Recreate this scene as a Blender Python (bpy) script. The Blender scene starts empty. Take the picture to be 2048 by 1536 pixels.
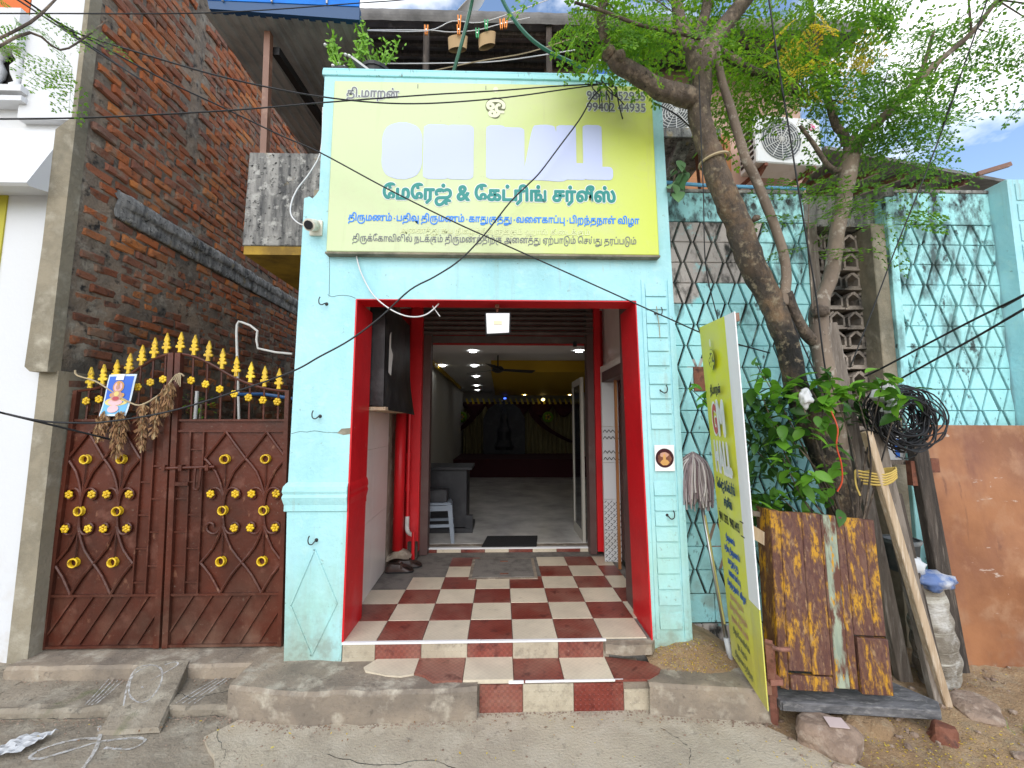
import bpy, bmesh, math, random
from mathutils import Vector, Matrix, noise
import numpy as np
R = math.radians
random.seed(7)
S = bpy.context.scene
COL = S.collection

# ---------------------------------------------------------------- camera, sky, sun, exposure
cam = bpy.data.cameras.new('camera'); camo = bpy.data.objects.new('camera', cam); COL.objects.link(camo)
cam.sensor_width = 36; cam.lens = 14.59; cam.clip_start = .02; cam.clip_end = 2000
camo.location = (0, 0, 1.70); camo.rotation_euler = (R(95.642), 0, R(-1.518))
S.camera = camo
S.view_settings.view_transform = 'Standard'; S.view_settings.look = 'None'
S.view_settings.exposure = 1.02; S.view_settings.gamma = 1; S.view_settings.use_curve_mapping = False
SUN_EL, SUN_AZ = 33, -12        # azimuth measured from straight behind the camera, towards the left
sun = bpy.data.lights.new('sun', 'SUN'); sun.energy = .85; sun.angle = R(50); sun.color = (1, .96, .90)
suno = bpy.data.objects.new('sun', sun); COL.objects.link(suno)
suno.rotation_euler = (R(90 - SUN_EL), 0, R(SUN_AZ)); suno.location = (-3, -6, 12)
W = bpy.data.worlds.new('World'); S.world = W; W.use_nodes = True
nt = W.node_tree; nt.nodes.clear()
def wn(t): return nt.nodes.new(t)
sky = wn('ShaderNodeTexSky'); sky.sky_type = 'NISHITA'; sky.sun_disc = False
sky.sun_elevation = R(SUN_EL); sky.sun_rotation = R(180 + SUN_AZ); sky.air_density = 1.0; sky.dust_density = .6
tc = wn('ShaderNodeTexCoord'); mp = wn('ShaderNodeMapping'); mp.inputs['Scale'].default_value = (1, 1, 1.9)
mp.inputs['Location'].default_value = (.35, .1, .2)
nz = wn('ShaderNodeTexNoise'); nz.inputs['Scale'].default_value = 2.1; nz.inputs['Detail'].default_value = 9; nz.inputs['Roughness'].default_value = .55
rp = wn('ShaderNodeValToRGB'); rp.color_ramp.elements[0].position = .43; rp.color_ramp.elements[1].position = .55
mx = wn('ShaderNodeMix'); mx.data_type = 'RGBA'
nz2 = wn('ShaderNodeTexNoise'); nz2.inputs['Scale'].default_value = 5; nz2.inputs['Detail'].default_value = 6
cl = wn('ShaderNodeValToRGB'); cl.color_ramp.elements[0].position = .35; cl.color_ramp.elements[0].color = (5.2, 5.4, 5.6, 1); cl.color_ramp.elements[1].position = .6; cl.color_ramp.elements[1].color = (6.6, 6.65, 6.7, 1)
bg = wn('ShaderNodeBackground'); bg.inputs['Strength'].default_value = .15; out = wn('ShaderNodeOutputWorld')
lk = nt.links.new
lk(tc.outputs['Generated'], mp.inputs['Vector']); lk(mp.outputs[0], nz.inputs['Vector']); lk(mp.outputs[0], nz2.inputs['Vector'])
lk(nz.outputs['Fac'], rp.inputs[0]); lk(rp.outputs[0], mx.inputs['Factor']); lk(nz2.outputs['Fac'], cl.inputs[0])
lk(sky.outputs[0], mx.inputs['A']); lk(cl.outputs[0], mx.inputs['B']); lk(mx.outputs['Result'], bg.inputs['Color']); lk(bg.outputs[0], out.inputs[0])
try:
    S.cycles.max_bounces = 6; S.cycles.diffuse_bounces = 4; S.cycles.glossy_bounces = 2; S.cycles.transparent_max_bounces = 6; S.cycles.use_denoising = True
except Exception: pass

# ---------------------------------------------------------------- helpers
WO = {}                                    # world origin of every object
class MB:
    """collects geometry in world coordinates"""
    def __init__(s): s.v = []; s.f = []
    def add(s, vs, fs):
        n = len(s.v); s.v += [tuple(p) for p in vs]; s.f += [tuple(i + n for i in q) for q in fs]; return s
    def box(s, x0, x1, y0, y1, z0, z1):
        return s.add([(x, y, z) for z in (z0, z1) for y in (y0, y1) for x in (x0, x1)],
                     [(0, 2, 3, 1), (4, 5, 7, 6), (0, 1, 5, 4), (2, 6, 7, 3), (0, 4, 6, 2), (1, 3, 7, 5)])
    def hexa(s, b, t):                     # bottom ring of 4, top ring of 4
        return s.add(list(b) + list(t), [(3, 2, 1, 0), (4, 5, 6, 7)] + [(i, (i + 1) % 4, 4 + (i + 1) % 4, 4 + i) for i in range(4)])
    def prism(s, pts, a, b, axis='y'):     # polygon in the two other axes, extruded from a to b
        def mk(p, t):
            return (p[0], t, p[1]) if axis == 'y' else (t, p[0], p[1]) if axis == 'x' else (p[0], p[1], t)
        n = len(pts); vs = [mk(p, a) for p in pts] + [mk(p, b) for p in pts]
        return s.add(vs, [tuple(range(n)), tuple(range(2 * n - 1, n - 1, -1))] + [(i, n + i, n + (i + 1) % n, (i + 1) % n) for i in range(n)])
    def bar(s, p, q, w, h, up=(0, 0, 1)):  # rectangular bar from p to q
        p = Vector(p); q = Vector(q); d = (q - p).normalized(); u = Vector(up)
        a = d.cross(u)
        if a.length < 1e-4: a = d.cross(Vector((1, 0, 0)))
        a.normalize(); b = a.cross(d).normalized(); a *= w / 2; b *= h / 2
        r = lambda c: [c - a - b, c + a - b, c + a + b, c - a + b]
        return s.hexa(r(p), r(q))
    def tube(s, pts, rad, n=6, sm=0, cap=True):
        P = [Vector(p[:3]) for p in pts]
        rr = [p[3] for p in pts] if len(pts[0]) > 3 and rad is None else ([rad] * len(P) if not isinstance(rad, (list, tuple)) else list(rad))
        if sm: P, rr = smooth(P, rr, sm)
        m = len(P); vs = []; fs = []; a = None
        for i in range(m):
            d = (P[min(i + 1, m - 1)] - P[max(i - 1, 0)])
            d = d.normalized() if d.length > 1e-9 else Vector((0, 0, 1))
            if a is None:
                a = d.cross(Vector((0, 0, 1))); a = a if a.length > .1 else d.cross(Vector((1, 0, 0)))
            a = (a - d * a.dot(d)).normalized(); b = d.cross(a)
            for k in range(n):
                t = 2 * math.pi * k / n; vs.append(P[i] + (a * math.cos(t) + b * math.sin(t)) * rr[i])
        for i in range(m - 1):
            for k in range(n):
                fs.append((i * n + k, i * n + (k + 1) % n, (i + 1) * n + (k + 1) % n, (i + 1) * n + k))
        if cap: fs += [tuple(range(n - 1, -1, -1)), tuple(range((m - 1) * n, m * n))]
        return s.add(vs, fs)
    def lathe(s, c, prof, n=16, axis='z', ang=2 * math.pi):   # prof: (radius, height)
        c = Vector(c); m = len(prof); vs = []; fs = []
        for r, h in prof:
            for k in range(n):
                t = ang * k / n; x, y = r * math.cos(t), r * math.sin(t)
                vs.append(c + Vector((x, y, h) if axis == 'z' else (x, h, y) if axis == 'y' else (h, x, y)))
        for i in range(m - 1):
            for k in range(n): fs.append((i * n + k, i * n + (k + 1) % n, (i + 1) * n + (k + 1) % n, (i + 1) * n + k))
        return s.add(vs, fs)
    def grid(s, fn, nu, nv):
        vs = [fn(i / nu, j / nv) for j in range(nv + 1) for i in range(nu + 1)]
        return s.add(vs, [(j * (nu + 1) + i, j * (nu + 1) + i + 1, (j + 1) * (nu + 1) + i + 1, (j + 1) * (nu + 1) + i) for j in range(nv) for i in range(nu)])
    def blob(s, c, r, seed=0, amp=.15, n=2, sc=1.5):
        bm = bmesh.new(); bmesh.ops.create_icosphere(bm, subdivisions=max(1, n), radius=1)
        vs = []
        for v in bm.verts:
            d = 1 + amp * noise.noise(v.co * sc + Vector((seed * 3.1, seed, -seed)))
            vs.append((c[0] + v.co.x * r[0] * d, c[1] + v.co.y * r[1] * d, c[2] + v.co.z * r[2] * d))
        fs = [tuple(v.index for v in f.verts) for f in bm.faces]; bm.free()
        return s.add(vs, fs)
def smooth(P, rr, k):
    o = []; ro = []
    for i in range(len(P) - 1):
        p0, p1, p2, p3 = P[max(i - 1, 0)], P[i], P[i + 1], P[min(i + 2, len(P) - 1)]
        for j in range(k):
            t = j / k; t2 = t * t; t3 = t2 * t
            o.append(.5 * ((2 * p1) + (p2 - p0) * t + (2 * p0 - 5 * p1 + 4 * p2 - p3) * t2 + (3 * p1 - p0 - 3 * p2 + p3) * t3))
            ro.append(rr[i] + (rr[i + 1] - rr[i]) * t)
    return o + [P[-1]], ro + [rr[-1]]
def mesh(name, mb, mat=None, origin=(0, 0, 0), sm=False, bev=0, recalc=True):
    me = bpy.data.meshes.new(name); o = Vector(origin)
    me.from_pydata([Vector(p) - o for p in mb.v], [], mb.f)
    if recalc or bev:
        bm = bmesh.new(); bm.from_mesh(me)
        if recalc: bmesh.ops.recalc_face_normals(bm, faces=bm.faces)
        if bev: bmesh.ops.bevel(bm, geom=bm.edges, offset=bev, segments=1, affect='EDGES', profile=.5)
        bm.to_mesh(me); bm.free()
    if sm: me.shade_smooth()
    if mat: me.materials.append(mat)
    return me
def put(name, me, parent=None, loc=(0, 0, 0), rot=None, scale=None):
    o = bpy.data.objects.new(name, me); COL.objects.link(o); loc = Vector(loc)
    if parent: o.parent = parent; o.location = loc - WO[parent.name]
    else: o.location = loc
    if rot is not None: o.rotation_euler = rot
    if scale is not None: o.scale = scale
    WO[o.name] = loc
    return o
def obj(name, mb, mat, parent=None, sm=False, bev=0, base=False, recalc=True):
    a = np.array(mb.v); c = (a.min(0) + a.max(0)) / 2
    if base: c[2] = a[:, 2].min()
    return put(name, mesh(name, mb, mat, c, sm, bev, recalc), parent, c)
def thing(name, label, cat, loc=(0, 0, 0), group=None):
    o = bpy.data.objects.new(name, None); COL.objects.link(o); o.location = loc; o.empty_display_size = .1
    WO[o.name] = Vector(loc); return tag(o, label, cat, group)
def tag(o, label, cat=None, group=None, kind=None):
    if label: o['label'] = label
    if cat: o['category'] = cat
    if group: o['group'] = group
    if kind: o['kind'] = kind
    return o
def struct(o): o['kind'] = 'structure'; return o
def stuff(o, label=None, cat=None): o['kind'] = 'stuff'; return tag(o, label, cat)
def B(*a): return MB().box(*a)

# ---------------------------------------------------------------- materials
def mat(name, col, rough=.75, layers=(), bump=(), spec=.4, metal=0, rand=None, island=None, emit=None, alpha=None, transl=0, check=None):
    """col: base colour; layers: (colour, noise scale, threshold, softness, axis stretch, strength, z range);
    rand / island: list of colours picked per object / per loose piece; bump: (scale, strength[, stretch])"""
    m = bpy.data.materials.new(name); m.use_nodes = True; t = m.node_tree; N = t.nodes; L = t.links.new
    b = N['Principled BSDF']; b.inputs['Roughness'].default_value = rough; b.inputs['Metallic'].default_value = metal
    b.inputs['Specular IOR Level'].default_value = spec
    if alpha is not None: b.inputs['Alpha'].default_value = alpha
    geo = N.new('ShaderNodeNewGeometry'); pos = geo.outputs['Position']
    rgb = N.new('ShaderNodeRGB'); rgb.outputs[0].default_value = (*col, 1); cur = rgb.outputs[0]
    if rand or island:
        cs = rand or island; r = N.new('ShaderNodeValToRGB'); r.color_ramp.interpolation = 'LINEAR'
        while len(r.color_ramp.elements) < len(cs): r.color_ramp.elements.new(.5)
        for i, c in enumerate(cs):
            e = r.color_ramp.elements[i]; e.position = i / max(1, len(cs) - 1); e.color = (*c, 1)
        if rand: L(N.new('ShaderNodeObjectInfo').outputs['Random'], r.inputs[0])
        else: L(geo.outputs['Random Per Island'], r.inputs[0])
        cur = r.outputs[0]
    def nz(scale, stretch=None, detail=7, rough=.62, dist=0):
        v = pos
        if stretch:
            q = N.new('ShaderNodeVectorMath'); q.operation = 'MULTIPLY'; q.inputs[1].default_value = stretch; L(pos, q.inputs[0]); v = q.outputs[0]
        x = N.new('ShaderNodeTexNoise'); x.inputs['Scale'].default_value = scale; x.inputs['Detail'].default_value = detail
        x.inputs['Roughness'].default_value = rough; x.inputs['Distortion'].default_value = dist; L(v, x.inputs['Vector']); return x.outputs['Fac']
    def mr(v, a, b_, c=0, d=1):
        x = N.new('ShaderNodeMapRange'); x.inputs[1].default_value = a; x.inputs[2].default_value = b_; x.inputs[3].default_value = c; x.inputs[4].default_value = d
        L(v, x.inputs[0]); return x.outputs[0]
    rsock = None
    for ly in layers:
        c, sc, th, so = ly[:4]; st = ly[4] if len(ly) > 4 else None; k = ly[5] if len(ly) > 5 else 1; zr = ly[6] if len(ly) > 6 else None
        f = mr(nz(sc, st), th - so, th + so, 0, k)
        if zr:
            sp = N.new('ShaderNodeSeparateXYZ'); L(pos, sp.inputs[0]); zz = mr(sp.outputs['Z'], zr[0], zr[1])
            q = N.new('ShaderNodeMath'); q.operation = 'MULTIPLY'; L(f, q.inputs[0]); L(zz, q.inputs[1]); f = q.outputs[0]
        x = N.new('ShaderNodeMix'); x.data_type = 'RGBA'; L(f, x.inputs['Factor']); L(cur, x.inputs['A']); x.inputs['B'].default_value = (*c, 1); cur = x.outputs['Result']
    if check:                                     # small printed squares of the tile glaze
        ck_ = N.new('ShaderNodeTexChecker'); ck_.inputs['Scale'].default_value = check[0]; L(pos, ck_.inputs['Vector']); xm = N.new('ShaderNodeMix'); xm.data_type = 'RGBA'; xm.blend_type = 'MULTIPLY'
        xm.inputs['Factor'].default_value = check[1]; L(cur, xm.inputs['A']); L(ck_.outputs['Color'], xm.inputs['B']); ck_.inputs['Color1'].default_value = (1, 1, 1, 1); ck_.inputs['Color2'].default_value = (.5, .5, .5, 1); cur = xm.outputs['Result']
    L(cur, b.inputs['Base Color'])
    if bump:
        nb = N.new('ShaderNodeBump'); nb.inputs['Strength'].default_value = bump[1]; nb.inputs['Distance'].default_value = bump[3] if len(bump) > 3 else .02
        L(nz(bump[0], bump[2] if len(bump) > 2 else None, 8, .65), nb.inputs['Height']); L(nb.outputs[0], b.inputs['Normal'])
    if transl:
        tb = N.new('ShaderNodeBsdfTranslucent'); gm = N.new('ShaderNodeMix'); gm.data_type = 'RGBA'; gm.blend_type = 'MULTIPLY'; gm.inputs['Factor'].default_value = 1; gm.inputs['B'].default_value = (2.2, 2.0, 1.2, 1)
        L(cur, gm.inputs['A']); L(gm.outputs['Result'], tb.inputs['Color']); ms = N.new('ShaderNodeMixShader'); ms.inputs[0].default_value = transl
        L(b.outputs[0], ms.inputs[1]); L(tb.outputs[0], ms.inputs[2]); L(ms.outputs[0], N['Material Output'].inputs['Surface'])
    if emit: b.inputs['Emission Color'].default_value = (*emit[0], 1); b.inputs['Emission Strength'].default_value = emit[1]
    return m
VS = (5, 5, .8)      # streaks running down
M = {}
def dm(k, *a, **kw): M[k] = mat(k, *a, **kw)
dm('turq', (.355, .66, .72), .6, [((.42, .71, .755), 1.3, .5, .12), ((.27, .56, .60), 3, .57, .1, (1, 1, .35), .65), ((.34, .44, .42), 6, .65, .05, (2.5, 2.5, .2), .5), ((.46, .72, .72), 11, .62, .05, None, .5), ((.30, .50, .48), 2.5, .63, .05, (5, 5, .25), .5), ((.34, .62, .54), 1.5, .45, .15, None, .75, (1.9, .5)), ((.30, .36, .29), 5, .48, .14, (1, 1, .4), .85, (1.0, .12)), ((.22, .22, .17), 14, .56, .08, None, .6, (.6, .15)), ((.20, .24, .21), 24, .69, .04, None, .65), ((.50, .40, .20), 9, .715, .02, (4, 4, .16), .55)], (16, .4))  # the greener layer low down is bounced light put into the colour
dm('turq_cap', (.36, .72, .77), .6, [((.15, .16, .14), 30, .66, .05, (1, 1, .3), .8)], (30, .2))
dm('blockpaint', (.34, .70, .73), .65, [((.40, .76, .77), 2, .5, .1), ((.10, .30, .28), 4, .6, .1, None, .5), ((.030, .033, .030), 6, .59, .06, (1, 1, .45), 1, (1.2, 3.3)), ((.020, .022, .020), 9, .52, .07, (1, 1, .6), 1, (2.95, 3.45)), ((.025, .028, .025), 15, .635, .035, (1, 1, .5), .9), ((.30, .27, .20), 4, .56, .08, None, .7, (.75, .2))], (30, .35))
dm('blockbare', (.42, .38, .35), .85, [((.025, .025, .022), 8, .56, .07, (1, 1, .5)), ((.27, .64, .66), 2.2, .58, .03)], (28, .5))
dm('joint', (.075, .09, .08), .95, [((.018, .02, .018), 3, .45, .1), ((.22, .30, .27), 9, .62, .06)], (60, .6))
dm('red', (.62, .010, .016), .42, [((.62, .10, .11), 4, .62, .07, (1, 1, .5), .6, (1.2, .3)), ((.44, .006, .010), 2, .55, .1, None, .7), ((.70, .55, .52), 26, .735, .02)], (25, .12))
dm('brownpaint', (.10, .055, .05), .5, [((.12, .08, .07), 5, .6, .1)], (30, .1))
dm('gate', (.105, .026, .014), .34, [((.062, .020, .012), 2.4, .52, .14), ((.20, .085, .06), 7, .63, .07, None, .6), ((.30, .21, .15), 3, .58, .14, None, .45, (.7, .15)), ((.24, .19, .15), 55, .68, .03, None, .6), ((.22, .10, .06), 14, .66, .02, (1, 1, .6), .7), ((.04, .014, .010), 1.2, .55, .15, (3, 3, .3), .6)], (18, .2), spec=.3)
dm('gold', (.8, .5, .01), .4, [((.45, .26, .01), 30, .58, .1), ((.30, .16, .03), 60, .64, .05)], (60, .3), spec=.5, rand=[(.62, .40, .02), (.80, .52, .012), (.70, .44, .01), (.84, .58, .03)])
dm('white', (.64, .65, .67), .7, [((.62, .62, .60), 2, .58, .12, (1, 1, .4), .4), ((.50, .45, .38), 5, .55, .1, None, .7, (.9, .1)), ((.40, .38, .34), 12, .70, .03, None, .6)], (20, .12))
dm('cement', (.29, .25, .18), .92, [((.16, .14, .10), 3, .52, .12), ((.40, .36, .28), 6, .60, .1), ((.06, .065, .05), 2.2, .56, .1, (1, 1, .5), .8, (1.2, 2.4))], (24, .5))
dm('mould', (.30, .29, .27), .95, [((.075, .075, .075), 3, .52, .12, VS), ((.42, .41, .38), 12, .60, .06), ((.30, .22, .08), 7, .64, .04, None, .6), ((.02, .02, .02), 30, .62, .05)], (30, .6))
dm('mortar', (.30, .225, .16), .97, [((.13, .11, .09), 2.2, .5, .13), ((.33, .29, .23), 8, .60, .08), ((.024, .026, .020), 1.3, .48, .12, None, .9, (2.9, 1.6)), ((.032, .030, .028), 10, .60, .06)], (34, .9))
BR = [(.16, .065, .04), (.36, .10, .035), (.46, .14, .045), (.22, .09, .06), (.55, .19, .05), (.32, .11, .06), (.20, .10, .07), (.42, .13, .05)]
BL = [((.26, .19, .135), 8, .56, .07, None, .75), ((.022, .022, .018), 1.5, .47, .12, None, .9, (3.4, 1.8)), ((.045, .036, .030), 14, .62, .06, None, .8)]
dm('brick', (.3, .1, .05), .92, BL, (55, .6), rand=BR)
dm('brick_far', (.3, .1, .05), .92, BL, (55, .6), island=BR)
dm('yellowsoffit', (.42, .26, .03), .8, [((.20, .12, .02), 3, .55, .1)], (15, .3))
dm('metalsheet', (.40, .40, .40), .5, [((.27, .27, .27), 3, .55, .1)], (), metal=.3)
dm('darkroof', (.15, .13, .13), .9, [((.09, .08, .08), 2, .5, .12), ((.24, .21, .20), 7, .62, .06)], (20, .3))
dm('roofgrey', (.20, .19, .18), .9, [((.10, .095, .09), 3, .5, .12)], (20, .3))
dm('brownsteel', (.19, .095, .062), .5, [((.28, .16, .11), 8, .6, .06)], ())
dm('blue', (.008, .20, .75), .6, [((.01, .14, .5), 2, .55, .1)], spec=.2)
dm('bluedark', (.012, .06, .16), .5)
dm('bluedrum', (.01, .10, .48), .35)
dm('pink', (.66, .44, .34), .8, [((.50, .33, .26), 2.5, .55, .1), ((.30, .22, .18), 6, .66, .05, (1, 1, .4))], (20, .15))
dm('doorwood', (.40, .17, .06), .5, [((.28, .11, .04), 3, .55, .1, (6, 6, .5))], (12, .1, (4, 4, .5)))
dm('acwhite', (.66, .66, .64), .45, [((.45, .43, .38), 3, .6, .1)])
dm('black', (.012, .012, .013), .5)
dm('wire', (.014, .014, .016), .55)
dm('whitecable', (.70, .70, .70), .45)
dm('greenhose', (.012, .10, .055), .35)
dm('concrete', (.50, .43, .325), .92, [((.38, .325, .25), 1.6, .52, .12), ((.25, .21, .16), 2.7, .66, .06, None, .6), ((.53, .47, .37), 5, .58, .1), ((.22, .19, .15), 17, .64, .06, None, .7), ((.15, .13, .11), 60, .66, .04, None, .8), ((.62, .56, .46), 120, .66, .03, None, .6)], (70, .6))
dm('oldconc', (.32, .27, .205), .95, [((.20, .17, .13), 1.8, .5, .12), ((.37, .33, .26), 6, .58, .09), ((.08, .07, .055), 20, .64, .06, None, .7), ((.15, .16, .08), 2.5, .68, .05)], (40, .7))
dm('stepconc', (.34, .275, .205), .93, [((.20, .165, .13), 2.5, .5, .12), ((.45, .40, .32), 7, .6, .08), ((.12, .10, .08), 25, .65, .06, None, .7)], (50, .5))
dm('dirt', (.40, .27, .15), 1, [((.28, .18, .10), 2.5, .5, .12), ((.38, .29, .19), 8, .58, .09), ((.46, .36, .22), 40, .63, .05, None, .7), ((.12, .085, .055), 60, .64, .05, None, .8)], (70, .9))
dm('tilecream', (.72, .63, .48), .36, [((.64, .56, .42), 3, .55, .12), ((.45, .38, .29), 12, .67, .06, None, .6), ((.42, .36, .28), 2.2, .56, .14, None, .6), ((.36, .31, .25), 30, .68, .04, None, .5)], (9, .10), spec=.45, check=(55, .10))
dm('tilered', (.19, .035, .024), .36, [((.25, .060, .042), 4, .55, .12), ((.32, .17, .125), 2.4, .55, .12, None, .65), ((.10, .022, .018), 14, .62, .07), ((.36, .24, .19), 40, .69, .03, None, .5)], (9, .10), spec=.45, check=(55, .35))
dm('risercream', (.50, .44, .33), .45, [((.40, .34, .25), 5, .52, .12), ((.28, .24, .18), 14, .60, .08)], (9, .1))
dm('grout', (.13, .105, .08), .95)
dm('trim', (.80, .80, .80), .4)
dm('beige', (.74, .68, .63), .3, [((.67, .61, .56), 2, .55, .15), ((.78, .72, .68), 5, .6, .1, None, .5)])
dm('floorgloss', (.80, .78, .73), .22, [((.42, .41, .39), 2, .5, .2)])
dm('hallwall', (.42, .40, .35), .8)
dm('hallceil', (.74, .73, .70), .8)
dm('hallyellow', (.55, .34, .01), .6)
dm('led', (.9, .9, .9), .4, emit=((.92, .96, 1), 11))
dm('ledwarm', (.9, .8, .4), .4, emit=((1, .78, .3), 2))
dm('ledblue', (.1, .15, .8), .4, emit=((.05, .12, 1), 2))
dm('curtain', (.22, .19, .09), .9)
dm('maroon', (.045, .008, .012), .9)
dm('shutter', (.10, .075, .068), .5, [((.15, .12, .11), 6, .6, .1)], metal=.2)
dm('furn', (.020, .021, .025), .5, [((.045, .045, .05), 5, .6, .1)])
dm('stool', (.22, .26, .31), .45)
dm('rubber', (.022, .022, .024), .9, (), (120, .5))
dm('shoe', (.055, .030, .024), .4, [((.02, .012, .01), 12, .55, .1)])
dm('manhole', (.20, .185, .165), .8, [((.12, .11, .10), 9, .55, .1)], (60, .4))
dm('lamp', (.90, .90, .93), .25)
dm('lampchip', (.85, .70, .42), .4)
dm('cctvw', (.72, .69, .60), .4, [((.55, .48, .36), 12, .6, .08)])
dm('glass', (.01, .012, .016), .08, spec=.7)
dm('boxblack', (.016, .015, .016), .42, [((.05, .048, .05), 6, .60, .1)], (10, .2))
dm('torn', (.62, .60, .58), .6)
dm('iron', (.05, .045, .045), .5, metal=.5)
dm('rust', (.17, .06, .035), .8, [((.24, .10, .06), 8, .55, .1), ((.08, .035, .025), 20, .6, .08)], (60, .4))
dm('bark', (.17, .13, .10), .95, [((.085, .065, .052), 5, .5, .1, (1, 1, .5)), ((.34, .26, .19), 14, .58, .08), ((.03, .026, .024), 3.0, .55, .09, (1, 1, .6), 1, (2.75, 2.0)), ((.025, .02, .018), 26, .66, .05)], (13, 1, (2.6, 2.6, .8), .06))
dm('barkorange', (.17, .13, .10), .95, [((.085, .068, .054), 5, .5, .1, (1, 1, .5)), ((.34, .215, .12), 9, .54, .09, None, .65, (3.9, 3.2)), ((.022, .020, .018), 2.4, .52, .08, (1, 1, .5), 1, (3.3, 2.3)), ((.30, .24, .16), 20, .60, .06)], (13, 1, (2.6, 2.6, .8), .06))
dm('barkgrey', (.235, .18, .135), .9, [((.13, .10, .078), 4, .5, .12, (1, 1, .3)), ((.40, .36, .30), 16, .62, .07), ((.10, .08, .065), 22, .68, .04)], (30, .5, (1, 1, .4)))
LG = [(.08, .17, .012), (.13, .26, .018), (.18, .34, .022), (.14, .30, .03), (.055, .15, .03), (.18, .34, .03)]
dm('leaf', (.08, .2, .02), .5, island=LG + [(.09, .22, .02)] * 4, spec=.35, transl=.42)
dm('leafblue', (.08, .2, .02), .5, island=[(.05, .13, .03), (.075, .18, .035), (.10, .23, .025), (.14, .28, .04)], spec=.35, transl=.42)
dm('leafyellow', (.55, .40, .02), .6, island=[(.62, .48, .03), (.50, .36, .03), (.60, .55, .12)], transl=.35)
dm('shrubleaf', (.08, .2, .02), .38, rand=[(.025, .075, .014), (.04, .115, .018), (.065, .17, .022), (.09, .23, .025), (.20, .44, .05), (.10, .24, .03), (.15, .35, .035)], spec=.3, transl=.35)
dm('plantleaf', (.06, .16, .06), .4, rand=[(.10, .22, .09), (.16, .30, .13)], spec=.4)
dm('dryleaf', (.25, .13, .06), .9, island=[(.22, .11, .05), (.32, .18, .08), (.16, .08, .045), (.40, .27, .13)])
dm('strawdry', (.40, .30, .17), .95)
dm('greywood', (.24, .20, .165), .9, [((.13, .105, .085), 4, .5, .12, (6, 6, .6)), ((.34, .30, .26), 9, .6, .08, (5, 5, .6))], (20, .6, (8, 8, .6)))
dm('darkwood', (.095, .075, .06), .92, [((.045, .036, .03), 4, .5, .12, (7, 7, .6)), ((.17, .14, .115), 9, .62, .07, (6, 6, .6))], (20, .8, (8, 8, .6)))
dm('palewood', (.50, .38, .26), .85, [((.38, .27, .17), 5, .52, .12, (7, 7, .5)), ((.62, .52, .40), 12, .6, .08, (6, 6, .5))], (20, .4, (8, 8, .5)))
dm('slabwood', (.17, .165, .17), .9, [((.09, .088, .09), 4, .5, .12, (2, 8, 8)), ((.26, .25, .24), 9, .6, .08, (2, 6, 6))], (20, .5, (2, 8, 8)))
dm('peel', (.115, .046, .030), .6, [((.16, .080, .052), 5, .55, .1, (5, 5, .9)), ((.50, .25, .010), 7, .535, .05, (2.8, 2.8, .7), .95), ((.34, .21, .10), 16, .62, .04, (2.4, 2.4, .8), .8), ((.085, .032, .026), 40, .53, .05, (1.5, 1.5, .7), .85), ((.30, .24, .19), 30, .68, .04, (2, 2, .7), .7)], (22, .45, (4, 4, .8)))
dm('peelgreen', (.33, .37, .27), .8, [((.22, .26, .20), 6, .5, .12, (3, 3, .7)), ((.115, .046, .03), 5, .52, .05, (3, 3, .8)), ((.50, .25, .01), 9, .62, .03, (3, 3, .8))], (22, .4, (4, 4, .8)))
dm('sheetbrown', (.33, .14, .06), .5, [((.22, .085, .035), 1.6, .5, .10), ((.50, .40, .33), 5, .66, .015, (1, 1, 3), .8), ((.14, .055, .03), 3, .64, .03, (6, 6, .3), .7), ((.60, .52, .46), 26, .72, .02, None, .8), ((.37, .19, .10), 4, .58, .08), ((.50, .38, .30), 9, .70, .02, None, .8), ((.20, .075, .04), 3, .6, .1, (1, 1, .4)), ((.24, .17, .12), 4, .55, .1, None, .7, (.55, .1))], (14, .15))
dm('sack', (.36, .32, .26), .8, [((.20, .17, .13), 5, .52, .1), ((.50, .47, .40), 5, .56, .04, (.4, .4, 5)), ((.62, .60, .56), 3, .6, .05)], (60, .8, (.6, .6, 2)))
dm('sackblue', (.10, .16, .34), .5, [((.45, .46, .50), 5, .5, .05)], (20, .5))
dm('plasticwhite', (.52, .53, .54), .4, [((.5, .5, .5), 9, .6, .1)])
dm('plasticgrey', (.11, .12, .125), .6, [((.2, .2, .19), 9, .6, .1)])
dm('stone', (.33, .24, .18), .95, [((.22, .155, .115), 5, .5, .12), ((.42, .33, .26), 14, .6, .08)], (30, .8))
dm('tan', (.40, .27, .14), .9)
dm('orange', (.75, .22, .01), .5)
dm('greenpeg', (.02, .30, .10), .5)
dm('kolam', (.72, .72, .72), 1, [((.36, .33, .28), 45, .52, .1)], alpha=.6)
dm('mopy', (.33, .26, .24), 1, island=[(.50, .44, .43), (.10, .07, .08), (.62, .57, .55), (.15, .10, .11), (.40, .33, .33)])
dm('steel', (.50, .49, .46), .3, metal=.9)
dm('mopyellow', (.40, .36, .12), .4)
dm('sockwhite', (.8, .8, .8), .9)
dm('pvc', (.62, .62, .60), .45, [((.45, .44, .40), 8, .6, .1)])
dm('bluepipe', (.03, .10, .25), .4)
dm('potblack', (.02, .02, .022), .5)
dm('jali', (.38, .32, .27), .95, [((.22, .185, .155), 4, .5, .12), ((.33, .28, .24), 12, .6, .08), ((.03, .03, .028), 3, .58, .08)], (40, .6))
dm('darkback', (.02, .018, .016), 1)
dm('rope', (.40, .32, .20), .95)
dm('orangepaint', (.60, .13, .02), .7)
dm('winyellow', (.45, .40, .03), .5)
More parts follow.
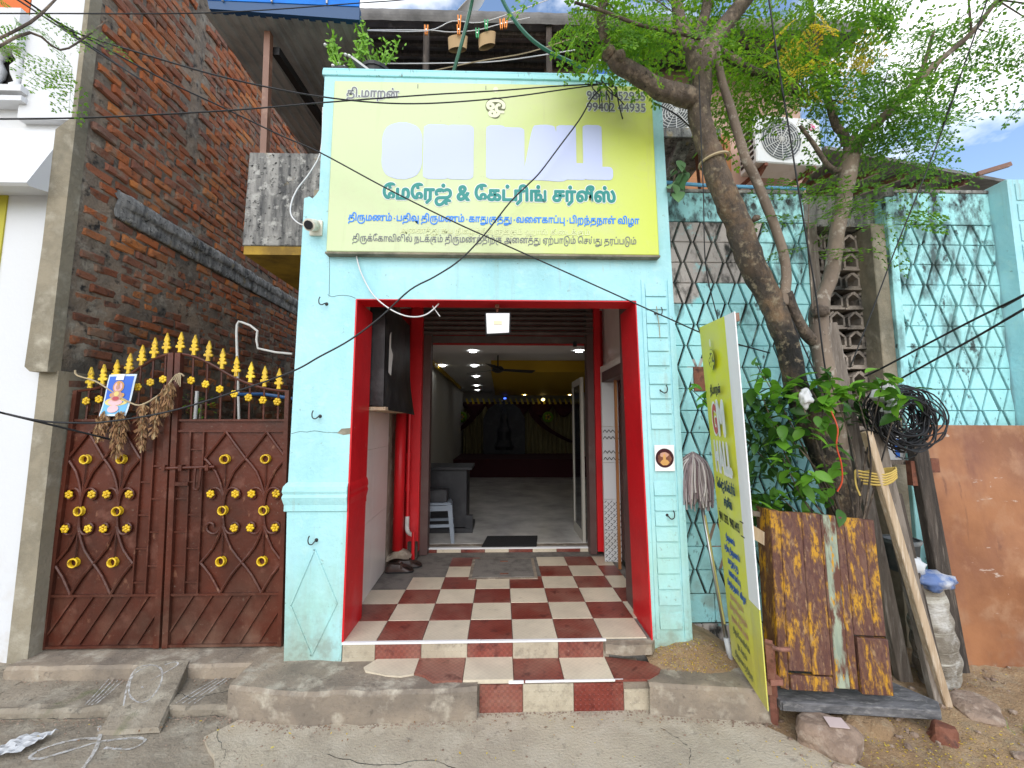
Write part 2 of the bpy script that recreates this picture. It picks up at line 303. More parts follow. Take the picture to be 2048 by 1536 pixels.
GL=[
(825,"261,-12 201,-12* 105,26* 49,100* 49,152 49,206* 106,285* 230,328* 332,328 477,328 564,328* 700,285* 777,185* 777,98 777,31* 727,-60* 681,-94 648,-117* 565,-145* 457,-156* 385,-156 272,-156 230,-156* 184,-168* 167,-179 151,-190* 133,-230* 133,-263 133,-278* 135,-305* 136,-317 54,-321 51,-303* 47,-260* 47,-243 47,-199* 79,-138* 104,-119 122,-106* 161,-91* 212,-84* 245,-84 354,-84 443,-84* 557,-69* 627,-38* 650,-13 670,9* 691,68* 691,105 691,154* 652,214* 587,246* 508,258* 467,258 325,258 274,258* 203,246* 178,232 156,219* 135,182* 135,153 135,107* 211,60* 269,60 313,60* 376,87* 411,154* 411,213 411,482 239,482 239,302 160,286 160,554 683,554 683,482 496,482 496,226 496,159* 473,83* 452,57 421,19* 324,-12*"),
(262,"-79,843 -25,843* 64,808* 98,773 121,750* 155,681* 174,572* 174,489 174,0 88,0 88,471 88,543* 75,637* 51,698* 34,718 13,744* -46,768* -81,768 -124,768* -184,735* -215,676* -215,637 -215,609* -199,544* -182,515 -273,515 -286,545* -301,605* -301,636 -301,690* -265,768* -203,818* -123,843*"),
(268,"134,-12 108,-12* 72,20* 72,56 72,94* 108,124* 134,124 160,124* 196,94* 196,56 196,20* 160,-12*"),
(858,"580,566 655,566* 751,489* 797,352* 797,262 797,192* 767,92* 734,60 711,37* 651,11* 570,0* 512,0 88,0 88,554 174,554 174,72 400,72 400,355 400,417* 423,490* 445,515 468,540* 532,566*|578,494 561,494* 529,483* 518,471 502,453* 486,400* 486,338 486,72 533,72 601,72* 677,110* 709,196* 709,267 709,331* 682,433* 625,494*"),
(640,"88,0 88,554 623,554 623,482 453,482 453,0 367,0 367,482 174,482 174,0"),
(869,"570,566 646,566* 751,490* 805,347* 805,244 805,122* 743,-33* 690,-77 652,-108* 556,-143* 447,-156* 388,-156 270,-156 228,-156* 182,-168* 165,-179 149,-190* 131,-230* 131,-263 131,-278* 133,-305* 134,-317 52,-321 49,-303* 45,-260* 45,-243 45,-199* 77,-138* 102,-119 120,-106* 159,-91* 210,-84* 243,-84 366,-84 459,-84* 591,-57* 676,13* 716,144* 716,247 716,338* 677,446* 608,494* 563,494 537,494* 491,477* 474,458 454,435* 438,373* 438,319 438,0 352,0 352,321 352,370* 342,439* 327,461 317,476* 285,494* 262,494 239,494* 208,477* 197,463 181,441* 172,371* 172,327 172,0 86,0 86,341 86,390* 95,456* 119,504* 139,524 160,545* 218,566* 255,566 294,566* 354,538* 398,483* 411,443 390,450 401,483* 448,536* 521,566*"),
(1234,"249,-12 196,-12* 108,41* 57,153* 57,243 57,342* 144,487* 302,566* 408,566 456,566* 543,551* 623,520* 662,495 708,453 761,406* 825,271* 825,189 825,122* 786,33* 713,-12* 663,-12 605,-12* 532,40* 497,129* 497,186 497,239* 520,333* 566,417* 600,454 650,495 680,513* 748,539* 845,554* 918,554 1217,554 1217,482 1047,482 1047,0 961,0 961,482 895,482 862,482* 804,477* 752,466* 704,446* 681,430 648,409* 604,332* 581,237* 581,189 581,120* 623,56* 660,56 691,56* 726,94* 740,152* 740,182 740,261* 679,388* 621,433 574,466* 462,492* 398,492 324,492* 214,438* 149,344* 139,283 138,268* 136,241* 136,233 136,168* 167,90* 220,56* 253,56 280,56* 319,79* 340,123* 340,155 340,205* 288,258* 247,258 207,258* 137,216* 108,184 93,248 123,283* 212,328* 261,328 333,328* 422,240* 422,165 422,110* 380,30* 303,-12*|618,678 589,678* 551,715* 551,745 551,774* 589,812* 618,812 647,812* 685,774* 685,745 685,715* 647,678*"),
(720,"451,-12 370,-12* 227,43* 118,151* 56,311* 56,415 56,519* 121,679* 236,788* 388,843* 475,843 535,843* 634,807* 693,730* 693,667 693,615* 649,542* 573,504* 524,504 473,504* 401,543* 363,612* 363,656 363,700* 401,770* 427,792 484,774 462,749* 443,695* 443,665 443,620* 489,574* 526,574 567,574* 612,627* 612,667 612,703* 577,749* 518,772* 481,772 470,772* 440,772* 424,770 367,761* 266,710* 187,622* 142,499* 142,418 142,339* 182,216* 253,127* 346,74* 400,63 417,59* 451,58* 464,58 504,58* 564,83* 598,134* 598,173 598,217* 555,276* 510,276 471,276* 420,223* 420,171 420,135* 444,69* 468,43 406,27 379,53* 340,130* 340,185 340,231* 380,304* 456,346* 510,346 559,346* 635,306* 679,229* 679,173 679,108* 619,26* 516,-12*"),
(640,"231,-212 174,-159 367,24 367,482 174,482 174,0 88,0 88,554 623,554 623,482 453,482 453,0"),
(1022,"331,566 404,566* 495,528* 546,470* 559,439 541,430 556,473* 607,534* 681,566* 729,566 804,566* 906,507* 959,403* 959,335 959,268* 919,174* 883,143 845,110* 738,76* 611,63* 542,63 448,63 382,63* 281,55* 210,31* 187,8 168,-11* 151,-61* 151,-93 151,-151* 195,-219* 260,-248* 292,-248 336,-248* 400,-223* 452,-177* 478,-148 520,-101* 596,-39* 687,-7* 751,-7 787,-7* 856,-26* 912,-67* 946,-130* 946,-174 946,-218* 905,-285* 833,-321* 787,-321 744,-321* 683,-297* 644,-256* 625,-206* 625,-181 625,-134* 671,-70* 705,-41 772,-55 738,-80* 707,-136* 707,-168 707,-202* 744,-252* 789,-252 807,-252* 842,-237* 865,-203* 865,-173 865,-143* 841,-106* 801,-85* 755,-77* 733,-77 718,-77* 689,-80* 675,-83 652,-90* 609,-119* 569,-160* 549,-184 516,-225* 443,-287* 355,-321* 297,-321 215,-321* 111,-258* 63,-154* 63,-95 63,-40* 100,39* 131,65 166,94* 260,124* 372,135* 432,135 521,135 597,135* 713,145* 797,172* 823,196 848,219* 871,287* 871,334 871,387* 833,457* 767,493* 726,493 697,493* 652,476* 635,457 616,434* 600,373* 600,319 600,205 513,205 513,293 513,341* 494,417* 453,469* 385,496* 337,496 306,496* 272,491* 252,484 217,470 190,456* 157,417* 142,372* 142,348 142,305* 185,252* 234,252 273,252* 322,296* 322,335 322,370* 285,421* 220,448* 178,448 242,494 288,490* 361,451* 404,386* 404,342 404,270* 311,184* 235,184 179,184* 102,227* 63,300* 63,345 63,415* 137,514* 260,566*|502,678 473,678* 435,715* 435,745 435,774* 473,812* 502,812 531,812* 569,774* 569,745 569,715* 531,678*"),
(825,"261,-12 201,-12* 105,26* 49,100* 49,152 49,206* 106,285* 230,328* 332,328 512,328 564,328* 640,318* 697,297* 720,279 746,259* 776,194* 776,152 776,76* 685,-8* 602,-8 579,-8* 525,-2* 502,5 521,72 536,68* 575,62* 594,62 641,62* 690,108* 690,156 690,190* 660,231* 611,251* 550,258* 519,258 325,258 274,258* 203,246* 178,232 156,219* 135,182* 135,153 135,107* 211,60* 269,60 313,60* 376,87* 411,153* 411,213 411,482 239,482 239,302 160,286 160,554 683,554 683,482 496,482 496,226 496,159* 473,83* 452,57 421,19* 324,-12*"),
(693,"88,0 88,554 174,554 174,72 676,72 676,0|347,678 318,678* 280,715* 280,745 280,774* 318,812* 347,812 376,812* 414,774* 414,745 414,715* 376,678*"),
(1044,"88,0 88,554 604,554 604,482 430,482 430,324 450,336* 514,362* 558,362 608,362* 680,324* 718,252* 718,201 718,165* 698,99* 682,72 804,72 804,0 344,0 344,72 595,72 612,97* 632,158* 632,192 632,245* 582,289* 543,289 511,289* 452,263* 430,246 430,144 344,144 344,482 174,482 174,0|733,0 733,72 870,72 870,554 956,554 956,0|522,678 493,678* 455,715* 455,745 455,774* 493,812* 522,812 551,812* 589,774* 589,745 589,715* 551,678*"),
(723,"261,-12 201,-12* 105,26* 49,100* 49,152 49,206* 106,285* 230,328* 332,328 683,328 683,258 325,258 274,258* 203,246* 178,232 156,219* 135,182* 135,153 135,107* 211,60* 269,60 313,60* 376,87* 411,154* 411,213 411,482 239,482 239,302 160,286 160,554 683,554 683,482 496,482 496,226 496,159* 473,83* 452,57 421,19* 324,-12*"),
(640,"231,-212 174,-159 367,24 367,482 174,482 174,0 88,0 88,554 623,554 623,482 453,482 453,0|320,678 291,678* 253,715* 253,745 253,774* 291,812* 320,812 349,812* 387,774* 387,745 387,715* 349,678*"),
(1044,"249,-12 196,-12* 108,41* 57,153* 57,243 57,350* 142,494* 282,566* 364,566 440,566* 549,521* 618,442* 651,339* 651,280 651,216* 623,116* 603,72 870,72 870,554 956,554 956,0 515,0 511,63 534,98* 563,201* 563,269 563,340* 513,440* 422,492* 360,492 290,492* 190,425* 136,310* 136,237 136,170* 167,91* 220,56* 253,56 279,56* 318,79* 340,123* 340,155 340,205* 288,258* 247,258 207,258* 137,216* 108,184 93,248 123,283* 212,328* 261,328 333,328* 422,240* 422,165 422,110* 380,30* 303,-12*|872,843 957,843* 1046,774* 1046,718 1046,655* 969,594* 915,594 857,594* 787,653* 787,705 787,728* 806,790* 833,818 884,796 868,777* 853,738* 853,719 853,697* 869,669* 897,656* 915,656 944,656* 976,688* 976,713 976,748* 920,780* 876,780 869,780* 848,779* 840,778 764,770* 693,685* 693,626 693,582* 725,521* 777,484* 839,464* 870,461 870,390 818,395* 725,428* 656,486* 616,568* 616,623 616,667* 646,746* 709,808* 806,843*"),
(1285,"249,-12 196,-12* 108,40* 57,153* 57,242 57,323* 105,445* 189,526* 298,566* 359,566 411,566* 494,537* 561,477* 587,430 558,433 567,468* 609,529* 674,566* 719,566 756,566* 815,544* 837,521 863,494* 889,411* 889,343 889,255 889,200* 905,121* 930,95 945,79* 987,62* 1015,62 1049,62* 1103,94* 1135,170* 1135,237 1135,303* 1102,415* 1046,508* 1009,547 1087,600 1149,521* 1222,347* 1222,244 1222,159* 1173,45* 1079,-12* 1009,-12 966,-12* 895,13* 869,38 848,58* 818,119* 802,200* 802,250 802,288 802,353* 793,427* 783,449 773,473* 737,494* 714,494 693,494* 662,476* 652,463 637,444* 623,391* 623,351 623,0 537,0 537,293 537,356* 503,431* 477,453 449,476* 392,492* 355,492 286,492* 188,425* 136,308* 136,232 136,168* 167,90* 220,56* 253,56 279,56* 318,79* 340,123* 340,155 340,205* 288,258* 247,258 207,258* 137,216* 108,184 93,248 123,283* 212,328* 261,328 333,328* 422,240* 422,165 422,110* 380,30* 303,-12*|642,678 613,678* 575,715* 575,745 575,774* 613,812* 642,812 671,812* 709,774* 709,745 709,715* 671,678*"),
(1051,"820,319 874,319* 956,262* 1002,154* 1002,78 1002,-29* 929,-181* 803,-276* 642,-321* 554,-321 534,-321 431,-321* 275,-270* 166,-181* 99,-67* 68,62* 68,127 68,146 68,229* 106,372* 169,498* 206,554 280,510 222,425* 154,249* 154,143 154,126 154,53* 197,-80* 290,-184* 437,-244* 541,-244 552,-244 661,-244* 824,-174* 914,-31* 914,77 914,134* 889,209* 840,247* 805,247 777,247* 728,225* 708,211 708,284 727,298* 783,319*|361,0 361,554 883,554 883,482 708,482 708,0 622,0 622,482 447,482 447,0"),
(1648,"249,-12 196,-12* 108,41* 57,153* 57,243 57,342* 144,487* 302,566* 408,566 456,566* 543,551* 623,520* 662,495 703,459 760,407* 825,272* 825,189 825,122* 786,33* 713,-12* 663,-12 605,-12* 532,40* 497,129* 497,186 497,239* 519,335* 563,419* 596,454 644,495 691,530* 801,566* 866,566 911,566* 986,551* 1053,520* 1084,497 1130,457 1164,424* 1213,341* 1240,244* 1240,189 1240,122* 1201,33* 1128,-12* 1077,-12 1020,-12* 947,40* 912,129* 912,186 912,237* 933,329* 981,417* 1020,458 1065,495 1095,513* 1163,539* 1260,554* 1333,554 1631,554 1631,482 1461,482 1461,0 1375,0 1375,482 1310,482 1277,482* 1220,478* 1169,467* 1121,447* 1096,430 1063,409* 1019,334* 996,240* 996,189 996,120* 1038,56* 1074,56 1106,56* 1141,94* 1155,152* 1155,182 1155,239* 1125,337* 1076,411* 1047,432 1005,466* 914,493* 868,493 812,493* 717,465* 672,429 639,401* 599,322* 581,233* 581,189 581,120* 623,56* 660,56 691,56* 726,94* 740,152* 740,182 740,262* 679,388* 621,433 574,466* 462,492* 398,492 324,492* 214,438* 149,344* 139,283 138,268* 136,241* 136,233 136,168* 167,90* 220,56* 253,56 280,56* 319,79* 340,123* 340,155 340,205* 288,258* 247,258 207,258* 137,216* 108,184 93,248 123,283* 212,328* 261,328 333,328* 422,240* 422,165 422,110* 380,30* 303,-12*"),
(858,"580,566 655,566* 751,489* 797,352* 797,262 797,192* 767,92* 734,60 711,37* 651,11* 570,0* 512,0 88,0 88,554 174,554 174,72 400,72 400,355 400,417* 423,490* 445,515 468,540* 532,566*|578,494 561,494* 529,483* 518,471 502,453* 486,400* 486,338 486,72 533,72 601,72* 677,110* 709,196* 709,267 709,331* 682,433* 625,494*|430,678 401,678* 363,715* 363,745 363,774* 401,812* 430,812 459,812* 497,774* 497,745 497,715* 459,678*"),
(778,"88,0 88,554 174,554 174,72 604,72 604,554 690,554 690,0"),
(1044,"249,-12 196,-12* 108,41* 57,153* 57,243 57,350* 142,494* 282,566* 364,566 440,566* 549,521* 618,442* 651,339* 651,280 651,216* 623,116* 603,72 870,72 870,554 956,554 956,0 515,0 511,63 534,98* 563,201* 563,269 563,340* 513,440* 422,492* 360,492 290,492* 190,425* 136,310* 136,237 136,170* 167,91* 220,56* 253,56 279,56* 318,79* 340,123* 340,155 340,205* 288,258* 247,258 207,258* 137,216* 108,184 93,248 123,283* 212,328* 261,328 333,328* 422,240* 422,165 422,110* 380,30* 303,-12*|870,-283 870,33 956,33 956,-283"),
(1091,"261,-12 201,-12* 105,26* 49,100* 49,153 49,206* 106,285* 230,328* 332,328 486,328 553,328* 660,293* 736,224* 776,123* 776,58 776,16* 758,-59* 742,-90 717,-151 679,-206* 563,-282* 409,-321* 313,-321 300,-321 230,-321* 110,-290* 38,-222* 38,-167 38,-145* 54,-113* 69,-103 83,-93* 121,-84* 164,-84 935,-84 935,-156 686,-156 620,-156 156,-156 144,-156* 121,-163* 121,-180 121,-209* 208,-248* 297,-248 310,-248 383,-248* 497,-226* 585,-183* 617,-152 652,-90 664,-69* 679,-23* 687,27* 687,55 687,125* 635,215* 538,258* 472,258 325,258 274,258* 203,246* 178,232 156,219* 135,182* 135,153 135,107* 211,60* 269,60 313,60* 376,87* 411,154* 411,213 411,482 239,482 239,302 160,286 160,554 683,554 683,482 496,482 496,226 496,159* 473,83* 452,57 421,19* 324,-12*|917,-156 917,554 1003,554 1003,-156"),
(1062,"499,-12 438,-12* 342,26* 286,100* 286,152 286,206* 343,285* 468,328* 569,328 694,328 781,328* 903,280* 979,198* 1014,95* 1014,40 1014,-40* 965,-160* 879,-245* 765,-297* 634,-321* 566,-321 537,-321 431,-321* 273,-268* 164,-177* 98,-61* 68,67* 68,130 68,151 68,233* 108,377* 172,502* 207,554 280,510 240,454* 184,335* 154,212* 154,150 154,131 154,56* 199,-79* 293,-184* 443,-244* 548,-244 560,-244 645,-244* 780,-208* 875,-137* 926,-30* 926,41 926,116* 864,212* 755,258* 686,258 562,258 511,258* 440,246* 415,232 393,219* 372,182* 372,153 372,107* 448,60* 506,60 550,60* 613,87* 648,154* 648,213 648,482 476,482 476,302 397,286 397,554 920,554 920,482 733,482 733,226 733,159* 710,83* 689,57 658,19* 561,-12*"),
(825,"261,-12 201,-12* 105,26* 49,100* 49,152 49,206* 106,285* 230,328* 332,328 477,328 564,328* 700,285* 777,185* 777,98 777,31* 727,-60* 681,-94 648,-117* 565,-145* 457,-156* 385,-156 272,-156 230,-156* 184,-168* 167,-179 151,-190* 133,-230* 133,-263 133,-278* 135,-305* 136,-317 54,-321 51,-303* 47,-260* 47,-243 47,-199* 79,-138* 104,-119 122,-106* 161,-91* 212,-84* 245,-84 354,-84 443,-84* 557,-69* 627,-38* 650,-13 670,9* 691,68* 691,105 691,154* 652,214* 587,246* 508,258* 467,258 325,258 274,258* 203,246* 178,232 156,219* 135,182* 135,153 135,107* 211,60* 269,60 313,60* 376,87* 411,154* 411,213 411,482 239,482 239,302 160,286 160,554 683,554 683,482 496,482 496,226 496,159* 473,83* 452,57 421,19* 324,-12*|435,678 406,678* 368,715* 368,745 368,774* 406,812* 435,812 464,812* 502,774* 502,745 502,715* 464,678*"),
(1044,"249,-12 196,-12* 108,41* 57,153* 57,243 57,350* 142,494* 282,566* 364,566 440,566* 549,521* 618,442* 651,339* 651,280 651,216* 623,116* 603,72 870,72 870,554 956,554 956,0 515,0 511,63 534,98* 563,201* 563,269 563,340* 513,440* 422,492* 360,492 290,492* 190,425* 136,310* 136,237 136,170* 167,91* 220,56* 253,56 279,56* 318,79* 340,123* 340,155 340,205* 288,258* 247,258 207,258* 137,216* 108,184 93,248 123,283* 212,328* 261,328 333,328* 422,240* 422,165 422,110* 380,30* 303,-12*"),
(1160,"249,-12 196,-12* 108,41* 57,153* 57,243 57,342* 144,487* 302,566* 408,566 456,566* 542,551* 622,521* 659,497 695,466 758,415* 825,271* 825,189 825,122* 786,33* 713,-12* 663,-12 605,-12* 532,40* 497,129* 497,186 497,245* 522,342* 567,423* 597,457 640,498 680,531* 774,566* 828,566 922,566* 1040,487* 1096,357* 1096,280 1096,211* 1069,104* 1028,21* 1005,-12 933,32 965,77* 1008,192* 1008,276 1008,342* 964,439* 881,492* 821,492 775,492* 708,468* 673,439 641,406* 600,328* 581,239* 581,189 581,120* 623,56* 660,56 691,56* 726,94* 740,152* 740,182 740,262* 679,388* 621,433 574,466* 462,492* 398,492 324,492* 214,438* 149,344* 139,283 138,268* 136,241* 136,233 136,168* 167,90* 221,56* 254,56 281,56* 319,79* 340,123* 340,155 340,205* 288,258* 247,258 207,258* 137,216* 108,184 93,248 123,283* 212,328* 261,328 333,328* 422,240* 422,165 422,110* 380,30* 303,-12*"),
(1070,"249,-12 196,-12* 108,41* 57,153* 57,243 57,325* 106,446* 192,526* 300,566* 358,566 402,566* 472,549* 530,518* 555,497 542,401 507,445* 418,492* 355,492 288,492* 190,425* 136,310* 136,237 136,170* 167,91* 220,56* 253,56 280,56* 319,79* 340,123* 340,155 340,205* 288,258* 247,258 207,258* 137,216* 108,184 93,248 123,283* 212,328* 261,328 333,328* 422,240* 422,165 422,110* 380,30* 303,-12*|537,0 537,416 549,494 549,554 1053,554 1053,482 883,482 883,0 797,0 797,482 623,482 623,0"),
(778,"88,0 88,554 174,554 174,72 604,72 604,554 690,554 690,0|389,678 360,678* 322,715* 322,745 322,774* 360,812* 389,812 418,812* 456,774* 456,745 456,715* 418,678*"),
(778,"604,-283 604,0 88,0 88,554 174,554 174,72 604,72 604,554 690,554 690,-283"),
(789,"557,362 608,362* 691,310* 741,208* 741,134 741,44* 689,-60* 642,-94 610,-117* 527,-145* 419,-156* 347,-156 272,-156 230,-156* 184,-168* 167,-179 151,-190* 133,-230* 133,-263 133,-278* 135,-305* 136,-317 54,-321 51,-303* 47,-260* 47,-243 47,-199* 79,-138* 104,-119 122,-106* 161,-91* 212,-84* 245,-84 338,-84 420,-84* 523,-70* 587,-39* 610,-14 630,8* 655,79* 655,131 655,183* 628,253* 575,289* 536,289 508,289* 451,264* 430,247 427,322 453,338* 517,362*|88,0 88,554 609,554 609,482 434,482 434,0 348,0 348,482 174,482 174,0|395,678 366,678* 328,715* 328,745 328,774* 366,812* 395,812 424,812* 462,774* 462,745 462,715* 424,678*"),
(789,"557,362 608,362* 691,310* 741,208* 741,134 741,44* 689,-60* 642,-94 610,-117* 527,-145* 419,-156* 347,-156 272,-156 230,-156* 184,-168* 167,-179 151,-190* 133,-230* 133,-263 133,-278* 135,-305* 136,-317 54,-321 51,-303* 47,-260* 47,-243 47,-199* 79,-138* 104,-119 122,-106* 161,-91* 212,-84* 245,-84 338,-84 420,-84* 523,-70* 587,-39* 610,-14 630,8* 655,79* 655,131 655,183* 628,253* 575,289* 536,289 508,289* 451,264* 430,247 427,322 453,338* 517,362*|88,0 88,554 609,554 609,482 434,482 434,0 348,0 348,482 174,482 174,0"),
(1070,"249,-12 196,-12* 108,41* 57,153* 57,243 57,325* 106,446* 192,526* 300,566* 358,566 402,566* 472,549* 530,518* 555,497 542,401 507,445* 418,492* 355,492 288,492* 190,425* 136,310* 136,237 136,170* 167,91* 220,56* 253,56 280,56* 319,79* 340,123* 340,155 340,205* 288,258* 247,258 207,258* 137,216* 108,184 93,248 123,283* 212,328* 261,328 333,328* 422,240* 422,165 422,110* 380,30* 303,-12*|537,0 537,416 549,494 549,554 1053,554 1053,482 883,482 883,0 797,0 797,482 623,482 623,0|535,678 506,678* 468,715* 468,745 468,774* 506,812* 535,812 564,812* 602,774* 602,745 602,715* 564,678*"),
(858,"580,566 655,566* 751,489* 797,352* 797,262 797,192* 767,92* 734,60 711,37* 651,11* 570,0* 512,0 88,0 88,554 174,554 174,72 400,72 400,355 400,417* 423,490* 445,515 468,540* 532,566*|578,494 561,494* 529,483* 518,471 502,453* 486,400* 486,338 486,72 533,72 601,72* 677,110* 709,196* 709,267 709,331* 682,433* 625,494*|220,-61 237,-61* 274,-64* 290,-66 282,-133 272,-131* 248,-130* 233,-130 196,-130* 149,-155* 149,-185 149,-212* 188,-241* 247,-251* 276,-251 301,-251 352,-251* 420,-227* 464,-183* 479,-152 488,-135* 506,-114* 539,-103* 570,-101 645,-113 602,-122* 563,-157* 552,-182 530,-224* 469,-287* 372,-321* 294,-321 269,-321 223,-321* 137,-300* 111,-282 92,-268* 63,-220* 63,-186 63,-128* 150,-61*|549,-166 532,-157 495,-149* 436,-113* 402,-49* 400,0 485,0 486,-29* 505,-70* 527,-81 541,-87* 580,-94* 611,-94 739,-94 739,-166"),
(1121,"321,-124 224,-124* 94,-77* 29,6* 29,60 29,85* 51,133* 74,149 87,158* 117,170* 166,176* 206,176 953,176 956,104 217,104 186,104* 153,102* 137,96* 129,90 114,78* 114,56 114,7* 220,-51* 327,-51 344,-51 445,-51* 590,-4* 685,78* 709,130 713,149 722,174* 730,225* 730,251 730,309* 690,413* 607,484* 542,494 529,496* 506,497* 493,497 462,497* 410,475* 379,431* 379,397 379,360* 424,309* 465,309 503,309* 548,356* 548,400 548,433* 527,486* 501,510 558,527 576,512* 607,472* 626,423* 626,396 626,361* 605,304* 563,263* 502,241* 463,241 418,241* 344,275* 300,343* 300,393 300,455* 358,531* 451,566* 503,566 580,566* 697,514* 776,424* 816,312* 816,252 816,225* 810,174* 804,150 798,128 770,46* 639,-66* 454,-124* 342,-124|947,-154 947,554 1033,554 1033,-154"),
(1234,"249,-12 196,-12* 108,41* 57,153* 57,243 57,342* 144,487* 302,566* 408,566 456,566* 543,551* 623,520* 662,495 708,453 761,406* 825,271* 825,189 825,122* 786,33* 713,-12* 663,-12 605,-12* 532,40* 497,129* 497,186 497,239* 520,333* 566,417* 600,454 650,495 680,513* 748,539* 845,554* 918,554 1217,554 1217,482 1047,482 1047,0 961,0 961,482 895,482 862,482* 804,477* 752,466* 704,446* 681,430 648,409* 604,332* 581,237* 581,189 581,120* 623,56* 660,56 691,56* 726,94* 740,152* 740,182 740,261* 679,388* 621,433 574,466* 462,492* 398,492 324,492* 214,438* 149,344* 139,283 138,268* 136,241* 136,233 136,168* 167,90* 220,56* 253,56 280,56* 319,79* 340,123* 340,155 340,205* 288,258* 247,258 207,258* 137,216* 108,184 93,248 123,283* 212,328* 261,328 333,328* 422,240* 422,165 422,110* 380,30* 303,-12*"),
(867,"261,-12 201,-12* 105,26* 49,100* 49,152 49,206* 106,285* 230,328* 332,328 843,328 843,258 325,258 274,258* 203,246* 178,232 156,219* 135,182* 135,153 135,107* 211,60* 269,60 313,60* 376,87* 411,154* 411,213 411,482 239,482 239,302 160,286 160,554 683,554 683,482 496,482 496,226 496,159* 473,83* 452,57 421,19* 324,-12*|632,0 632,275 715,267 715,0"),
(858,"580,566 655,566* 751,489* 797,352* 797,262 797,192* 767,92* 734,60 711,37* 651,11* 570,0* 512,0 88,0 88,554 174,554 174,72 400,72 400,355 400,417* 423,490* 445,515 468,540* 532,566*|578,494 561,494* 529,483* 518,471 502,453* 486,400* 486,338 486,72 533,72 601,72* 677,110* 709,196* 709,267 709,331* 682,433* 625,494*|220,-61 237,-61* 274,-64* 290,-66 282,-133 272,-131* 248,-130* 233,-130 196,-130* 149,-155* 149,-185 149,-212* 188,-241* 247,-251* 276,-251 301,-251 352,-251* 420,-227* 464,-183* 479,-152 488,-135* 506,-114* 539,-103* 570,-101 645,-113 602,-122* 563,-157* 552,-182 530,-224* 469,-287* 372,-321* 294,-321 269,-321 223,-321* 137,-300* 111,-282 92,-268* 63,-220* 63,-186 63,-128* 150,-61*|549,-166 532,-157 495,-149* 436,-113* 402,-49* 400,0 485,0 486,-29* 505,-70* 527,-81 541,-87* 580,-94* 611,-94 739,-94 739,-166|430,678 401,678* 363,715* 363,745 363,774* 401,812* 430,812 459,812* 497,774* 497,745 497,715* 459,678*"),
(723,"261,-12 201,-12* 105,26* 49,100* 49,152 49,206* 106,285* 230,328* 332,328 683,328 683,258 325,258 274,258* 203,246* 178,232 156,219* 135,182* 135,153 135,107* 211,60* 269,60 313,60* 376,87* 411,154* 411,213 411,482 239,482 239,302 160,286 160,554 683,554 683,482 496,482 496,226 496,159* 473,83* 452,57 421,19* 324,-12*|432,678 403,678* 365,715* 365,745 365,774* 403,812* 432,812 461,812* 499,774* 499,745 499,715* 461,678*"),
(1483,"1252,319 1308,319* 1390,263* 1435,162* 1435,94 1435,20* 1392,-100* 1312,-192* 1197,-258* 1051,-301* 880,-321* 783,-321 737,-321 577,-321* 347,-267* 194,-173* 105,-52* 68,85* 68,153 68,178 68,243* 103,377* 162,502* 196,554 270,510 232,453* 180,339* 154,228* 154,175 154,161 154,91* 192,-32* 276,-132* 414,-205* 613,-244* 748,-244 771,-244 863,-244* 1019,-227* 1147,-193* 1245,-138* 1313,-64* 1347,33* 1347,93 1347,166* 1291,247* 1240,247 1209,247* 1155,222* 1135,207 1136,281 1155,295* 1213,319*|507,-12 454,-12* 366,41* 315,153* 315,243 315,325* 364,446* 450,526* 558,566* 616,566 660,566* 730,549* 788,518* 813,497 800,401 765,445* 676,492* 613,492 546,492* 448,425* 394,310* 394,237 394,170* 425,91* 478,56* 511,56 538,56* 577,79* 598,123* 598,155 598,205* 546,258* 505,258 465,258* 395,216* 366,184 351,248 381,283* 470,328* 519,328 591,328* 680,240* 680,165 680,110* 638,30* 561,-12*|795,0 795,416 807,494 807,554 1311,554 1311,482 1141,482 1141,0 1055,0 1055,482 881,482 881,0"),
(825,"261,-12 201,-12* 105,26* 49,100* 49,152 49,206* 106,285* 230,328* 332,328 512,328 564,328* 640,318* 697,297* 720,279 746,259* 776,194* 776,152 776,76* 685,-8* 602,-8 579,-8* 525,-2* 502,5 521,72 536,68* 575,62* 594,62 641,62* 690,108* 690,156 690,190* 660,231* 611,251* 550,258* 519,258 325,258 274,258* 203,246* 178,232 156,219* 135,182* 135,153 135,107* 211,60* 269,60 313,60* 376,87* 411,153* 411,213 411,482 239,482 239,302 160,286 160,554 683,554 683,482 496,482 496,226 496,159* 473,83* 452,57 421,19* 324,-12*|432,678 403,678* 365,715* 365,745 365,774* 403,812* 432,812 461,812* 499,774* 499,745 499,715* 461,678*"),
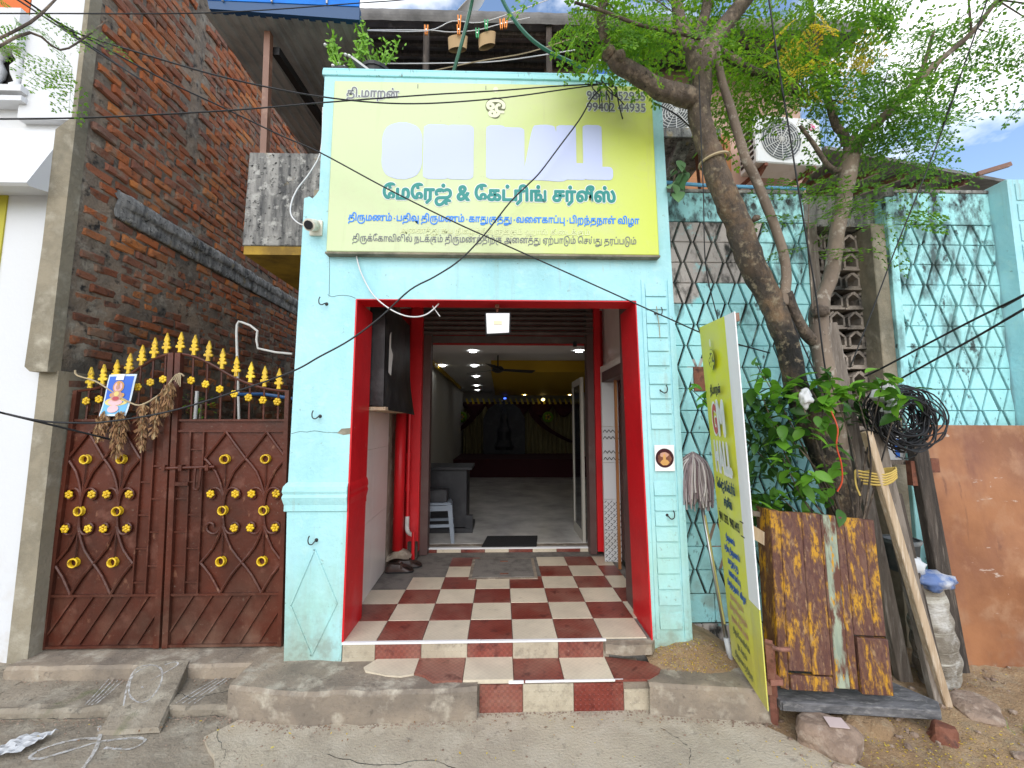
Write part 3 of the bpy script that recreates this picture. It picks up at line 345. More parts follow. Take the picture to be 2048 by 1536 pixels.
(1619,"1320,566 1396,566* 1501,490* 1555,347* 1555,244 1555,122* 1493,-33* 1440,-77 1402,-108* 1306,-143* 1197,-156* 1138,-156 272,-156 230,-156* 184,-168* 167,-179 151,-190* 133,-230* 133,-263 133,-278* 135,-305* 136,-317 54,-321 51,-303* 47,-260* 47,-243 47,-199* 79,-138* 104,-119 122,-106* 161,-91* 212,-84* 245,-84 1116,-84 1209,-84* 1341,-57* 1426,13* 1466,144* 1466,247 1466,338* 1427,446* 1358,494* 1314,494 1287,494* 1241,477* 1224,458 1204,435* 1188,373* 1188,319 1188,0 1102,0 1102,321 1102,370* 1092,439* 1077,461 1067,476* 1035,494* 1012,494 989,494* 958,477* 947,463 931,441* 922,372* 922,328 922,0 836,0 836,341 836,390* 845,456* 869,504* 889,524 910,545* 968,566* 1005,566 1044,566* 1104,538* 1148,483* 1161,443 1140,450 1151,483* 1198,536* 1271,566*|249,-12 196,-12* 108,41* 57,153* 57,243 57,350* 142,494* 282,566* 364,566 440,566* 549,521* 618,442* 651,339* 651,280 651,216* 623,116* 603,72 869,72 867,0 515,0 511,63 534,98* 563,201* 563,269 563,340* 513,440* 422,492* 360,492 290,492* 190,425* 136,310* 136,237 136,170* 167,91* 220,56* 253,56 279,56* 318,79* 340,123* 340,155 340,205* 288,258* 247,258 207,258* 137,216* 108,184 93,248 123,283* 212,328* 261,328 333,328* 422,240* 422,165 422,110* 380,30* 303,-12*"),
(1013,"249,-12 196,-12* 108,40* 57,153* 57,242 57,323* 105,445* 189,526* 298,566* 359,566 407,566* 507,540* 545,502 573,475* 604,405* 617,313* 617,252 617,217* 624,159* 642,113* 658,95 673,79* 715,62* 744,62 777,62* 831,94* 863,170* 863,237 863,303* 831,415* 774,508* 738,547 816,600 878,521* 950,347* 950,244 950,159* 901,45* 807,-12* 737,-12 694,-12* 623,13* 597,38 565,68* 531,174* 530,250 530,286* 522,362* 498,431* 472,455 452,473* 396,492* 355,492 286,492* 188,425* 136,308* 136,232 136,168* 167,90* 220,56* 253,56 280,56* 319,79* 340,123* 340,155 340,205* 288,258* 247,258 207,258* 137,216* 108,184 93,248 123,283* 212,328* 261,328 333,328* 422,240* 422,165 422,110* 380,30* 303,-12*|507,678 478,678* 440,715* 440,745 440,774* 478,812* 507,812 536,812* 574,774* 574,745 574,715* 536,678*"),
(693,"88,0 88,554 174,554 174,72 676,72 676,0"),
(1271,"878,843 941,843* 1044,809* 1086,774 1114,751* 1157,682* 1182,573* 1182,489 1182,0 1096,0 1096,461 1096,540* 1079,639* 1046,698* 1023,718 995,744* 919,768* 880,768 826,768* 749,732* 709,666* 709,621 709,585* 727,530* 763,490* 813,465* 844,460 846,390 784,397* 682,453* 623,551* 623,621 623,695* 692,793* 808,843*|249,-12 196,-12* 108,40* 57,153* 57,242 57,323* 105,445* 189,526* 298,566* 359,566 407,566* 507,540* 545,502 573,475* 604,405* 617,313* 617,252 617,217* 624,159* 642,113* 658,95 673,79* 715,62* 744,62 777,62* 831,94* 863,170* 863,237 863,301* 843,402* 805,489* 778,532 857,567 886,517* 928,414* 950,304* 950,244 950,159* 901,45* 807,-12* 737,-12 694,-12* 623,13* 597,38 565,68* 531,174* 530,250 530,286* 522,362* 498,431* 472,455 452,473* 396,492* 355,492 286,492* 188,425* 136,308* 136,232 136,168* 167,90* 220,56* 253,56 280,56* 319,79* 340,123* 340,155 340,205* 288,258* 247,258 207,258* 137,216* 108,184 93,248 123,283* 212,328* 261,328 333,328* 422,240* 422,165 422,110* 380,30* 303,-12*"),
(869,"570,566 646,566* 751,490* 805,347* 805,244 805,122* 743,-33* 690,-77 652,-108* 556,-143* 447,-156* 388,-156 270,-156 228,-156* 182,-168* 165,-179 149,-190* 131,-230* 131,-263 131,-278* 133,-305* 134,-317 52,-321 49,-303* 45,-260* 45,-243 45,-199* 77,-138* 102,-119 120,-106* 159,-91* 210,-84* 243,-84 366,-84 459,-84* 591,-57* 676,13* 716,144* 716,247 716,338* 677,446* 608,494* 563,494 537,494* 491,477* 474,458 454,435* 438,373* 438,319 438,0 352,0 352,321 352,370* 342,439* 327,461 317,476* 285,494* 262,494 239,494* 208,477* 197,463 181,441* 172,371* 172,327 172,0 86,0 86,341 86,390* 95,456* 119,504* 139,524 160,545* 218,566* 255,566 294,566* 354,538* 398,483* 411,443 390,450 401,483* 448,536* 521,566*|434,678 405,678* 367,715* 367,745 367,774* 405,812* 434,812 463,812* 501,774* 501,745 501,715* 463,678*"),
(801,"392,-212 335,-159 528,24 528,482 492,482 494,554 784,554 784,482 614,482 614,0|249,-12 196,-12* 108,40* 57,151* 57,239 57,316* 107,430* 150,468 182,497* 264,535* 376,554* 451,554 508,554 508,482 439,482 375,482* 289,467* 234,441* 214,423 176,389* 136,293* 136,232 136,170* 167,92* 220,56* 254,56 280,56* 318,79* 340,123* 340,155 340,205* 288,258* 247,258 207,258* 137,216* 108,184 93,248 123,283* 212,328* 261,328 333,328* 422,240* 422,165 422,110* 380,30* 303,-12*"),
(1015,"424,-297 342,-297* 211,-229* 119,-98* 71,92* 71,214 71,242 71,363* 119,556* 208,700* 329,795* 475,843* 557,843 639,843* 760,801* 804,763 839,734* 887,659* 915,565* 928,449* 928,377 928,0 842,0 842,334 842,418* 826,565* 778,681* 730,717 699,741* 612,768* 554,768 494,768* 378,730* 278,651* 201,524* 157,346* 157,229 157,112* 193,-59* 262,-169* 360,-222* 421,-222 480,-222* 566,-186* 621,-116* 648,-14* 648,53 648,126* 622,211* 573,247* 538,247 508,247* 456,222* 436,207 437,281 455,295* 514,319* 553,319 607,319* 690,265* 736,152* 736,62 736,-39* 689,-177* 604,-260* 491,-297*|355,0 355,554 442,554 442,0"),
(901,"400,-12 325,-12* 200,46* 107,152* 57,302* 57,393 57,505* 130,673* 251,786* 399,843* 475,843 555,843* 667,803* 707,768 745,735* 791,644* 813,512* 813,415 813,0 727,0 727,365 727,457* 713,587* 679,678* 648,709 620,738* 534,768* 475,768 424,768* 308,728* 207,638* 143,492* 143,385 143,323* 168,222* 214,144* 276,90* 313,75 329,71 349,64* 390,58* 411,58 462,58* 523,115* 523,173 523,218* 474,277* 430,277 387,277* 335,221* 335,171 335,135* 359,69* 384,43 326,27 299,53* 257,132* 257,192 257,234* 295,305* 373,349* 432,349 481,349* 557,308* 602,229* 602,173 602,108* 547,26* 456,-12*"),
(963,"354,0 354,554 440,554 440,72 789,72 789,554 875,554 875,0|240,-11 203,-11* 148,14* 129,36 118,51* 99,89* 88,151* 88,202 88,554 174,554 174,223 174,177* 182,102* 202,82 212,72* 239,61* 258,61 287,61* 338,91* 360,125 358,39 339,20* 281,-11*|481,678 452,678* 414,715* 414,745 414,774* 452,812* 481,812 510,812* 548,774* 548,745 548,715* 510,678*"),
(985,"766,64 724,64* 653,92* 611,154* 611,203 611,226* 624,282* 640,299 652,295 599,266* 547,184* 547,134 547,98* 567,43* 586,23 606,2* 661,-25* 740,-37* 796,-37 876,-37 876,-108 790,-108 738,-108* 678,-100* 656,-94 585,-74* 502,-7* 466,79* 466,126 466,175* 505,261* 578,333* 627,358 708,319 696,294* 683,249* 683,221 683,186* 716,135* 765,135 793,135* 829,164* 848,214* 848,245 848,322* 762,432* 607,490* 503,490 411,490* 267,457* 170,393* 146,347 135,305 134,295* 131,277* 131,268 131,223* 159,162* 208,132* 239,132 274,132* 316,178* 316,221 316,265* 269,312* 230,312 202,312* 148,285* 125,262 143,348 166,365* 223,382* 250,382 294,382* 361,346* 398,278* 398,229 398,178* 359,104* 286,64* 234,64 187,64* 103,111* 52,202* 52,269 52,335* 111,439* 158,475 203,509* 308,549* 431,566* 502,566 629,566* 810,497* 866,435 901,398* 933,303* 933,256 933,223* 918,155* 880,98* 816,64*|317,-7 374,-7* 445,-49* 479,-114* 479,-148 479,-180* 458,-231* 439,-253 351,-257 374,-235* 396,-187* 396,-161 396,-138* 380,-99* 345,-76* 314,-76 297,-76* 262,-90* 238,-125* 238,-155 238,-184* 261,-221* 299,-242* 344,-251* 365,-251 434,-249 473,-243* 529,-214* 572,-164* 593,-128 603,-111* 618,-88* 625,-80 706,-103 696,-113* 682,-139* 674,-153 647,-206* 576,-282* 478,-321* 409,-321 388,-321 335,-321* 245,-297* 213,-272 187,-251* 157,-192* 157,-152 157,-108* 198,-43* 271,-7*"),
]
WD={"name":[0,1,2,3,4,5,6],"svcA":[7,3,7,8,9],"svcB":[7,10,11,8,1,12],"svcC":[13,14,15,16],"b1":[0,1,17,3,18,19],"b2":[20,0,1,21],"b3":[10,4,22,23,24,22],"b4":[25,26,27,10,4,28,29],"b5":[20,1,5,30,0,31,4,32],"b6":[25,1,33,4],"f1":[34,26,35,24,22],"f2":[36,20],"f3":[31,1,10,37,38,13,1,10,39,40,23,19],"f4":[41,4,42],"f5":[10,1,26,43,40,23,19],"g1":[0,1,17,40,7,10,4,25,1,44,42],"g2":[31,43,40,23,19],"g3":[0,1,17,3,18,24,0,1,45,23],"g4":[46,45,20,4,47,19],"g5":[48,13,49,22],"g6":[0,8,28,20,47,19],"om":[50]}
D={
"trA":[(2.263,2.72,0.926,0.117),(2.25,2.72,1.084,0.111),(2.177,2.72,1.437,0.119),(2.072,2.72,1.7,0.106),(1.978,2.72,1.967,0.087),(1.935,2.716,2.238,0.085),(1.841,2.703,2.511,0.092),(1.711,2.69,2.785,0.099),(1.63,2.677,3.026,0.099),(1.531,2.664,3.269,0.096),(1.458,2.651,3.477,0.089),(1.404,2.639,3.65,0.086),(1.364,2.626,3.824,0.089),(1.366,2.613,3.999,0.09),(1.368,2.6,4.174,0.093)],
"trA_l":[(1.357,2.6,4.099,0.069),(1.278,2.6,4.36,0.052),(1.236,2.6,4.551,0.049),(1.208,2.58,4.759,0.045),(1.167,2.54,5.059,0.038),(1.028,2.5,5.55,0.028)],
"trA_r":[(1.38,2.6,4.137,0.083),(1.453,2.583,4.311,0.083),(1.557,2.567,4.467,0.069),(1.679,2.55,4.623,0.059),(1.815,2.5,4.798,0.048),(2.028,2.45,5.124,0.034),(2.221,2.4,5.446,0.02)],
"trA_m":[(1.375,2.6,4.174,0.048),(1.391,2.625,4.427,0.046),(1.457,2.65,4.65,0.043),(1.513,2.675,4.961,0.036),(1.511,2.7,5.447,0.026)],
"trA_b":[(1.366,2.62,3.93,0.083),(1.206,2.572,3.923,0.081),(1.05,2.524,3.921,0.073),(0.887,2.48,3.978,0.069),(0.761,2.44,4.002,0.061),(0.692,2.4,4.032,0.051)],
"trA_bu":[(0.726,2.45,4.052,0.042),(0.671,2.43,4.173,0.039),(0.636,2.41,4.292,0.039),(0.641,2.38,4.401,0.035),(0.619,2.34,4.565,0.029),(0.551,2.3,4.794,0.019)],
"trA_s":[(1.45,2.58,4.288,0.038),(1.598,2.628,4.263,0.035),(1.767,2.676,4.216,0.036),(1.958,2.72,4.203,0.033),(2.113,2.76,4.163,0.026),(2.288,2.8,4.102,0.019)],
"trA_t":[(1.324,2.5,4.279,0.02),(1.089,2.425,4.243,0.016),(0.866,2.35,4.2,0.013),(0.596,2.275,4.214,0.012),(0.429,2.2,4.175,0.009)],
"trB":[(1.458,2.55,4.274,0.027),(1.491,2.567,4.061,0.031),(1.563,2.583,3.809,0.034),(1.646,2.6,3.504,0.037),(1.713,2.62,3.389,0.037),(1.803,2.64,3.177,0.037),(1.899,2.66,2.905,0.037),(1.93,2.673,2.718,0.037),(1.921,2.687,2.593,0.041),(1.911,2.7,2.51,0.041)],
"trBC":[(1.93,2.68,2.591,0.041),(2.01,2.72,2.43,0.044),(2.108,2.76,2.314,0.048),(2.243,2.8,2.238,0.049)],
"trC":[(2.253,2.72,1.211,0.085),(2.23,2.734,1.534,0.086),(2.226,2.748,1.868,0.078),(2.22,2.762,2.061,0.075),(2.21,2.775,2.29,0.076),(2.221,2.786,2.474,0.07),(2.274,2.795,2.61,0.06),(2.343,2.805,2.749,0.057),(2.393,2.814,2.927,0.061),(2.443,2.822,3.138,0.058),(2.504,2.829,3.322,0.062),(2.552,2.836,3.513,0.067),(2.604,2.843,3.703,0.071),(2.649,2.85,3.816,0.079)],
"trC_r":[(2.671,2.85,3.797,0.045),(2.694,2.807,3.838,0.037),(2.833,2.764,3.981,0.037),(2.999,2.721,4.162,0.033),(3.181,2.671,4.337,0.025),(3.351,2.614,4.485,0.021),(3.493,2.557,4.686,0.018),(3.649,2.5,4.896,0.014)],
"trC_l":[(2.578,2.85,3.787,0.041),(2.553,2.836,3.864,0.037),(2.488,2.821,3.916,0.034),(2.437,2.807,4.095,0.03),(2.379,2.786,4.309,0.026),(2.322,2.757,4.547,0.022),(2.291,2.729,4.843,0.019),(2.252,2.7,5.18,0.015)],
"trC_s":[(2.476,2.84,3.569,0.033),(2.376,2.793,3.587,0.022),(2.239,2.747,3.726,0.018),(2.119,2.7,3.815,0.014)],
"trC_u":[(2.992,2.7,4.159,0.018),(3.036,2.667,4.278,0.018),(3.058,2.633,4.403,0.014),(3.061,2.6,4.486,0.011)],
"lbr":[(-2.252,1.7,3.321,0.006),(-2.137,1.767,3.514,0.007),(-2.116,1.833,3.702,0.005),(-2.13,1.9,3.859,0.005)],
"lbr2":[(-2.227,1.7,3.287,0.006),(-2.141,1.775,3.473,0.007),(-2.085,1.85,3.461,0.005),(-2.057,1.925,3.603,0.005),(-2.034,2,3.779,0.005)],
"w1":[(-2.65,2,3.216),(-2.614,2.087,3.287),(-2.301,2.173,3.368),(-2.007,2.26,3.461),(-1.562,2.347,3.574),(-1.102,2.433,3.702),(-0.5,2.52,3.84),(-0.012,2.607,3.958),(0.41,2.693,4.077),(0.771,2.78,4.181)],
"w2":[(-2.409,1.9,3.796),(-2.263,1.973,3.721),(-2.161,2.047,3.724),(-1.911,2.12,3.695),(-1.611,2.193,3.657),(-1.346,2.267,3.651),(-1.091,2.34,3.663),(-0.787,2.413,3.692),(-0.492,2.487,3.753),(-0.145,2.56,3.846),(0.159,2.633,3.951),(0.483,2.707,4.071),(0.771,2.78,4.181)],
"w3":[(-2.374,1.9,3.797),(-2.381,2.05,3.837),(-2.264,2.2,3.831),(-2.018,2.35,3.757),(-1.758,2.5,3.702),(-1.467,2.611,3.61),(-1.216,2.646,3.516),(-0.787,2.68,3.296),(-0.351,2.714,3.09),(-0.01,2.749,2.95),(0.337,2.771,2.803),(0.755,2.789,2.62),(1.177,2.806,2.436),(1.463,2.823,2.321),(1.894,2.84,2.205)],
"w4":[(-2.548,2.1,1.785),(-2.517,2.157,1.763),(-2.378,2.214,1.721),(-2.258,2.271,1.711),(-2.157,2.329,1.716),(-1.886,2.386,1.77),(-1.599,2.443,1.873),(-1.263,2.5,2.013),(-1.103,2.529,2.115),(-0.936,2.557,2.224),(-0.765,2.586,2.375),(-0.587,2.614,2.564),(-0.433,2.643,2.666),(-0.275,2.671,2.791),(-0.111,2.7,2.987),(0.058,2.711,3.22),(0.18,2.723,3.355),(0.268,2.734,3.456),(0.412,2.746,3.664),(0.56,2.757,3.881),(0.656,2.769,4.059),(0.76,2.78,4.177)],
"w5":[(-3.207,2.4,4.217),(-2.923,2.514,4.349),(-2.396,2.629,4.488),(-2.048,2.743,4.631),(-1.659,2.857,4.795),(-1.112,2.971,4.989),(-0.833,3.086,5.152),(-0.443,3.2,5.349)],
"w6":[(2.26,1.6,2.294),(2.435,1.82,2.303),(2.451,2.04,2.246),(2.406,2.26,2.152),(2.339,2.48,2.044),(2.439,2.7,2.027)],
"w7":[(2.252,1.6,2.235),(2.427,1.82,2.236),(2.44,2.04,2.149),(2.394,2.26,2.037),(2.426,2.48,1.961),(2.531,2.7,1.899)],
"w8":[(2.883,2.2,4.131),(2.863,2.283,3.931),(2.792,2.367,3.596),(2.678,2.45,3.213),(2.559,2.533,2.833),(2.452,2.617,2.456),(2.341,2.7,2.084)],
"w9":[(1.661,2.3,4.41),(1.746,2.357,3.887),(1.822,2.414,3.563),(1.905,2.471,3.129),(1.981,2.529,2.824),(2.054,2.586,2.545),(2.116,2.643,2.192),(2.187,2.7,1.865)],
"w10":[(1.305,2.5,4.007),(1.324,2.55,3.584),(1.348,2.6,3.222),(1.364,2.65,2.87),(1.404,2.7,2.68),(1.486,2.75,2.416)],
"w11":[(1.093,2.74,4.006),(1.275,2.735,3.89),(1.444,2.73,3.68),(1.54,2.725,3.49),(1.629,2.72,3.193),(1.781,2.715,2.831),(1.917,2.71,2.548),(2.045,2.705,2.203),(2.156,2.7,1.899)],
"wcc":[(-1.418,3.1,4.207),(-1.405,3.071,3.828),(-1.467,3.043,3.624),(-1.54,3.014,3.473),(-1.565,2.983,3.336),(-1.539,2.949,3.225),(-1.457,2.914,3.147),(-1.376,2.88,3.124)],
"wpo":[(-1.036,2.88,2.913),(-0.992,2.87,2.773),(-0.903,2.86,2.615),(-0.793,2.85,2.516),(-0.685,2.84,2.46),(-0.605,2.867,2.454),(-0.54,2.895,2.476),(-0.493,2.923,2.52),(-0.451,2.95,2.577)],
"wpo2":[(-0.498,2.95,2.558),(-0.472,2.95,2.521),(-0.442,2.95,2.48)],
"wpipeY":[(1.1,2.75,4.088),(1.217,2.75,4.114),(1.331,2.75,4.039)],
"hose1":[(-0.232,3.1,5.277),(-0.269,3.167,5.167),(-0.347,3.233,4.91),(-0.424,3.3,4.693)],
"hose2":[(-0.027,3.3,5.49),(0.048,3.283,5.304),(0.156,3.267,5.122),(0.284,3.25,4.967),(0.452,3.233,4.838),(0.619,3.217,4.743),(0.708,3.2,4.666)],
"line1":[(-1.407,3.6,5.402),(-0.728,3.6,5.41),(-0.47,3.6,5.521),(-0.209,3.6,5.513),(0.172,3.6,5.655),(0.558,3.6,5.826)],
"line2":[(-1.398,3.7,5.506),(-0.749,3.7,5.524),(-0.506,3.7,5.509),(-0.239,3.7,5.538),(-0.019,3.7,5.608),(0.275,3.7,5.687)],
"line3":[(-2.062,3.6,5.073),(-1.585,3.56,5.047),(-1.069,3.52,4.992),(-0.471,3.48,4.974),(-0.017,3.44,4.967),(0.656,3.4,5.054)],
"line4":[(-0.767,3.5,4.876),(-0.198,3.45,4.972),(0.251,3.4,5.023),(0.784,3.35,5.178),(1.309,3.3,5.311)],
"pod1":[(0.102,2.5,4.174),(0.086,2.5,4.102),(0.07,2.5,4.03),(0.073,2.5,3.977)],
"pw":[(-2.368,3.9,1.07),(-2.411,3.9,1.746),(-2.471,3.9,2.398),(-2.486,3.9,2.637),(-2.437,3.9,2.661),(-2.293,3.9,2.58),(-2.278,3.9,2.414),(-1.957,3.9,2.363)],
}
# ================================================================ SETTING
def nn(x, y, s=1., k=0): return noise.noise(Vector((x * s, y * s, k)))
# the ground: one sheet to the horizon
g = MB()
g.grid(lambda u, v: (-150 + 300 * u, -150 + 300 * v, -.035), 4, 4)
struct(obj('ground', g, M['oldconc'], recalc=False))
# light concrete road in front of the steps
def sheet(outline, z, amp=.0, step=None):
    m = MB(); n = len(outline); m.add([(x, y, z) for x, y in outline] + [(x, y, z - .06) for x, y in outline],
        [tuple(range(n))] + [(i, n + i, n + (i + 1) % n, (i + 1) % n) for i in range(n)]); return m
def wob(pts, amp, k, n=8):
    o = []
    for i in range(len(pts)):
        a = Vector(pts[i]); b = Vector(pts[(i + 1) % len(pts)]); d = b - a; q = Vector((-d.y, d.x)); q = q.normalized() if q.length else q
        m = max(1, min(n, int(d.length / .08)))
        for j in range(m):
            p = a + d * (j / m); w = amp * noise.noise(Vector((p.x * 5, p.y * 5, k))); o.append(tuple(p + q * (w if j or True else 0)))
    return o
rd = wob([(-1.50, 2.66), (-1.62, 2.50), (-1.42, 2.28), (-1.30, 1.9), (-1.1, 1.2), (-1.0, -1.0), (-1.0, -30), (9, -30), (6, -2), (2.6, 1.3), (1.95, 2.1), (1.62, 2.36), (1.43, 2.56), (1.0, 2.66)], .035, 3, 12)
struct(obj('road', sheet(rd, 0), M['concrete']))
# older, darker concrete in front of the gate
oc = MB(); oc.grid(lambda u, v: (-9 + 7.9 * u, -6 + 8.72 * v, -.012 + .016 * nn(-9 + 7.9 * u, -6 + 8.72 * v, 3) - .0 * u), 90, 100)
struct(obj('old_pavement', oc, M['oldconc'], sm=True, recalc=False))
# dirt on the right
def dirt_h(x, y):
    d = max(0, min(1, (y - 2.1) / 1.0)); e = max(0, min(1, (x - 1.45) / .25))
    h = .0 + .10 * d
    m = math.exp(-((x - 1.28) / .33) ** 2) * max(0, min(1, (y - 2.56) / .3))   # heap against the building
    h += .13 * m + .055 * (1 - e) * max(0, min(1, (y - 2.55) / .05))
    edge = max(0, min(1, (x - (1.55 + (2.45 - y) * .75)) / .5))
    h = h if y > 2.67 and x < 1.6 else -.02 + (h + .03) * edge
    return h + .018 * nn(x, y, 4, 1) + .012 * nn(x, y, 13, 2) + .006 * nn(x, y, 40, 3)
dg = MB(); NX, NY = 190, 120
dg.grid(lambda u, v: (.96 + 4.6 * u * u * .55 + 4.6 * u * .45, .2 + 2.95 * (1 - (1 - v) ** 1.5), dirt_h(.96 + 4.6 * u * u * .55 + 4.6 * u * .45, .2 + 2.95 * (1 - (1 - v) ** 1.5))), NX, NY)
dg.v = [(x, y, z if (x > 1.03 or y > 2.63) else z - .1) for x, y, z in dg.v]
struct(obj('dirt_ground', dg, M['dirt'], sm=True, recalc=False))
# concrete kerb that carries the steps on to the right
kb = MB()
def rough_slab(x0, x1, y0, y1, z0, z1, nx=24, amp=.012, k=0, yf=None):
    """slab whose worn front edge and top wander a little"""
    m = MB()
    def fn(u, v):
        x = x0 + (x1 - x0) * u; yy0 = yf(x) if yf else y0
        w = amp * nn(x, 0, 7, k)
        if v <= .3: return (x, yy0 + w, z0 + (z1 - z0 - .018) * v / .3 + 0)
        if v <= .4: return (x, yy0 + w + .016, z1 + amp * .5 * nn(x, 3, 9, k))
        t = (v - .4) / .6; y = yy0 + .016 + (y1 - yy0 - .016) * t
        return (x, y, z1 + amp * .5 * nn(x, y, 6, k + 1))
    return m.grid(fn, nx, 20)
struct(obj('kerb', rough_slab(.885, 1.56, 2.58, 2.75, -.02, .172, 24, .014, 5, lambda x: 2.60 - .13 * max(0, (x - .9))), M['stepconc'], sm=False))
# landing left of the lower step
struct(obj('landing', rough_slab(-1.60, -.135, 2.57, 3.0, -.02, .172, 40, .02, 9, lambda x: 2.57 + .16 * max(0, (-x - 1.25)) ** .7 + .05 * max(0, x + .5)), M['stepconc']))
# gate threshold, its step and the slab below
th = thing('gate_threshold', None, None, (-2.3, 3.0, 0)); th['kind'] = 'structure'
obj('upper_slab', rough_slab(-3.22, -1.405, 2.95, 3.5, -.02, .13, 44, .014, 12), M['stepconc'], th)
obj('lower_slab', rough_slab(-3.10, -1.40, 2.67, 3.0, -.03, .045, 44, .03, 15), M['oldconc'], th)
rmp = MB(); rmp.hexa([(-2.24, 2.53, -.01), (-1.90, 2.55, -.01), (-2.06, 2.99, .0), (-2.40, 2.99, .0)], [(-2.22, 2.54, .012), (-1.92, 2.56, .012), (-2.07, 2.985, .142), (-2.39, 2.985, .142)])
obj('ramp', rmp, M['oldconc'], th)
# sloping rubble foot of the white house
rb = MB(); rb.grid(lambda u, v: (-4.6 + 1.5 * u + .25 * (1 - v) * 0, 2.35 + .85 * v, max(-.03, .28 * v * (1 - u * .75) + .03 * nn(u * 3, v * 3, 2, 8) + .02 * nn(u * 9, v * 9, 2, 3))), 30, 24)
struct(obj('sloping_footing', rb, M['oldconc'], sm=True, recalc=False))

# ---------------------------------------------------------------- porch floor and steps, tile by tile
FZ, LZ = .285, .17
pf = thing('porch_floor', None, None, (0, 3.8, FZ)); pf['kind'] = 'structure'
bed = MB().box(-1.19, 1.24, 3.07, 4.82, .05, FZ - .006).box(-1.03, 1.005, 2.905, 3.07, .05, FZ - .006)
obj('mortar_bed', bed, M['manhole'], pf)
TW, TD = .300, .2875
tm = {}
for k in ('tilecream', 'tilered'):
    tm[k] = mesh('tile', MB().box(-TW / 2 + .0022, TW / 2 - .0022, -TD / 2 + .0022, TD / 2 - .0022, -.008, 0), M[k], bev=.0015)
x00 = -1.118
for j in range(6):
    y0 = 2.905 + TD * j
    for i in range(-1, 9):
        x0 = x00 + TW * i; x1 = x0 + TW
        if j < 1: lo, hi = -1.03, 1.0
        else: lo, hi = -1.10 - .07 * (y0 - 3.07) / 1.7, 1.16
        if x1 < lo + .05 or x0 > hi - .05: continue
        # bare mortar where the tiles are gone: by the left wall, under the manhole lid
        if j == 3 and i <= 0: continue
        if j >= 4 and (i <= 1 or i in (3, 4)): continue
        red = (i + j) % 2 == 1
        k = 'tilered' if red else 'tilecream'
        zt = FZ + random.uniform(-.0008, .0012); rot = (random.uniform(-.003, .003), random.uniform(-.003, .003), 0)
        if x0 < lo or x1 > hi:
            a, b = max(x0, lo), min(x1, hi)
            o = obj('tile', MB().box(a + .002, b - .002, y0 + .002, y0 + TD - .002, FZ - .008, FZ), M[k], pf, bev=.0012)
        else: put('tile', tm[k], pf, (x0 + TW / 2, y0 + TD / 2, zt), rot)
# nosing trims
nt_ = thing('upper_step', None, None, (0, 2.9, LZ)); nt_['kind'] = 'structure'
obj('step_body', MB().box(-1.03, .72, 2.897, 2.904, .0, FZ - .010), M['stepconc'], nt_)
obj('nosing_strip', MB().box(-1.032, -.13, 2.884, 2.904, FZ - .010, FZ + .003), M['trim'], nt_)
obj('nosing_strip', MB().box(-.128, .70, 2.883, 2.904, FZ - .009, FZ + .002), M['trim'], nt_)
def dimple_tile(x0, x1, y, z0, z1, key, parent):
    m = MB().box(x0 + .002, x1 - .002, y - .008, y, z0 + .002, z1 - .002)
    nx = max(2, int((x1 - x0) / .026)); nz_ = max(2, int((z1 - z0) / .026))
    for a in range(nx):
        for b in range(nz_):
            cx = x0 + (x1 - x0) * (a + .5) / nx; cz = z0 + (z1 - z0) * (b + .5) / nz_
            m.add([(cx - .006, y - .008, cz), (cx, y - .008, cz - .006), (cx + .006, y - .008, cz), (cx, y - .008, cz + .006), (cx, y - .0115, cz)], [(0, 1, 4), (1, 2, 4), (2, 3, 4), (3, 0, 4)])
    return obj('riser_tile', m, M['risercream' if key == 'tilecream' else key], parent)
xs = [-1.03, -.818, -.518, -.218, .082, .382, .682]
for q in range(6): dimple_tile(xs[q], xs[q + 1], 2.897, LZ - .02, FZ - .011, 'tilered' if q % 2 else 'tilecream', nt_)
# broken corner on the right of the upper step
brk = MB(); brk.prism(wob([(.69, 2.86), (.80, 2.83), (.99, 2.84), (1.03, 2.90), (1.0, 2.92), (.69, 2.92)], .012, 4, 6), FZ - .075, FZ - .012, 'z')
obj('broken_slab', brk, M['stepconc'], nt_)
lp = thing('lower_step', None, None, (.3, 2.75, 0)); lp['kind'] = 'structure'
obj('step_body', MB().box(-.14, .90, 2.655, 2.9, -.02, LZ - .010), M['stepconc'], lp)
for q, (a, b) in enumerate([(-.835, -.530), (-.530, -.225), (-.225, .08), (.08, .385), (.385, .69), (.69, .98)]):
    k = 'tilered' if q % 2 else 'tilecream'
    if q == 0: pts = [(-.80, 2.895), (-.53, 2.895), (-.53, 2.72), (-.60, 2.70), (-.70, 2.71), (-.835, 2.76), (-.86, 2.80)]
    elif q == 1: pts = [(-.528, 2.895), (-.227, 2.895), (-.227, 2.645), (-.40, 2.645), (-.46, 2.70), (-.528, 2.725)]
    elif q == 5: pts = [(.692, 2.895), (.95, 2.83), (1.01, 2.75), (.98, 2.70), (.90, 2.645), (.692, 2.645)]
    else: pts = [(a + .002, 2.895), (b - .002, 2.895), (b - .002, 2.648), (a + .002, 2.648)]
    obj('tile', MB().prism(pts, LZ - .009, LZ + (.013 + .0008 * q if q < 3 else .001 + .0006 * q), 'z'), M[k], lp)
for q, (a, b) in enumerate([(-.125, .135), (.135, .440), (.440, .742), (.742, .93)]):
    dimple_tile(a, b, 2.653, -.005, LZ - (.012 if q < 3 else .05), 'tilecream' if q % 2 else 'tilered', lp)
obj('nosing_strip', MB().box(.05, .14, 2.640, 2.652, LZ - .008, LZ + .006), M['trim'], lp)
obj('nosing_strip', MB().prism([(.15, 2.644), (.74, 2.646), (.74, 2.652), (.15, 2.652)], LZ - .006, LZ + .005, 'z'), M['trim'], lp)
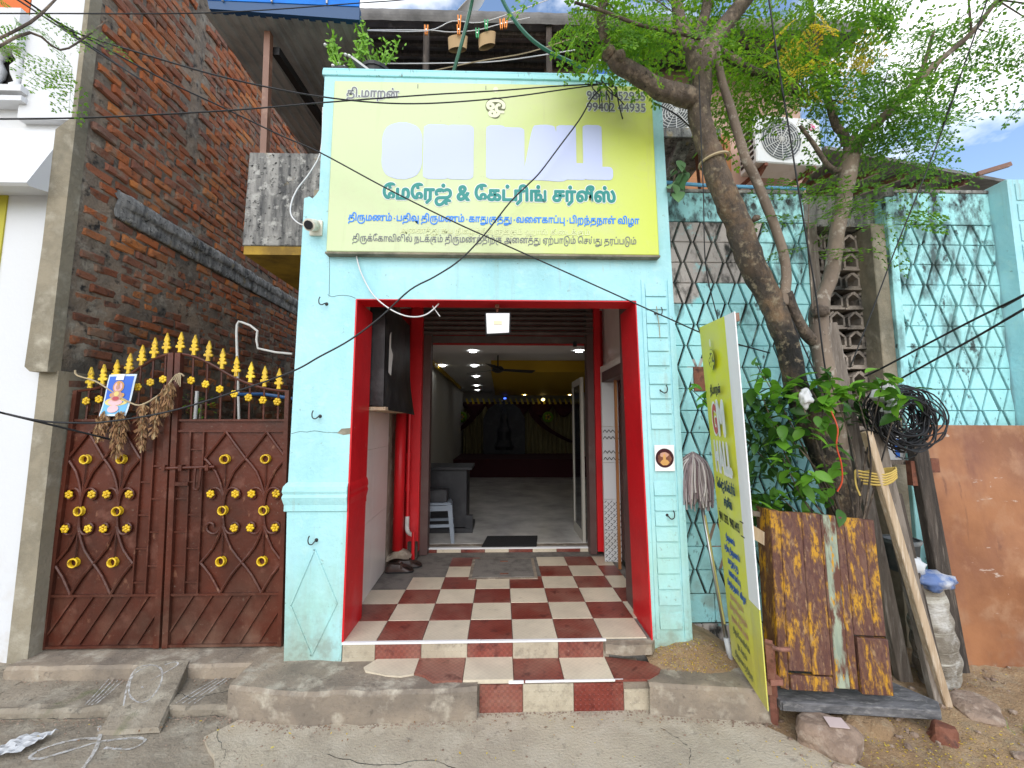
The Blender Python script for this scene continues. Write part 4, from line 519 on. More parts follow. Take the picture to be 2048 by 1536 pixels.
# threshold into the hall
hs = thing('hall_threshold', None, None, (0, 4.8, FZ)); hs['kind'] = 'structure'
obj('sill_slab', MB().box(-.98, 1.16, 4.822, 4.99, .1, .326), M['stepconc'], hs)
for q in range(8):
    a = -.98 + .268 * q
    obj('riser_tile', MB().box(a + .002, min(a + .266, 1.15), 4.812, 4.822, FZ - .004, .318), M['tilecream' if q % 2 else 'tilered'], hs)
obj('sill_strip', MB().box(-.88, 1.08, 4.806, 4.86, .318, .332), M['trim'], hs)

# ================================================================ THE SHOP BUILDING
FY = 2.90
sb = thing('shop_building', 'turquoise two-storey shop front with red framed open doorway', 'building', (0, 3, 0))
fo = [(-1.405, .10), (-1.44, 1.2), (-1.43, 3.335), (-1.395, 3.35), (-1.37, 3.335), (-1.345, 3.365), (-1.325, 3.40), (-1.325, 4.312), (.945, 4.332), (.95, 4.300), (1.213, 4.29), (1.245, 2.75), (1.29, .10), (1.018, .10), (.992, 1.355), (.973, 2.595), (-1.03, 2.590), (-1.033, 1.5), (-1.038, .10)]
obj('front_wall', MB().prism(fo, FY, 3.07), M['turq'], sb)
obj('wall_cap', MB().box(-1.34, .94, 2.888, 3.08, 4.30, 4.345), M['turq_cap'], sb, bev=.004)
obj('wall_cap', MB().box(-1.338, 1.0, 2.892, 3.06, 4.345, 4.362), M['turq_cap'], sb, bev=.004)
# red painted lining of the opening
obj('red_reveal', MB().hexa([(1.008, 2.8965, .17), (1.019, 2.8965, .17), (1.019, 3.27, .17), (1.008, 3.27, .17)], [(.966, 2.8965, 2.588), (.974, 2.8965, 2.588), (.974, 3.27, 2.588), (.966, 3.27, 2.588)]), M['red'], sb)
obj('jamb_core', MB().box(-1.25, -1.04, 3.07, 3.25, .15, 3.05), M['stepconc'], sb); obj('jamb_core', MB().box(1.021, 1.189, 3.101, 3.27, .15, 3.05), M['brownpaint'], sb)
obj('red_lintel', MB().box(-1.028, .968, 2.8965, 3.075, 2.583, 2.590), M['red'], sb)
lj = MB().hexa([(-1.039, 2.8965, .285), (-1.026, 2.8965, .285), (-1.026, 3.25, .285), (-1.039, 3.25, .285)], [(-1.031, 2.8965, 2.583), (-1.021, 2.8965, 2.583), (-1.021, 3.25, 2.583), (-1.031, 3.25, 2.583)])
obj('red_reveal', lj, M['red'], sb)
# moulding band round the left pier
pr = [(0, 1.315), (.010, 1.305), (.022, 1.285), (.026, 1.255), (.020, 1.235), (.026, 1.215), (.020, 1.19), (.013, 1.165), (.013, 1.125), (0, 1.118)]
def band(x0, x1, y, out, key):
    m = MB()
    if key == 'turq':
        vs = [(x0 - (p[0] if True else 0), y - p[0] * out, p[1]) for p in pr] + [(x1, y - p[0] * out, p[1]) for p in pr]
        n = len(pr); m.add(vs, [(i, i + 1, n + i + 1, n + i) for i in range(n - 1)])
        m.add([(x0 - p[0], y - p[0] * out, p[1]) for p in pr] + [(x0 - p[0], 3.07, p[1]) for p in pr], [(i, n + i, n + i + 1, i + 1) for i in range(n - 1)])
    else:
        n = len(pr); m.add([(x0 + p[0] * .8, y - p[0] * out, p[1]) for p in pr] + [(x0 + p[0] * .8, 3.25, p[1]) for p in pr], [(i, n + i, n + i + 1, i + 1) for i in range(n - 1)])
    return m
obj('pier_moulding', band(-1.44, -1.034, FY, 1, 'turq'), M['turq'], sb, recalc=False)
obj('pier_moulding', band(-1.030, 0, FY, 1, 'red'), M['red'], sb, recalc=False)
# diamond relief low on the left pier, double line
dc = (-1.232, .530)
for (hw, hh) in ((.150, .345),):
    c4 = [(dc[0] - .01, dc[1] + hh), (dc[0] + hw, dc[1] + .0), (dc[0], dc[1] - hh + .02), (dc[0] - hw, dc[1] - .01)]
    for i in range(4):
        a, b = c4[i], c4[(i + 1) % 4]
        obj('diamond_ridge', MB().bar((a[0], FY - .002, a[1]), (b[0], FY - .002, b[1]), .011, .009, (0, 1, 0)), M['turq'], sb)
# stepped panels on the right pier: each laps over the next and throws a thin shadow
def lap(z0, z1, w=.0):
    zc = (z0 + z1) / 2; xa = 1.042 + (2.6 - zc) * .012; xb = xa + .148
    m = MB().add([(xa, FY, z0), (xb, FY, z0), (xb, FY, z1), (xa, FY, z1), (xa, FY - .014, z0 + .004), (xb, FY - .014, z0 + .004), (xb, FY - .003, z1), (xa, FY - .003, z1)],
                 [(4, 5, 6, 7), (0, 4, 7, 3), (1, 2, 6, 5), (0, 1, 5, 4), (3, 7, 6, 2)])
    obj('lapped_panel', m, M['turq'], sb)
gz = [2.722, 2.622, 2.525, 2.423, 2.32, 2.222, 2.118]
for a, b in zip(gz[1:], gz[:-1]): lap(a, b)
for a, b in ((1.986, 2.07), (1.883, 1.98), (1.777, 1.876), (1.67, 1.77), (1.215, 1.31), (1.112, 1.205), (1.011, 1.106), (.908, 1.003), (.802, .900), (.698, .795), (.597, .692), (.494, .590), (.34, .442)): lap(a, b)
for xa in (1.012, 1.205):
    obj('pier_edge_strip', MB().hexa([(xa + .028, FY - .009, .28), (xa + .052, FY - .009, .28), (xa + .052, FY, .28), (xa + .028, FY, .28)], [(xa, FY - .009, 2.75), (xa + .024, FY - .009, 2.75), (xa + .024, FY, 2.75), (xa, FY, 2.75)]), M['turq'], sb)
# chipped plaster on the left pier
obj('plaster_chip', MB().prism(wob([(-1.125, 1.645), (-1.095, 1.675), (-1.035, 1.680), (-1.036, 1.640), (-1.08, 1.632)], .006, 3, 4), FY - .002, FY + .01), M['cement'], sb)
ck = MB()
for path in ([(-1.435, 1.64), (-1.38, 1.655), (-1.33, 1.652), (-1.28, 1.66), (-1.22, 1.652), (-1.16, 1.648), (-1.12, 1.648)], [(-1.23, 2.62), (-1.20, 2.605), (-1.15, 2.615), (-1.08, 2.612), (-1.035, 2.595)], [(-1.22, 2.62), (-1.225, 2.8), (-1.23, 2.9)]):
    obj('plaster_crack', MB().tube([(x, FY - .0005, z) for x, z in path], .0016, 4, 3), M['joint'], sb)
# side and upper shell behind the front, so the place stands from other positions too
obj('side_wall', MB().box(-1.42, -1.255, 3.07, 14.2, .0, 3.34), M['cement'], sb)
obj('roof_terrace', MB().box(-1.44, 1.25, 3.07, 9, 3.35, 3.50), M['cement'], sb)
# porch lining
obj('porch_wall', MB().hexa([(-1.252, 3.251, .2), (-1.10, 3.251, .2), (-1.175, 4.82, .2), (-1.25, 4.82, .2)], [(-1.252, 3.251, 3.3), (-1.10, 3.251, 3.3), (-1.175, 4.82, 3.3), (-1.25, 4.82, 3.3)]), M['stepconc'], sb)
for z0, z1 in ((.285, .89), (.893, 1.49), (1.493, 2.10), (2.103, 2.7)):
    obj('wall_tile', MB().hexa([(-1.10, 3.255, z0), (-1.089, 3.255, z0), (-1.115, 3.72, z0), (-1.127, 3.72, z0)], [(-1.10, 3.255, z1), (-1.089, 3.255, z1), (-1.115, 3.72, z1), (-1.127, 3.72, z1)]), M['beige'], sb)
    obj('wall_tile', MB().hexa([(-1.127, 3.723, z0), (-1.115, 3.723, z0), (-1.133, 4.25, z0), (-1.148, 4.25, z0)], [(-1.127, 3.723, z1), (-1.115, 3.723, z1), (-1.133, 4.25, z1), (-1.148, 4.25, z1)]), M['beige'], sb)
obj('porch_ceiling', MB().box(-1.25, 1.3, 3.07, 4.82, 3.05, 3.3), M['hallceil'], sb)
obj('porch_wall', MB().box(1.02, 1.235, 3.071, 3.10, .15, 3.05).box(1.19, 1.25, 3.10, 3.62, .15, 3.05).box(1.19, 1.25, 3.62, 4.45, 2.27, 3.05).box(1.19, 1.25, 4.45, 4.82, .15, 3.05), M['beige'], sb)
obj('brown_pilaster', MB().box(1.022, 1.188, 3.275, 3.50, .2, 3.05), M['brownpaint'], sb)
# toilet doorway in the right porch wall
obj('door_frame', MB().box(1.10, 1.189, 3.505, 3.60, .2, 2.27).box(1.10, 1.189, 4.46, 4.54, .2, 2.27).box(1.10, 1.189, 3.505, 4.54, 2.272, 2.34), M['beige'], sb)
obj('door_head', MB().box(1.095, 1.22, 3.603, 4.457, 2.16, 2.268), M['brownpaint'], sb)
obj('door_leaf', MB().box(1.16, 1.185, 4.20, 4.225, .29, 2.158), M['doorwood'], sb)
for z0, z1 in ((.29, .60), (.605, .92)):
    o = obj('patterned_tile', MB().box(1.085, 1.26, 4.436, 4.458, z0, z1), M['white'], sb)
    pm = MB()
    for a in range(6):
        for b in range(10):
            cx = 1.09 + a * .03; cz = z0 + .012 + b * .03
            pm.bar((cx, 4.434, cz), (cx + .022, 4.434, cz + (.02 if (a + b) % 2 else -.008)), .005, .003, (0, 1, 0))
    obj('tile_pattern', pm, M['darkback'], o)
for z0, z1 in ((.925, 1.30), (1.305, 1.68), (1.685, 2.158)):
    o = obj('wall_tile', MB().box(1.085, 1.26, 4.438, 4.458, z0, z1), M['white'], sb)
    if z0 == 1.305:
        pm = MB()
        for zz in (1.33, 1.40, 1.55, 1.62):
            for a in range(4): pm.bar((1.09 + a * .042, 4.434, zz), (1.11 + a * .042, 4.434, zz + .03), .006, .003, (0, 1, 0)).bar((1.11 + a * .042, 4.434, zz + .03), (1.132 + a * .042, 4.434, zz), .006, .003, (0, 1, 0))
        obj('tile_pattern', pm, M['darkback'], o)
obj('inner_wall', MB().box(1.37, 1.42, 3.4, 4.82, .2, 3.05), M['beige'], sb)
# back wall of the porch with the shutter opening
obj('red_column', MB().box(-1.015, -.885, 4.62, 4.82, .35, 3.05), M['red'], sb)
obj('porch_back_wall', MB().box(-1.25, -1.016, 4.76, 4.96, .2, 3.05).box(1.145, 1.3, 4.78, 4.96, .2, 3.05).box(-1.015, 1.3, 4.83, 4.96, 2.66, 3.3), M['red'], sb)
obj('red_column', MB().box(1.06, 1.13, 4.64, 4.82, .33, 3.05), M['red'], sb)
obj('shutter_guide', MB().box(-.884, -.80, 4.70, 4.83, .29, 3.05), M['brownpaint'], sb)
obj('shutter_guide', MB().box(.985, 1.058, 4.68, 4.83, .29, 3.05), M['brownpaint'], sb)
obj('guide_foot', MB().box(-.99, -.886, 4.58, 4.70, .285, .46), M['darkwood'], sb)
rs = obj('roller_shutter', MB().box(-.80, .985, 4.71, 4.74, 2.64, 2.72), M['shutter'], sb)
for q in range(7):
    z = 2.755 + q * .058
    obj('slat', MB().add([(x, 4.70 - .030 * math.sin(math.pi * t / 6) , z - .027 + .054 * t / 6) for t in range(7) for x in (-.885, 1.06)], [(2 * t, 2 * t + 1, 2 * t + 3, 2 * t + 2) for t in range(6)]), M['shutter'], rs, recalc=False, sm=True)
obj('shutter_latch', MB().box(.83, .87, 4.69, 4.71, 2.60, 2.66), M['black'], rs)
# ---- the hall behind
hz = .33
obj('hall_floor', MB().box(-1.25, 2.4, 4.99, 11.1, .2, hz), M['floorgloss'], sb)
obj('hall_wall', MB().box(-1.40, -1.252, 5.06, 14.2, .2, 3.3).box(2.4, 2.6, 5.06, 14.2, .2, 3.3).box(-1.40, 2.6, 14.0, 14.2, .2, 3.3), M['hallwall'], sb)
obj('hall_wall', MB().box(1.3, 2.6, 4.965, 5.05, .2, 3.3), M['hallwall'], sb)
obj('hall_ceiling', MB().box(-1.25, 2.4, 5.05, 14.0, 2.80, 3.3), M['hallceil'], sb)
obj('ceiling_drop', MB().box(-1.25, 2.4, 5.05, 5.75, 2.70, 2.798), M['hallceil'], sb)
obj('yellow_ceiling_panel', MB().box(-.17, 2.3, 7.0, 12.6, 2.60, 2.796), M['hallyellow'], sb)
obj('yellow_ceiling_trim', MB().box(-1.20, -1.15, 5.76, 12, 2.74, 2.798), M['hallyellow'], sb)
for (x, y, z) in ((-.38, 5.55, 2.698), (-.49, 7.6, 2.79), (-.56, 9.3, 2.79), (-.68, 11.5, 2.79), (-.74, 13.0, 2.79), (.70, 12.3, 2.598), (2.05, 12.3, 2.598), (1.05, 5.5, 2.698), (-1.08, 7.6, 2.79)):
    o = obj('ceiling_light', MB().lathe((x, y, z), [(.07, -.004), (.07, -.016), (.05, -.016)], 14), M['trim'], sb)
    obj('led_disc', MB().lathe((x, y, z), [(.0, -.012), (.05, -.012)], 14), M['led'], o)
st = obj('stage', MB().box(-1.25, 2.4, 11.1, 14.0, .2, .80), M['maroon'], sb)
cur = MB(); cur.grid(lambda u, v: (-1.2 + 3.55 * u, 13.3 + .05 * math.sin(u * 150), .80 + 1.5 * v), 300, 2)
obj('pleated_curtain', cur, M['curtain'], st, sm=True, recalc=False)
vl = MB()
for q in range(5):
    x0 = -1.2 + q * .71
    vl.grid(lambda u, v: (x0 + .71 * u, 13.15 + .04 * math.sin(v * 20), 2.42 - v * (.12 + .35 * math.sin(math.pi * u))), 16, 8)
obj('swag_valance', vl, M['maroon'], st, sm=True, recalc=False)
for sgn in (-1, 1):
    dr = MB(); dr.grid(lambda u, v: (.10 + sgn * (.75 + 1.3 * v ** 2 + .22 * u), 13.1 + .03 * math.sin(u * 25), 2.3 - 1.15 * v), 12, 12)
    obj('tied_drape', dr, M['maroon'], st, sm=True, recalc=False)
    wr = MB().lathe((.12 + sgn * 1.35, 13.0, 1.95), [(.09, -.02), (.13, -.04), (.17, -.02), (.17, .02), (.09, .02)], 18, 'y')
    obj('wreath', wr, M['leaf'], st)
    fl = MB()
    for a in range(5): fl.blob((.12 + sgn * 1.35 + .07 * math.cos(a * 1.257), 12.94, 1.95 + .07 * math.sin(a * 1.257)), (.035, .02, .035), a, .1, 1)
    obj('wreath_flower', fl, M['leafyellow'], st)
pn = MB()
for q in range(20):
    x = -1.1 + q * .17
    pn.add([(x, 12.9, 2.52), (x + .05, 12.9, 2.52), (x + .12, 12.88, 2.36), (x + .05, 12.88, 2.34)], [(0, 1, 2, 3)])
obj('paper_streamer', pn, M['leafyellow'], st)
obj('light_spot', MB().blob((.12, 12.8, 2.52), (.05, .02, .03), 1, .1, 1), M['ledblue'], st)
obj('light_spot', MB().blob((1.3, 12.8, 2.48), (.07, .02, .05), 2, .1, 1), M['ledwarm'], st)
bp = obj('backdrop_arch', MB().prism([(-.55, .8), (.75, .8), (.75, 1.9), (.6, 2.2), (.35, 2.38), (.1, 2.45), (-.15, 2.38), (-.4, 2.2), (-.55, 1.9)], 13.0, 13.08), M['furn'], st)
obj('shrine_figure', MB().lathe((.1, 12.92, .95), [(.28, 0), (.30, .1), (.2, .3), (.22, .55), (.12, .8), (.13, .95), (.09, 1.1), (.02, 1.25)], 14), M['furn'], bp)
# ceiling fan
fan = thing('ceiling_fan', 'dark ceiling fan hanging in the dim hall', 'fan', (-.05, 6.5, 2.8))
obj('downrod', MB().tube([(-.05, 6.5, 2.8), (-.05, 6.5, 2.62)], .012, 8), M['furn'], fan)
obj('motor', MB().lathe((-.05, 6.5, 2.55), [(0, .08), (.06, .07), (.10, .03), (.10, .0), (.04, -.03), (0, -.03)], 16), M['furn'], fan)
for a in (20, 140, 260):
    c, s = math.cos(R(a)), math.sin(R(a))
    obj('blade', MB().hexa([(-.05 + c * .1 - s * .05, 6.5 + s * .1 + c * .05, 2.555), (-.05 + c * .1 + s * .05, 6.5 + s * .1 - c * .05, 2.575), (-.05 + c * .62 + s * .07, 6.5 + s * .62 - c * .07, 2.575), (-.05 + c * .62 - s * .07, 6.5 + s * .62 + c * .07, 2.55)],
        [(-.05 + c * .1 - s * .05, 6.5 + s * .1 + c * .05, 2.560), (-.05 + c * .1 + s * .05, 6.5 + s * .1 - c * .05, 2.580), (-.05 + c * .62 + s * .07, 6.5 + s * .62 - c * .07, 2.580), (-.05 + c * .62 - s * .07, 6.5 + s * .62 + c * .07, 2.555)]), M['furn'], fan)
# white glazed door leaf folded back on the right
gd = thing('hall_door', 'white framed door leaf standing open inside the hall entrance', 'door', (1.0, 5.2, hz))
obj('frame', MB().box(.965, 1.0, 5.0, 5.07, hz, 2.28).box(.965, 1.0, 5.55, 5.62, hz, 2.28).box(.965, 1.0, 5.07, 5.55, 2.2, 2.28).box(.965, 1.0, 5.07, 5.55, hz, .45), M['hallwall'], gd)
obj('panel', MB().box(.975, .99, 5.07, 5.55, .45, 2.2), M['glass'], gd)

# ================================================================ NEIGHBOURS ON THE LEFT
wh = thing('white_house', 'white painted house at the left edge with sloping sunshade', 'house', (-4, 3.08, 0))
obj('front_wall', MB().box(-7, -3.325, 3.08, 3.3, -.05, 5.02).box(-7, -3.66, 3.08, 3.3, 5.02, 5.2), M['white'], wh)
obj('upper_wall', MB().box(-3.66, -3.225, 3.02, 3.079, 4.0, 7.0), M['white'], wh)
obj('sunshade', MB().prism([(3.08, 3.97), (2.865, 3.43), (2.85, 3.395), (2.87, 3.38), (3.08, 3.425)], -7, -3.335, 'x'), M['white'], wh)
obj('parapet_band', MB().box(-7, -3.66, 2.96, 3.1, 4.55, 4.86), M['white'], wh)
obj('orange_band', MB().box(-7, -3.67, 3.02, 3.1, 4.861, 5.02), M['orangepaint'], wh)
obj('balustrade_rail', MB().box(-7, -3.60, 2.97, 3.079, 4.19, 4.24), M['white'], wh)
obj('balustrade_rail', MB().box(-7, -3.60, 2.98, 3.079, 4.12, 4.16), M['white'], wh)
obj('balustrade_shade_sheet', MB().box(-7, -3.62, 3.07, 3.079, 4.24, 4.55), M['darkback'], wh)  # thin dark sheet, shade behind the balusters put into its colour
blm = None
for q in range(4):
    x = -3.70 - q * .16
    obj('baluster', MB().lathe((x, 3.03, 4.24), [(.045, 0), (.045, .03), (.02, .06), (.045, .12), (.05, .17), (.022, .24), (.045, .28), (.045, .31)], 12), M['white'], wh, sm=True)
w_ = obj('window', MB().box(-5, -3.72, 3.07, 3.082, 2.2, 3.45), M['winyellow'], wh)
obj('bare_plaster_edge', MB().box(-3.325, -3.19, 3.055, 3.3, .10, 2.09), M['cement'], wh)
obj('bare_plaster_edge', MB().prism([(-3.36, 2.11), (-3.32, 2.075), (-3.20, 2.075), (-3.18, 7), (-3.223, 7), (-3.227, 4.0), (-3.335, 3.9), (-3.335, 3.0)], 2.99, 3.079), M['cement'], wh)

# ---- brick wall of the alley
BX = -3.2
bw = thing('brick_wall', 'tall weathered brick wall receding along the alley behind the gate', 'wall', (BX, 5, 0))
def mort(u, v):
    y = 3.08 + 9 * u; z = 6.72 * v
    return (BX - .004 + .010 * nn(y, z, 3, 2) * (1.4 if z < 3 else .8) + .009 * nn(y, z, 11, 4) + .006 * nn(y, z, 28, 6), y, z)
mo = MB(); mo.grid(mort, 260, 190)
mo.add([(BX - .3, 3.08, 0), (BX - .3, 12.1, 0), (BX - .3, 12.1, 6.72), (BX - .3, 3.08, 6.72), (BX, 3.08, 6.72), (BX, 12.1, 6.72)], [(0, 1, 2, 3), (3, 2, 5, 4)])
obj('mortar_face', mo, M['mortar'], bw, sm=True, recalc=False)
def brick_mesh(k, l=.222, h=.070, d=.07):
    m = MB(); rr = random.Random(k)
    # one rounded, chipped face: 4 x 3 grid front plus sides
    pts = []
    for b, w in ((-.5, .86), (-.36, 1), (.36, 1), (.5, .86)):
        for a, w2 in ((-.5, .86), (-.42, 1), (0, 1.05), (.42, 1), (.5, .86)):
            x = 0 if (w == 1 and w2 >= 1) else -.012
            pts.append((x + rr.uniform(-.005, .004), a * l + rr.uniform(-.007, .007), b * h + rr.uniform(-.006, .006)))
    fs = [(j * 5 + i, j * 5 + i + 1, (j + 1) * 5 + i + 1, (j + 1) * 5 + i) for j in range(3) for i in range(4)]
    ring = [0, 1, 2, 3, 4, 9, 14, 19, 18, 17, 16, 15, 10, 5]
    n = len(pts); pts += [(-d, pts[i][1], pts[i][2]) for i in ring]
    fs += [(ring[i], n + i, n + (i + 1) % len(ring), ring[(i + 1) % len(ring)]) for i in range(len(ring))]
    return m.add(pts, fs)
bms = [brick_mesh(k) for k in range(10)]; bmes = [mesh('brick', b, M['brick']) for b in bms]
allb = []
for r in range(79):
    z = .06 + r * .0845
    for c in range(40):
        y = 3.10 + .12 * (r % 2) + c * .238 + random.uniform(-.012, .012)
        if y + .11 > 12.0 or y < 3.12: continue
        if 3.38 < z < 3.68 and y > 3.34: continue           # behind the ledge
        if abs(y - 4.12) < .13 and z > 4.5: continue           # plastered column
        dx = random.gauss(.007, .006) + (.004 if z > 3.7 else -.003)
        if z < 2.8 and random.random() < .14: continue          # smeared over
        allb.append((y, z + random.uniform(-.006, .006), dx, random.randrange(10), random.uniform(-.03, .03), random.uniform(.82, 1.06)))
def score(b):
    y, z = b[0], b[1]
    if z < 2.1 and y > 3.6: return -1 / y
    return 1 / (y * y) * (1 if 1.9 < z < 6.3 and z - 1.7 < (y) * .96 else .05)
allb.sort(key=score, reverse=True)
for (y, z, dx, k, rx, s) in allb[:300]:
    put('brick', bmes[k], bw, (BX + dx, y, z), (rx, 0, random.uniform(-.05, .05)), (1, s, random.uniform(.85, 1.12)))
far = MB()
for (y, z, dx, k, rx, s) in allb[300:]:
    far.add([(BX + dx + p[0], y + p[1] * s, z + p[2] + p[1] * rx) for p in bms[k].v], bms[k].f)
stuff(obj('far_bricks', far, M['brick_far'], bw))
ld = MB()
def ledge(u, v):
    y = 3.36 + 8.6 * u; w = .014 * nn(y, v * 3, 9, 3) + .008 * nn(y, v * 5, 30, 3)
    pf_ = [(0, 3.41), (.02, 3.405), (.028, 3.44), (.028, 3.52), (.045, 3.535), (.048, 3.61), (.025, 3.645), (0, 3.65)]
    i = min(int(v * 7), 6); t = v * 7 - i; a, b = pf_[i], pf_[i + 1]
    e = min(1, u * 60)
    return (BX + (a[0] + (b[0] - a[0]) * t) * (.2 + .8 * e) + w * .7, y + .04 * nn(v * 9, 1, 1, 7) * (1 - e), a[1] + (b[1] - a[1]) * t + w - .03 * u)
ld.grid(ledge, 300, 14)
obj('plaster_ledge', ld, M['mould'], bw, sm=True, recalc=False)
obj('plastered_column', MB().grid(lambda u, v: (BX + .006 + .010 * nn(u * 3, v * 30, 1, 4) - .03 * abs(u - .5) ** 3 * 4, 4.05 + .13 * u + .03 * nn(0, v * 20, 1, 2), 4.45 + 2.25 * v), 6, 60), M['mortar'], bw, sm=True, recalc=False)
obj('wall_coping', MB().grid(lambda u, v: (BX + .05 - .35 * v, 3.1 + 9 * u, 6.70 + .05 * math.sin(math.pi * v) + .02 * nn(u * 40, v * 3, 1, 3)), 120, 6), M['mould'], bw, sm=True, recalc=False)
# alley floor and the stub wall at its end
struct(obj('alley_floor', MB().box(-3.2, -1.42, 3.5, 9.2, -.03, .05), M['oldconc']))
ab = thing('alley_end_wall', 'plain yellowish cement wall closing the alley behind the gate', 'wall', (-2.3, 6.4, 0))
obj('wall_face', MB().box(-3.17, -1.43, 6.4, 6.6, .05, 2.25), M['yellowsoffit'], ab)
obj('coping', MB().box(-3.17, -1.43, 6.36, 6.62, 2.251, 2.31), M['mould'], ab)

# ---- balcony with concrete parapet left of the sign, and the roofed terrace above
bc = thing('balcony', 'stained grey concrete balcony box left of the yellow sign', 'balcony', (-1.75, 3.4, 3.1))
bf = MB(); bf.prism([(-2.03, 3.10), (-1.33, 3.10), (-1.33, 3.875), (-2.02, 3.875)], 3.18, 3.30)
obj('parapet', bf, M['mould'], bc, bev=.006)
obj('parapet', MB().box(-2.02, -1.92, 3.302, 6.2, 3.10, 3.87), M['mould'], bc)
obj('floor_slab', MB().box(-2.02, -1.43, 3.19, 6.2, 3.03, 3.098), M['yellowsoffit'], bc)
obj('bracket_beam', MB().prism([(3.2, 3.028), (6.2, 3.028), (6.2, 2.75), (3.9, 2.75)], -1.60, -1.43, 'x'), M['yellowsoffit'], bc)
tr = thing('terrace_roof', 'metal sheet terrace roof with bright blue fascia on brown posts', 'roof', (-1.8, 3.4, 3.9))
obj('post', MB().bar((-1.945, 3.26, 3.875), (-1.975, 3.26, 5.0), .05, .05), M['brownsteel'], tr)
obj('post', MB().bar((-1.63, 5.6, 3.10), (-1.63, 5.6, 5.2), .05, .05), M['brownsteel'], tr)
fa = MB(); fa.add([(-2.38, 3.10, 5.12), (-1.15, 3.10, 5.10), (-1.13, 3.06, 5.62), (-2.42, 3.06, 5.62), (-2.36, 3.16, 5.04), (-1.17, 3.16, 4.985)], [(0, 1, 2, 3), (4, 5, 1, 0)])
obj('blue_fascia', MB().prism([(-2.38, 5.115), (-1.165, 5.09), (-1.15, 5.7), (-2.42, 5.7)], 3.09, 3.11), M['blue'], tr)
obj('fascia_shade_strip', MB().prism([(-2.36, 5.04), (-1.16, 4.975), (-1.162, 5.088), (-2.38, 5.113)], 3.095, 3.14), M['bluedark'], tr)  # front-facing strip, shade under the fascia put into a darker blue
for x in (-2.25, -1.86, -1.42):
    obj('fascia_seam', MB().bar((x, 3.085, 5.10), (x - .01, 3.085, 5.7), .014, .012), M['metalsheet'], tr)
sh = MB()
def corr(u, v):
    x = -2.42 + 1.3 * u; y = 3.12 + 6.0 * v; return (x, y, 5.03 + .06 * v * 6 * .35 - .06 * u + .016 * (1 if (int(u * 26) % 2) else 0))
sh.grid(corr, 104, 2)
obj('corrugated_sheet', sh, M['metalsheet'], tr, recalc=False)
for y in (5.0, 6.8):
    obj('purlin', MB().box(-2.4, -1.15, y, y + .05, 4.90 + (y - 3.1) * .021, 4.955 + (y - 3.1) * .021), M['brownsteel'], tr)
obj('rafter', MB().bar((-1.93, 3.3, 4.88), (-1.70, 9.0, 5.0), .06, .07), M['black'], tr)
# ================================================================ GATE
GY = 3.17
fl_m = MB()
for a in range(6):
    c, s = math.cos(a * math.pi / 3), math.sin(a * math.pi / 3); fl_m.blob((.0185 * c, -.008, .0185 * s), (.0135, .008, .0135), a, .05, 1)
fl_m.blob((0, -.013, 0), (.011, .008, .011), 9, .05, 1)
FLM = mesh('flower', fl_m, M['gold'], sm=True)
RGM = mesh('ring', MB().lathe((0, 0, 0), [(.0215, 0), (.0215, -.022), (.023, -.027), (.0285, -.027), (.031, -.023), (.029, -.016), (.028, -.008), (.031, 0)], 18, 'y'), M['gold'], sm=True)
RGM.transform(Matrix.Diagonal((1.12, 1, 1.12, 1)))
hp = [(0, .160), (.020, .100), (.011, .086), (.020, .080), (.024, .070), (.016, .064), (.013, .056), (.028, .056), (.034, .044), (.026, .032), (.018, .038), (.011, .030), (.012, .012), (.016, 0)]
SPM = mesh('spearhead', MB().prism([(x, z) for x, z in hp] + [(-x, z) for x, z in hp[::-1][:-1]], -.008, .008), M['gold'], bev=.002)
